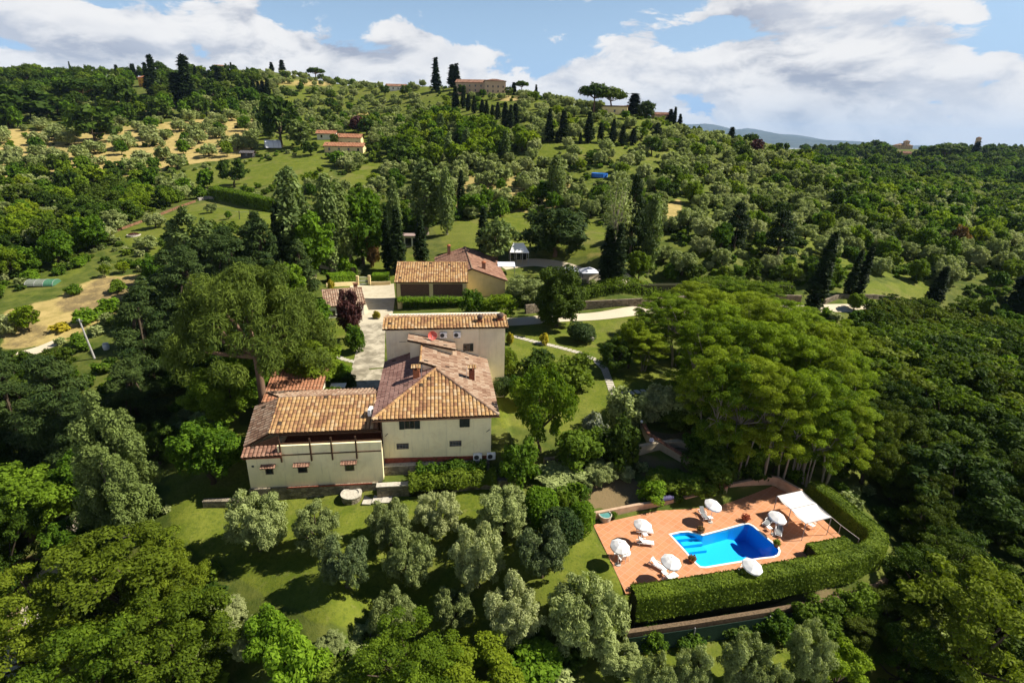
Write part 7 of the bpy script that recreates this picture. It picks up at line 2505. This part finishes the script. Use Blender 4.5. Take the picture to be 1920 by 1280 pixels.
# ------------------------------------------------------------------ woods, groves and scrub over the hill
KEEP = [  # ground left open (photograph outlines of the ground itself)
    [(300, 900), (345, 850), (395, 760), (470, 800), (470, 925), (700, 912), (960, 915), (1110, 960), (1240, 950), (1470, 890), (1680, 1000), (1690, 1130), (1560, 1160), (1000, 1215), (640, 1190), (480, 1130), (330, 1020)],
    [(450, 760), (600, 640), (590, 520), (740, 515), (740, 490), (960, 490), (1010, 540), (1240, 530), (1600, 545), (1600, 590), (1300, 600), (1240, 780), (1050, 880), (920, 900), (480, 910)],
    [(200, 445), (360, 372), (500, 380), (570, 405), (530, 470), (300, 495)], [(275, 345), (430, 312), (590, 290), (610, 305), (590, 340), (400, 352)],
    [(610, 365), (650, 330), (752, 280), (745, 305), (695, 352)], [(815, 425), (900, 412), (960, 404), (1080, 396), (1140, 432), (1150, 482), (1160, 530), (900, 520), (815, 470)],
    [(1600, 528), (1760, 533), (1790, 562), (1640, 570)], [(1110, 1190), (1440, 1160), (1560, 1280), (1100, 1290)], [(0, 560), (150, 500), (260, 508), (290, 530), (230, 580), (180, 620), (60, 662), (0, 675)],
    [(0, 1290), (50, 1130), (95, 1025), (140, 950), (165, 960), (110, 1060), (60, 1290)], [(575, 252), (690, 255), (700, 292), (580, 296)], [(480, 262), (545, 262), (545, 285), (480, 285)], [(845, 156), (958, 156), (958, 196), (845, 196)],
    [(246, 150), (294, 150), (294, 200), (246, 200)], [(1185, 775), (1325, 775), (1325, 885), (1205, 885)], [(1100, 320), (1150, 320), (1150, 336), (1100, 336)], [(440, 285), (480, 285), (480, 300), (440, 300)], [(1232, 420), (1250, 386), (1275, 368), (1282, 392), (1250, 428)], [(150, 192), (240, 190), (335, 190), (330, 203), (150, 206)],
    [(1480, 1000), (1690, 1000), (1680, 1120), (1500, 1160)], [(680, 470), (830, 440), (820, 500), (680, 520)], [(1672, 272), (1725, 272), (1725, 307), (1672, 307)], [(395, 128), (432, 128), (432, 150), (395, 150)], [(715, 158), (772, 158), (772, 186), (715, 186)], [(1130, 200), (1180, 200), (1180, 228), (1130, 228)]]
# outline, spacing in metres, kinds with weight and height range, chance of a gap
REG = [
    ([(-200, 232), (110, 240), (230, 233), (480, 214), (470, 300), (330, 318), (270, 338), (100, 332), (-200, 345)], 9.6, (('olive', 9, 4.4, 6.2), ('shrub', 2, 2.4, 4.6), ('palebush', 1.5, 2.4, 3.6), ('broad', .7, 5, 8)), .38),
    ([(-260, 330), (100, 326), (270, 335), (300, 350), (400, 352), (400, 368), (300, 395), (200, 440), (170, 500), (-260, 560)], 6.4, (('broad', 5, 4.5, 8), ('oak', 2.4, 5, 8), ('olive', 4, 4, 5.5), ('shrub', 3, 3, 5), ('bright', 2.4, 4.5, 7), ('purple', .12, 4, 6)), .06),
    ([(-260, 145), (270, 146), (480, 140), (480, 214), (230, 235), (110, 242), (-260, 238)], 9.5, (('oak', 5, 7, 11), ('broad', 4, 7, 11), ('olive', 4, 4.5, 6), ('darkpine', .6, 10, 13), ('cypress', .25, 9, 14), ('shrub', 2, 3, 5)), .05),
    ([(470, 138), (800, 150), (800, 190), (740, 265), (560, 255), (470, 290)], 9.4, (('olive', 10, 3.6, 5), ('broad', 1.0, 4.5, 7), ('shrub', 1.6, 2.2, 3.6), ('oak', .6, 6, 8)), .30),
    ([(560, 245), (760, 225), (770, 320), (700, 352), (740, 430), (680, 480), (560, 410), (520, 380), (640, 320)], 7.5, (('olive', 6, 4, 5.5), ('broad', 3, 4.5, 7.5), ('shrub', 3, 2.5, 4.5), ('palebush', 2, 2, 3.5), ('bright', 1, 4.5, 6)), .10),
    ([(770, 240), (820, 222), (880, 240), (985, 262), (1010, 285), (960, 305), (860, 322), (740, 318), (750, 268)], 7.2, (('broad', 4, 6, 9.5), ('oak', 1.2, 6, 9), ('bright', 4, 6, 9), ('poplar', .9, 9, 12), ('olive', 3, 4, 6)), .04),
    ([(770, 190), (850, 178), (900, 200), (985, 235), (1000, 262), (880, 238), (820, 220), (760, 240)], 8, (('shrub', 4, 2, 3.2), ('olive', 3, 3, 4), ('bright', 1, 4, 5.5)), .1),
    ([(960, 180), (1080, 195), (1200, 225), (1330, 262), (1330, 300), (1180, 290), (1000, 285), (985, 235)], 7.6, (('olive', 10, 3.6, 5.0), ('bright', .6, 4, 6), ('shrub', .5, 2, 3.2)), .26),
    ([(740, 310), (860, 318), (960, 295), (1200, 290), (1210, 400), (1130, 430), (950, 400), (820, 420), (740, 430), (700, 352)], 7.8, (('olive', 10, 3.6, 5.2), ('broad', .9, 4.5, 7), ('bright', .8, 4, 6), ('shrub', 1.0, 2.2, 3.6)), .27),
    ([(730, 395), (830, 400), (960, 382), (1180, 372), (1190, 398), (1080, 402), (960, 410), (820, 430), (740, 440)], 5.5, (('shrub', 5, 3, 5), ('broad', 3, 4.5, 7), ('darkshrub', 3, 3, 5)), .05),
    ([(1200, 240), (1330, 258), (1460, 290), (1560, 330), (1600, 420), (1560, 500), (1300, 530), (1160, 510), (1140, 430), (1200, 400)], 7.0, (('olive', 12, 3.6, 5.4), ('broad', 1.2, 4.5, 7), ('oak', .5, 5.5, 8), ('bright', 2.2, 4, 6.5), ('shrub', 1.6, 2.2, 4), ('spruce', .10, 8, 11)), .17),
    ([(1470, 300), (1620, 318), (1960, 360), (2300, 380), (2300, 470), (1920, 470), (1700, 460), (1590, 470), (1590, 410), (1540, 340)], 7.4, (('broad', 5, 5.5, 8.5), ('oak', 1.5, 6, 9), ('bright', 4, 5, 8), ('olive', 7, 4, 6), ('shrub', 1, 3, 5)), .04),
    ([(1560, 455), (1700, 450), (2200, 460), (2200, 570), (1790, 560), (1760, 530), (1590, 525)], 6.2, (('olive', 6, 4, 5.5), ('broad', 3, 5, 8), ('shrub', 3, 2.5, 4.5), ('limebush', 1, 2, 3)), .08),
    ([(1180, 495), (1300, 520), (1560, 500), (1600, 528), (1560, 545), (1300, 545), (1170, 530)], 4.6, (('shrub', 5, 2.2, 4), ('broad', 2, 4, 6.5), ('darkshrub', 3, 2.4, 4)), .05),
    ([(1480, 285), (1700, 284), (2300, 292), (2300, 382), (1940, 360), (1620, 318)], 13, (('oak', 6, 8, 13), ('broad', 6, 8, 13), ('darkpine', .4, 12, 16), ('cypress', .15, 10, 14)), .02),
    ([(1590, 575), (1690, 578), (2300, 590), (2300, 780), (1570, 770), (1570, 690)], 5.2, (('woodlayer', 2.5, 7, 10), ('layer', 6, 7, 9.5), ('broad', 1.5, 7, 9)), .0),
    ([(1570, 770), (2300, 780), (2300, 1010), (1770, 1010), (1710, 960), (1610, 870), (1560, 800)], 5.3, (('woodlayer', 6, 7, 10), ('layer', 1.4, 7, 9.5), ('oak', 3, 7, 9.5)), .0),
    ([(1750, 1010), (2300, 1010), (2300, 1500), (1640, 1500), (1700, 1250)], 5.0, (('woodlayer', 6, 5, 7.5), ('oak', 3, 5, 7.5), ('layer', .8, 5, 7)), .0),
    ([(-300, 650), (100, 690), (220, 720), (330, 680), (400, 700), (340, 850), (300, 920), (150, 940), (40, 1290), (-300, 1400)], 6.0, (('broad', 1.2, 6, 9.5), ('cedar', 2, 8, 12), ('woodlayer', 4, 6, 9), ('oak', 4, 6, 8)), .03),
    ([(160, 1010), (300, 1020), (420, 1100), (640, 1215), (900, 1262), (900, 1500), (60, 1500), (100, 1200)], 5.6, (('layer', 3, 5, 7.5), ('broad', 2, 5, 7), ('olive', 2, 3.5, 4.5), ('shrub', 2, 2.5, 4)), .05),
    ([(285, 500), (330, 490), (540, 470), (600, 520), (590, 640), (470, 760), (330, 690), (240, 700), (235, 650), (280, 590), (310, 530)], 6.2, (('cedar', 5, 8, 12), ('broad', 1.5, 6, 9), ('oak', 2, 6, 9), ('darkshrub', 2, 2.5, 4)), .03),
    ([(-100, 470), (120, 480), (170, 505), (60, 560), (-100, 580)], 6.5, (('shrub', 4, 2, 4), ('broad', 3, 4, 7), ('bright', 1, 4, 6), ('limebush', 1.5, 2, 3)), .15),
    ([(530, 470), (680, 430), (740, 440), (700, 500), (590, 515)], 5.6, (('broad', 5, 6, 10), ('oak', 3, 6, 10), ('poplar', 1, 9, 13)), .03),
    ([(1130, 480), (1200, 485), (1210, 530), (1165, 530)], 4.2, (('shrub', 4, 2.5, 4.5), ('broad', 2, 4, 6)), .02),
    ([(980, 890), (1190, 860), (1240, 930), (1130, 960)], 2.6, (('shrub', 3, .8, 1.5), ('palebush', 2, .7, 1.3)), .35),
    ([(1250, 840), (1480, 880), (1620, 900), (1600, 980), (1450, 900), (1300, 925)], 3.0, (('darkshrub', 4, 1.2, 2.4), ('shrub', 3, 1.0, 2.0)), .10),
    ([(1240, 740), (1300, 735), (1560, 740), (1560, 850), (1320, 850), (1260, 800)], 3.2, (('darkshrub', 5, 1.4, 2.8), ('shrub', 2, 1.2, 2.2)), .10),
]
KMAX = {'broadleaf_tree': 260, 'olive_tree': 255, 'oak_tree': 190, 'acacia_tree': 120, 'garden_shrub': 230, 'woodland_tree': 110, 'cedar_tree': 60}
cand = []
hand = np.array(PLACED)
for ri, (poly, sp, kinds, gap) in enumerate(REG):
    # world bounds of the outline
    P_ = [hit(min(max(p[0], -260), 2250), min(p[1], 1480)) for p in poly]
    x0, x1, y0, y1 = min(p.x for p in P_) - 30, max(p.x for p in P_) + 30, max(14, min(p.y for p in P_) - 20), min(1100, max(p.y for p in P_) + 40)
    nx, ny = int((x1 - x0) / sp) + 1, int((y1 - y0) / sp) + 1
    gx, gy = np.meshgrid(x0 + np.arange(nx) * sp, y0 + np.arange(ny) * sp)
    gx = gx + rng.uniform(-.42, .42, gx.shape) * sp + (np.arange(ny)[:, None] % 2) * sp * .5
    gy = gy + rng.uniform(-.42, .42, gy.shape) * sp
    gx, gy = gx.ravel(), gy.ravel()
    zz = ground(gx, gy)
    px, py, dd = project(gx, gy, zz)
    ok = inside(px, py, poly) & (rng.random(len(gx)) > gap) & (gy > 14)
    for k in KEEP: ok &= ~inside(px, py, k)
    for (cx_, cb_, ct_, cw_) in row: ok &= ~((np.abs(px - cx_) < 9) & (py > cb_ - 3) & (py < cb_ + 24))
    wts = np.array([k[1] for k in kinds], float)
    pick = rng.choice(len(kinds), len(gx), p=wts / wts.sum())
    for i in np.nonzero(ok)[0]:
        kd, _, h0, h1 = kinds[pick[i]]
        if len(hand):
            dm = np.hypot(hand[:, 0] - gx[i], hand[:, 1] - gy[i]) - hand[:, 2] * .75
            if dm.min() < sp * .22: continue
        hh = float(rng.uniform(h0, h1))
        if px[i] < 260 and 640 < py[i] < 770: hh *= .35 + .5 * (py[i] - 640) / 130     # keep the field on the left in sight
        if px[i] > 1570 and 570 < py[i] < 700: hh *= .45 + .5 * (py[i] - 570) / 130
        cand.append((float(px[i]), float(py[i]), float(dd[i]), kd, float(gx[i]), float(gy[i]), hh, ri))

LM = [(268, 155, 'orange house on the left crest'), (645, 280, 'orange-roofed bungalow'), (512, 270, 'white greenhouse'), (905, 165, 'hilltop farmhouse'), (1130, 185, 'pair of umbrella pines'), (1122, 328, 'blue hill pool'), (390, 425, 'walled lawn'),
      (865, 490, 'gabled house'), (1095, 512, 'white gazebos'), (800, 740, 'villa'), (1350, 1010, 'swimming pool'), (1522, 510, 'largest leaning cypress'), (1697, 278, 'far right villa'), (165, 640, 'leaning utility pole'), (82, 530, 'netting tunnel'),
      (1510, 948, 'fabric canopy'), (490, 580, 'big umbrella pine'), (767, 450, 'garden room'), (1180, 410, 'tall dark fir'), (1745, 535, 'cypress on the small lawn'), (357, 150, 'tallest cypress of the left crest'), (818, 140, 'single skyline cypress'),
      (1369, 255, 'lone cypress of the right slope'), (1103, 240, 'third cypress of the spaced row'), (1455, 440, 'layered fir'), (865, 355, 'slim cypress among the olives'), (560, 420, 'silvery poplar above the gate'), (240, 870, 'big pale poplar'), (250, 1090, 'brightest acacia'),
      (1790, 1180, 'bright corner tree'), (1400, 700, 'tall grove'), (38, 190, 'broad dark oak'), (1650, 1060, 'corner of the clipped hedge'), (945, 220, 'cypress row on the hill'), (20, 330, 'left edge of the dry field'), (1830, 280, 'slim far tower'), (1214, 440, 'tall thin poplar'), (60, 760, 'edge cedars')]
ADJ = {'olive': 'grey-green olive tree', 'darkolive': 'olive tree', 'broad': 'leafy green tree', 'oak': 'dark wide-crowned tree', 'bright': 'light green tree', 'robinia': 'acacia', 'layer': 'yellow-green acacia', 'woodlayer': 'dark layered tree', 'poplar': 'upright poplar',
       'cypress': 'small cypress', 'darkpine': 'dark umbrella pine', 'cedar': 'dark cedar', 'spruce': 'dark fir', 'shrub': 'green shrub', 'darkshrub': 'dark shrub', 'palebush': 'grey-green shrub', 'limebush': 'lime-green shrub', 'purple': 'purple-leaved tree'}


def ordinal(n):
    if n <= 20: return ORD[n - 1]
    return f"{n}{'th' if 10 < n % 100 < 20 else {1: 'st', 2: 'nd', 3: 'rd'}.get(n % 10, 'th')}"


inview = [c for c in cand if -60 < c[0] < 1980 and c[1] < 1420]
beyond = [c for c in cand if not (-60 < c[0] < 1980 and c[1] < 1420)]
inview.sort(key=lambda c: -(c[6] / c[2]))
used, single, mass = {}, [], []
for c in inview:
    nm = KIND[c[3]][5]
    if used.get(nm, 0) < KMAX.get(nm, 200):
        used[nm] = used.get(nm, 0) + 1
        single.append(c)
    else: mass.append(c)
buckets = {}
for c in single:
    k = min(range(len(LM)), key=lambda i: (LM[i][0] - c[0]) ** 2 + 2.2 * (LM[i][1] - (c[1] - c[6] * 350 / c[2])) ** 2)
    dx, dy = c[0] - LM[k][0], (c[1] - LM[k][1]) * 1.4
    side = ('right of' if dx > 0 else 'left of') if abs(dx) > abs(dy) else ('below' if dy > 0 else 'above')
    buckets.setdefault((ADJ[c[3]], side, k), []).append((dx * dx + dy * dy, c))
for (adj, side, k), L_ in buckets.items():
    L_.sort(key=lambda q_: q_[0])
    for i, (_, c) in enumerate(L_):
        kd, x, y, h = c[3], c[4], c[5], c[6]
        lab = f'{adj} {side} the {LM[k][2]}, {ordinal(i + 1)} nearest to it'
        w_ = h * proto(kd, 0, 2)[3] * random.uniform(.88, 1.22)
        plant(kd, x, y, h, w_, lab, f"{KIND[kd][6]}s of the {('near' if c[2] < 120 else 'far')} slopes", lod=0 if c[2] < 75 else (1 if c[2] < 190 else 2))


# ---- what nobody could count: geometry nodes set copies of the far kinds on points
def scatter(name, pts, kinds):
    """pts rows: x y z scale_xy scale_z rot variant"""
    me = bpy.data.meshes.new(name)
    a = np.array(pts, float)
    me.vertices.add(len(a))
    me.vertices.foreach_set('co', np.ascontiguousarray(a[:, :3], np.float32).ravel())
    at = me.attributes.new('scl', 'FLOAT_VECTOR', 'POINT')
    at.data.foreach_set('vector', np.ascontiguousarray(np.stack([a[:, 3], a[:, 3], a[:, 4]], 1), np.float32).ravel())
    at = me.attributes.new('rot', 'FLOAT_VECTOR', 'POINT')
    at.data.foreach_set('vector', np.ascontiguousarray(np.stack([a[:, 5] * 0, a[:, 5] * 0, a[:, 5]], 1), np.float32).ravel())
    at = me.attributes.new('var', 'INT', 'POINT')
    at.data.foreach_set('value', np.ascontiguousarray(a[:, 6], np.int32))
    o = bpy.data.objects.new(name, me)
    COL.objects.link(o)
    tag(o, kind='stuff')
    g = bpy.data.node_groups.new(name, 'GeometryNodeTree')
    g.interface.new_socket('Geometry', in_out='INPUT', socket_type='NodeSocketGeometry')
    g.interface.new_socket('Geometry', in_out='OUTPUT', socket_type='NodeSocketGeometry')
    gi_, go = g.nodes.new('NodeGroupInput'), g.nodes.new('NodeGroupOutput')
    join = g.nodes.new('GeometryNodeJoinGeometry')
    def named(nm, typ):
        n = g.nodes.new('GeometryNodeInputNamedAttribute'); n.data_type = typ; n.inputs[0].default_value = nm
        return [s for s in n.outputs if s.enabled and s.name == 'Attribute'][0]
    for i, kd in enumerate(kinds):
        src = bpy.data.objects.new(kd + '_pattern', proto(kd, i % KIND[kd][3], 2)[2])
        oi = g.nodes.new('GeometryNodeObjectInfo'); oi.inputs['Object'].default_value = src; oi.inputs['As Instance'].default_value = True
        cmp_ = g.nodes.new('FunctionNodeCompare'); cmp_.data_type = 'INT'; cmp_.operation = 'EQUAL'
        ins = [s for s in cmp_.inputs if s.enabled]
        g.links.new(named('var', 'INT'), ins[0]); ins[1].default_value = i
        iop = g.nodes.new('GeometryNodeInstanceOnPoints')
        g.links.new(gi_.outputs[0], iop.inputs['Points']); g.links.new(cmp_.outputs[0], iop.inputs['Selection']); g.links.new(oi.outputs['Geometry'], iop.inputs['Instance'])
        e2r = g.nodes.new('FunctionNodeEulerToRotation'); g.links.new(named('rot', 'FLOAT_VECTOR'), e2r.inputs[0])
        g.links.new(e2r.outputs[0], iop.inputs['Rotation']); g.links.new(named('scl', 'FLOAT_VECTOR'), iop.inputs['Scale'])
        g.links.new(iop.outputs[0], join.inputs[0])
    g.links.new(join.outputs[0], go.inputs[0])
    m = o.modifiers.new('scatter', 'NODES'); m.node_group = g
    return o


groups = {'distant_olive_grove': ('olive',), 'distant_woodland': ('broad', 'oak', 'bright', 'woodlayer', 'layer', 'cedar', 'poplar', 'darkpine', 'cypress', 'spruce', 'purple'), 'hillside_scrub': ('shrub', 'darkshrub', 'palebush', 'limebush')}
for nm, kinds in groups.items():
    pts = []
    for c in mass + beyond:
        if c[3] in kinds:
            nw = proto(c[3], 0, 2)[3]
            w_ = c[6] * random.uniform(.88, 1.22)
            pts.append((c[4], c[5], gz(c[4], c[5]), w_, c[6], random.uniform(0, 6.28), kinds.index(c[3])))
    # the floor of the woods: low scrub between the trees
    if nm == 'hillside_scrub':
        n = 9500
        x = rng.uniform(-330, 420, n * 3); y = rng.uniform(28, 460, n * 3)
        z_ = ground(x, y)
        px, py, dd = project(x, y, z_)
        ok = (px > -150) & (px < 2070) & (rng.random(n * 3) < np.clip(130 / dd, .12, 1))
        for k in KEEP: ok &= ~inside(px, py, k)
        for k in (REG[0][0], REG[3][0], REG[6][0], REG[7][0]): ok &= ~(inside(px, py, k) & (rng.random(n * 3) < .8))
        ok &= ~((dd < 75) & inside(px, py, [(930, 600), (1260, 580), (1300, 760), (1000, 880)]))
        for i in np.nonzero(ok)[0]:
            s_ = rng.uniform(.7, 1.9)
            pts.append((x[i], y[i], z_[i] - .1, s_ * 1.2, s_, rng.uniform(0, 6.28), int(rng.choice([0, 0, 1, 1, 2]))))
    if pts: scatter(nm, pts, kinds)
print('TREES single', len(single), 'mass', len(mass), 'beyond', len(beyond), used)

# ------------------------------------------------------------------ the air
def haze_box():
    mb = MB(); mb.box(-26000, 26000, -600, 24500, -90, 760)
    m = bpy.data.materials.new('pale_air')
    m.use_nodes = True
    t = NT(m.node_tree)
    t.n.remove(t.n['Principled BSDF'])
    v = t.new('ShaderNodeVolumePrincipled')
    v.inputs['Color'].default_value = (.44, .66, 1.0, 1)
    v.inputs['Density'].default_value = 3.0e-5
    v.inputs['Anisotropy'].default_value = 0.0
    t.l.new(v.outputs[0], t.n['Material Output'].inputs['Volume'])
    tag(mb.build('haze', m), kind='stuff')
haze_box()
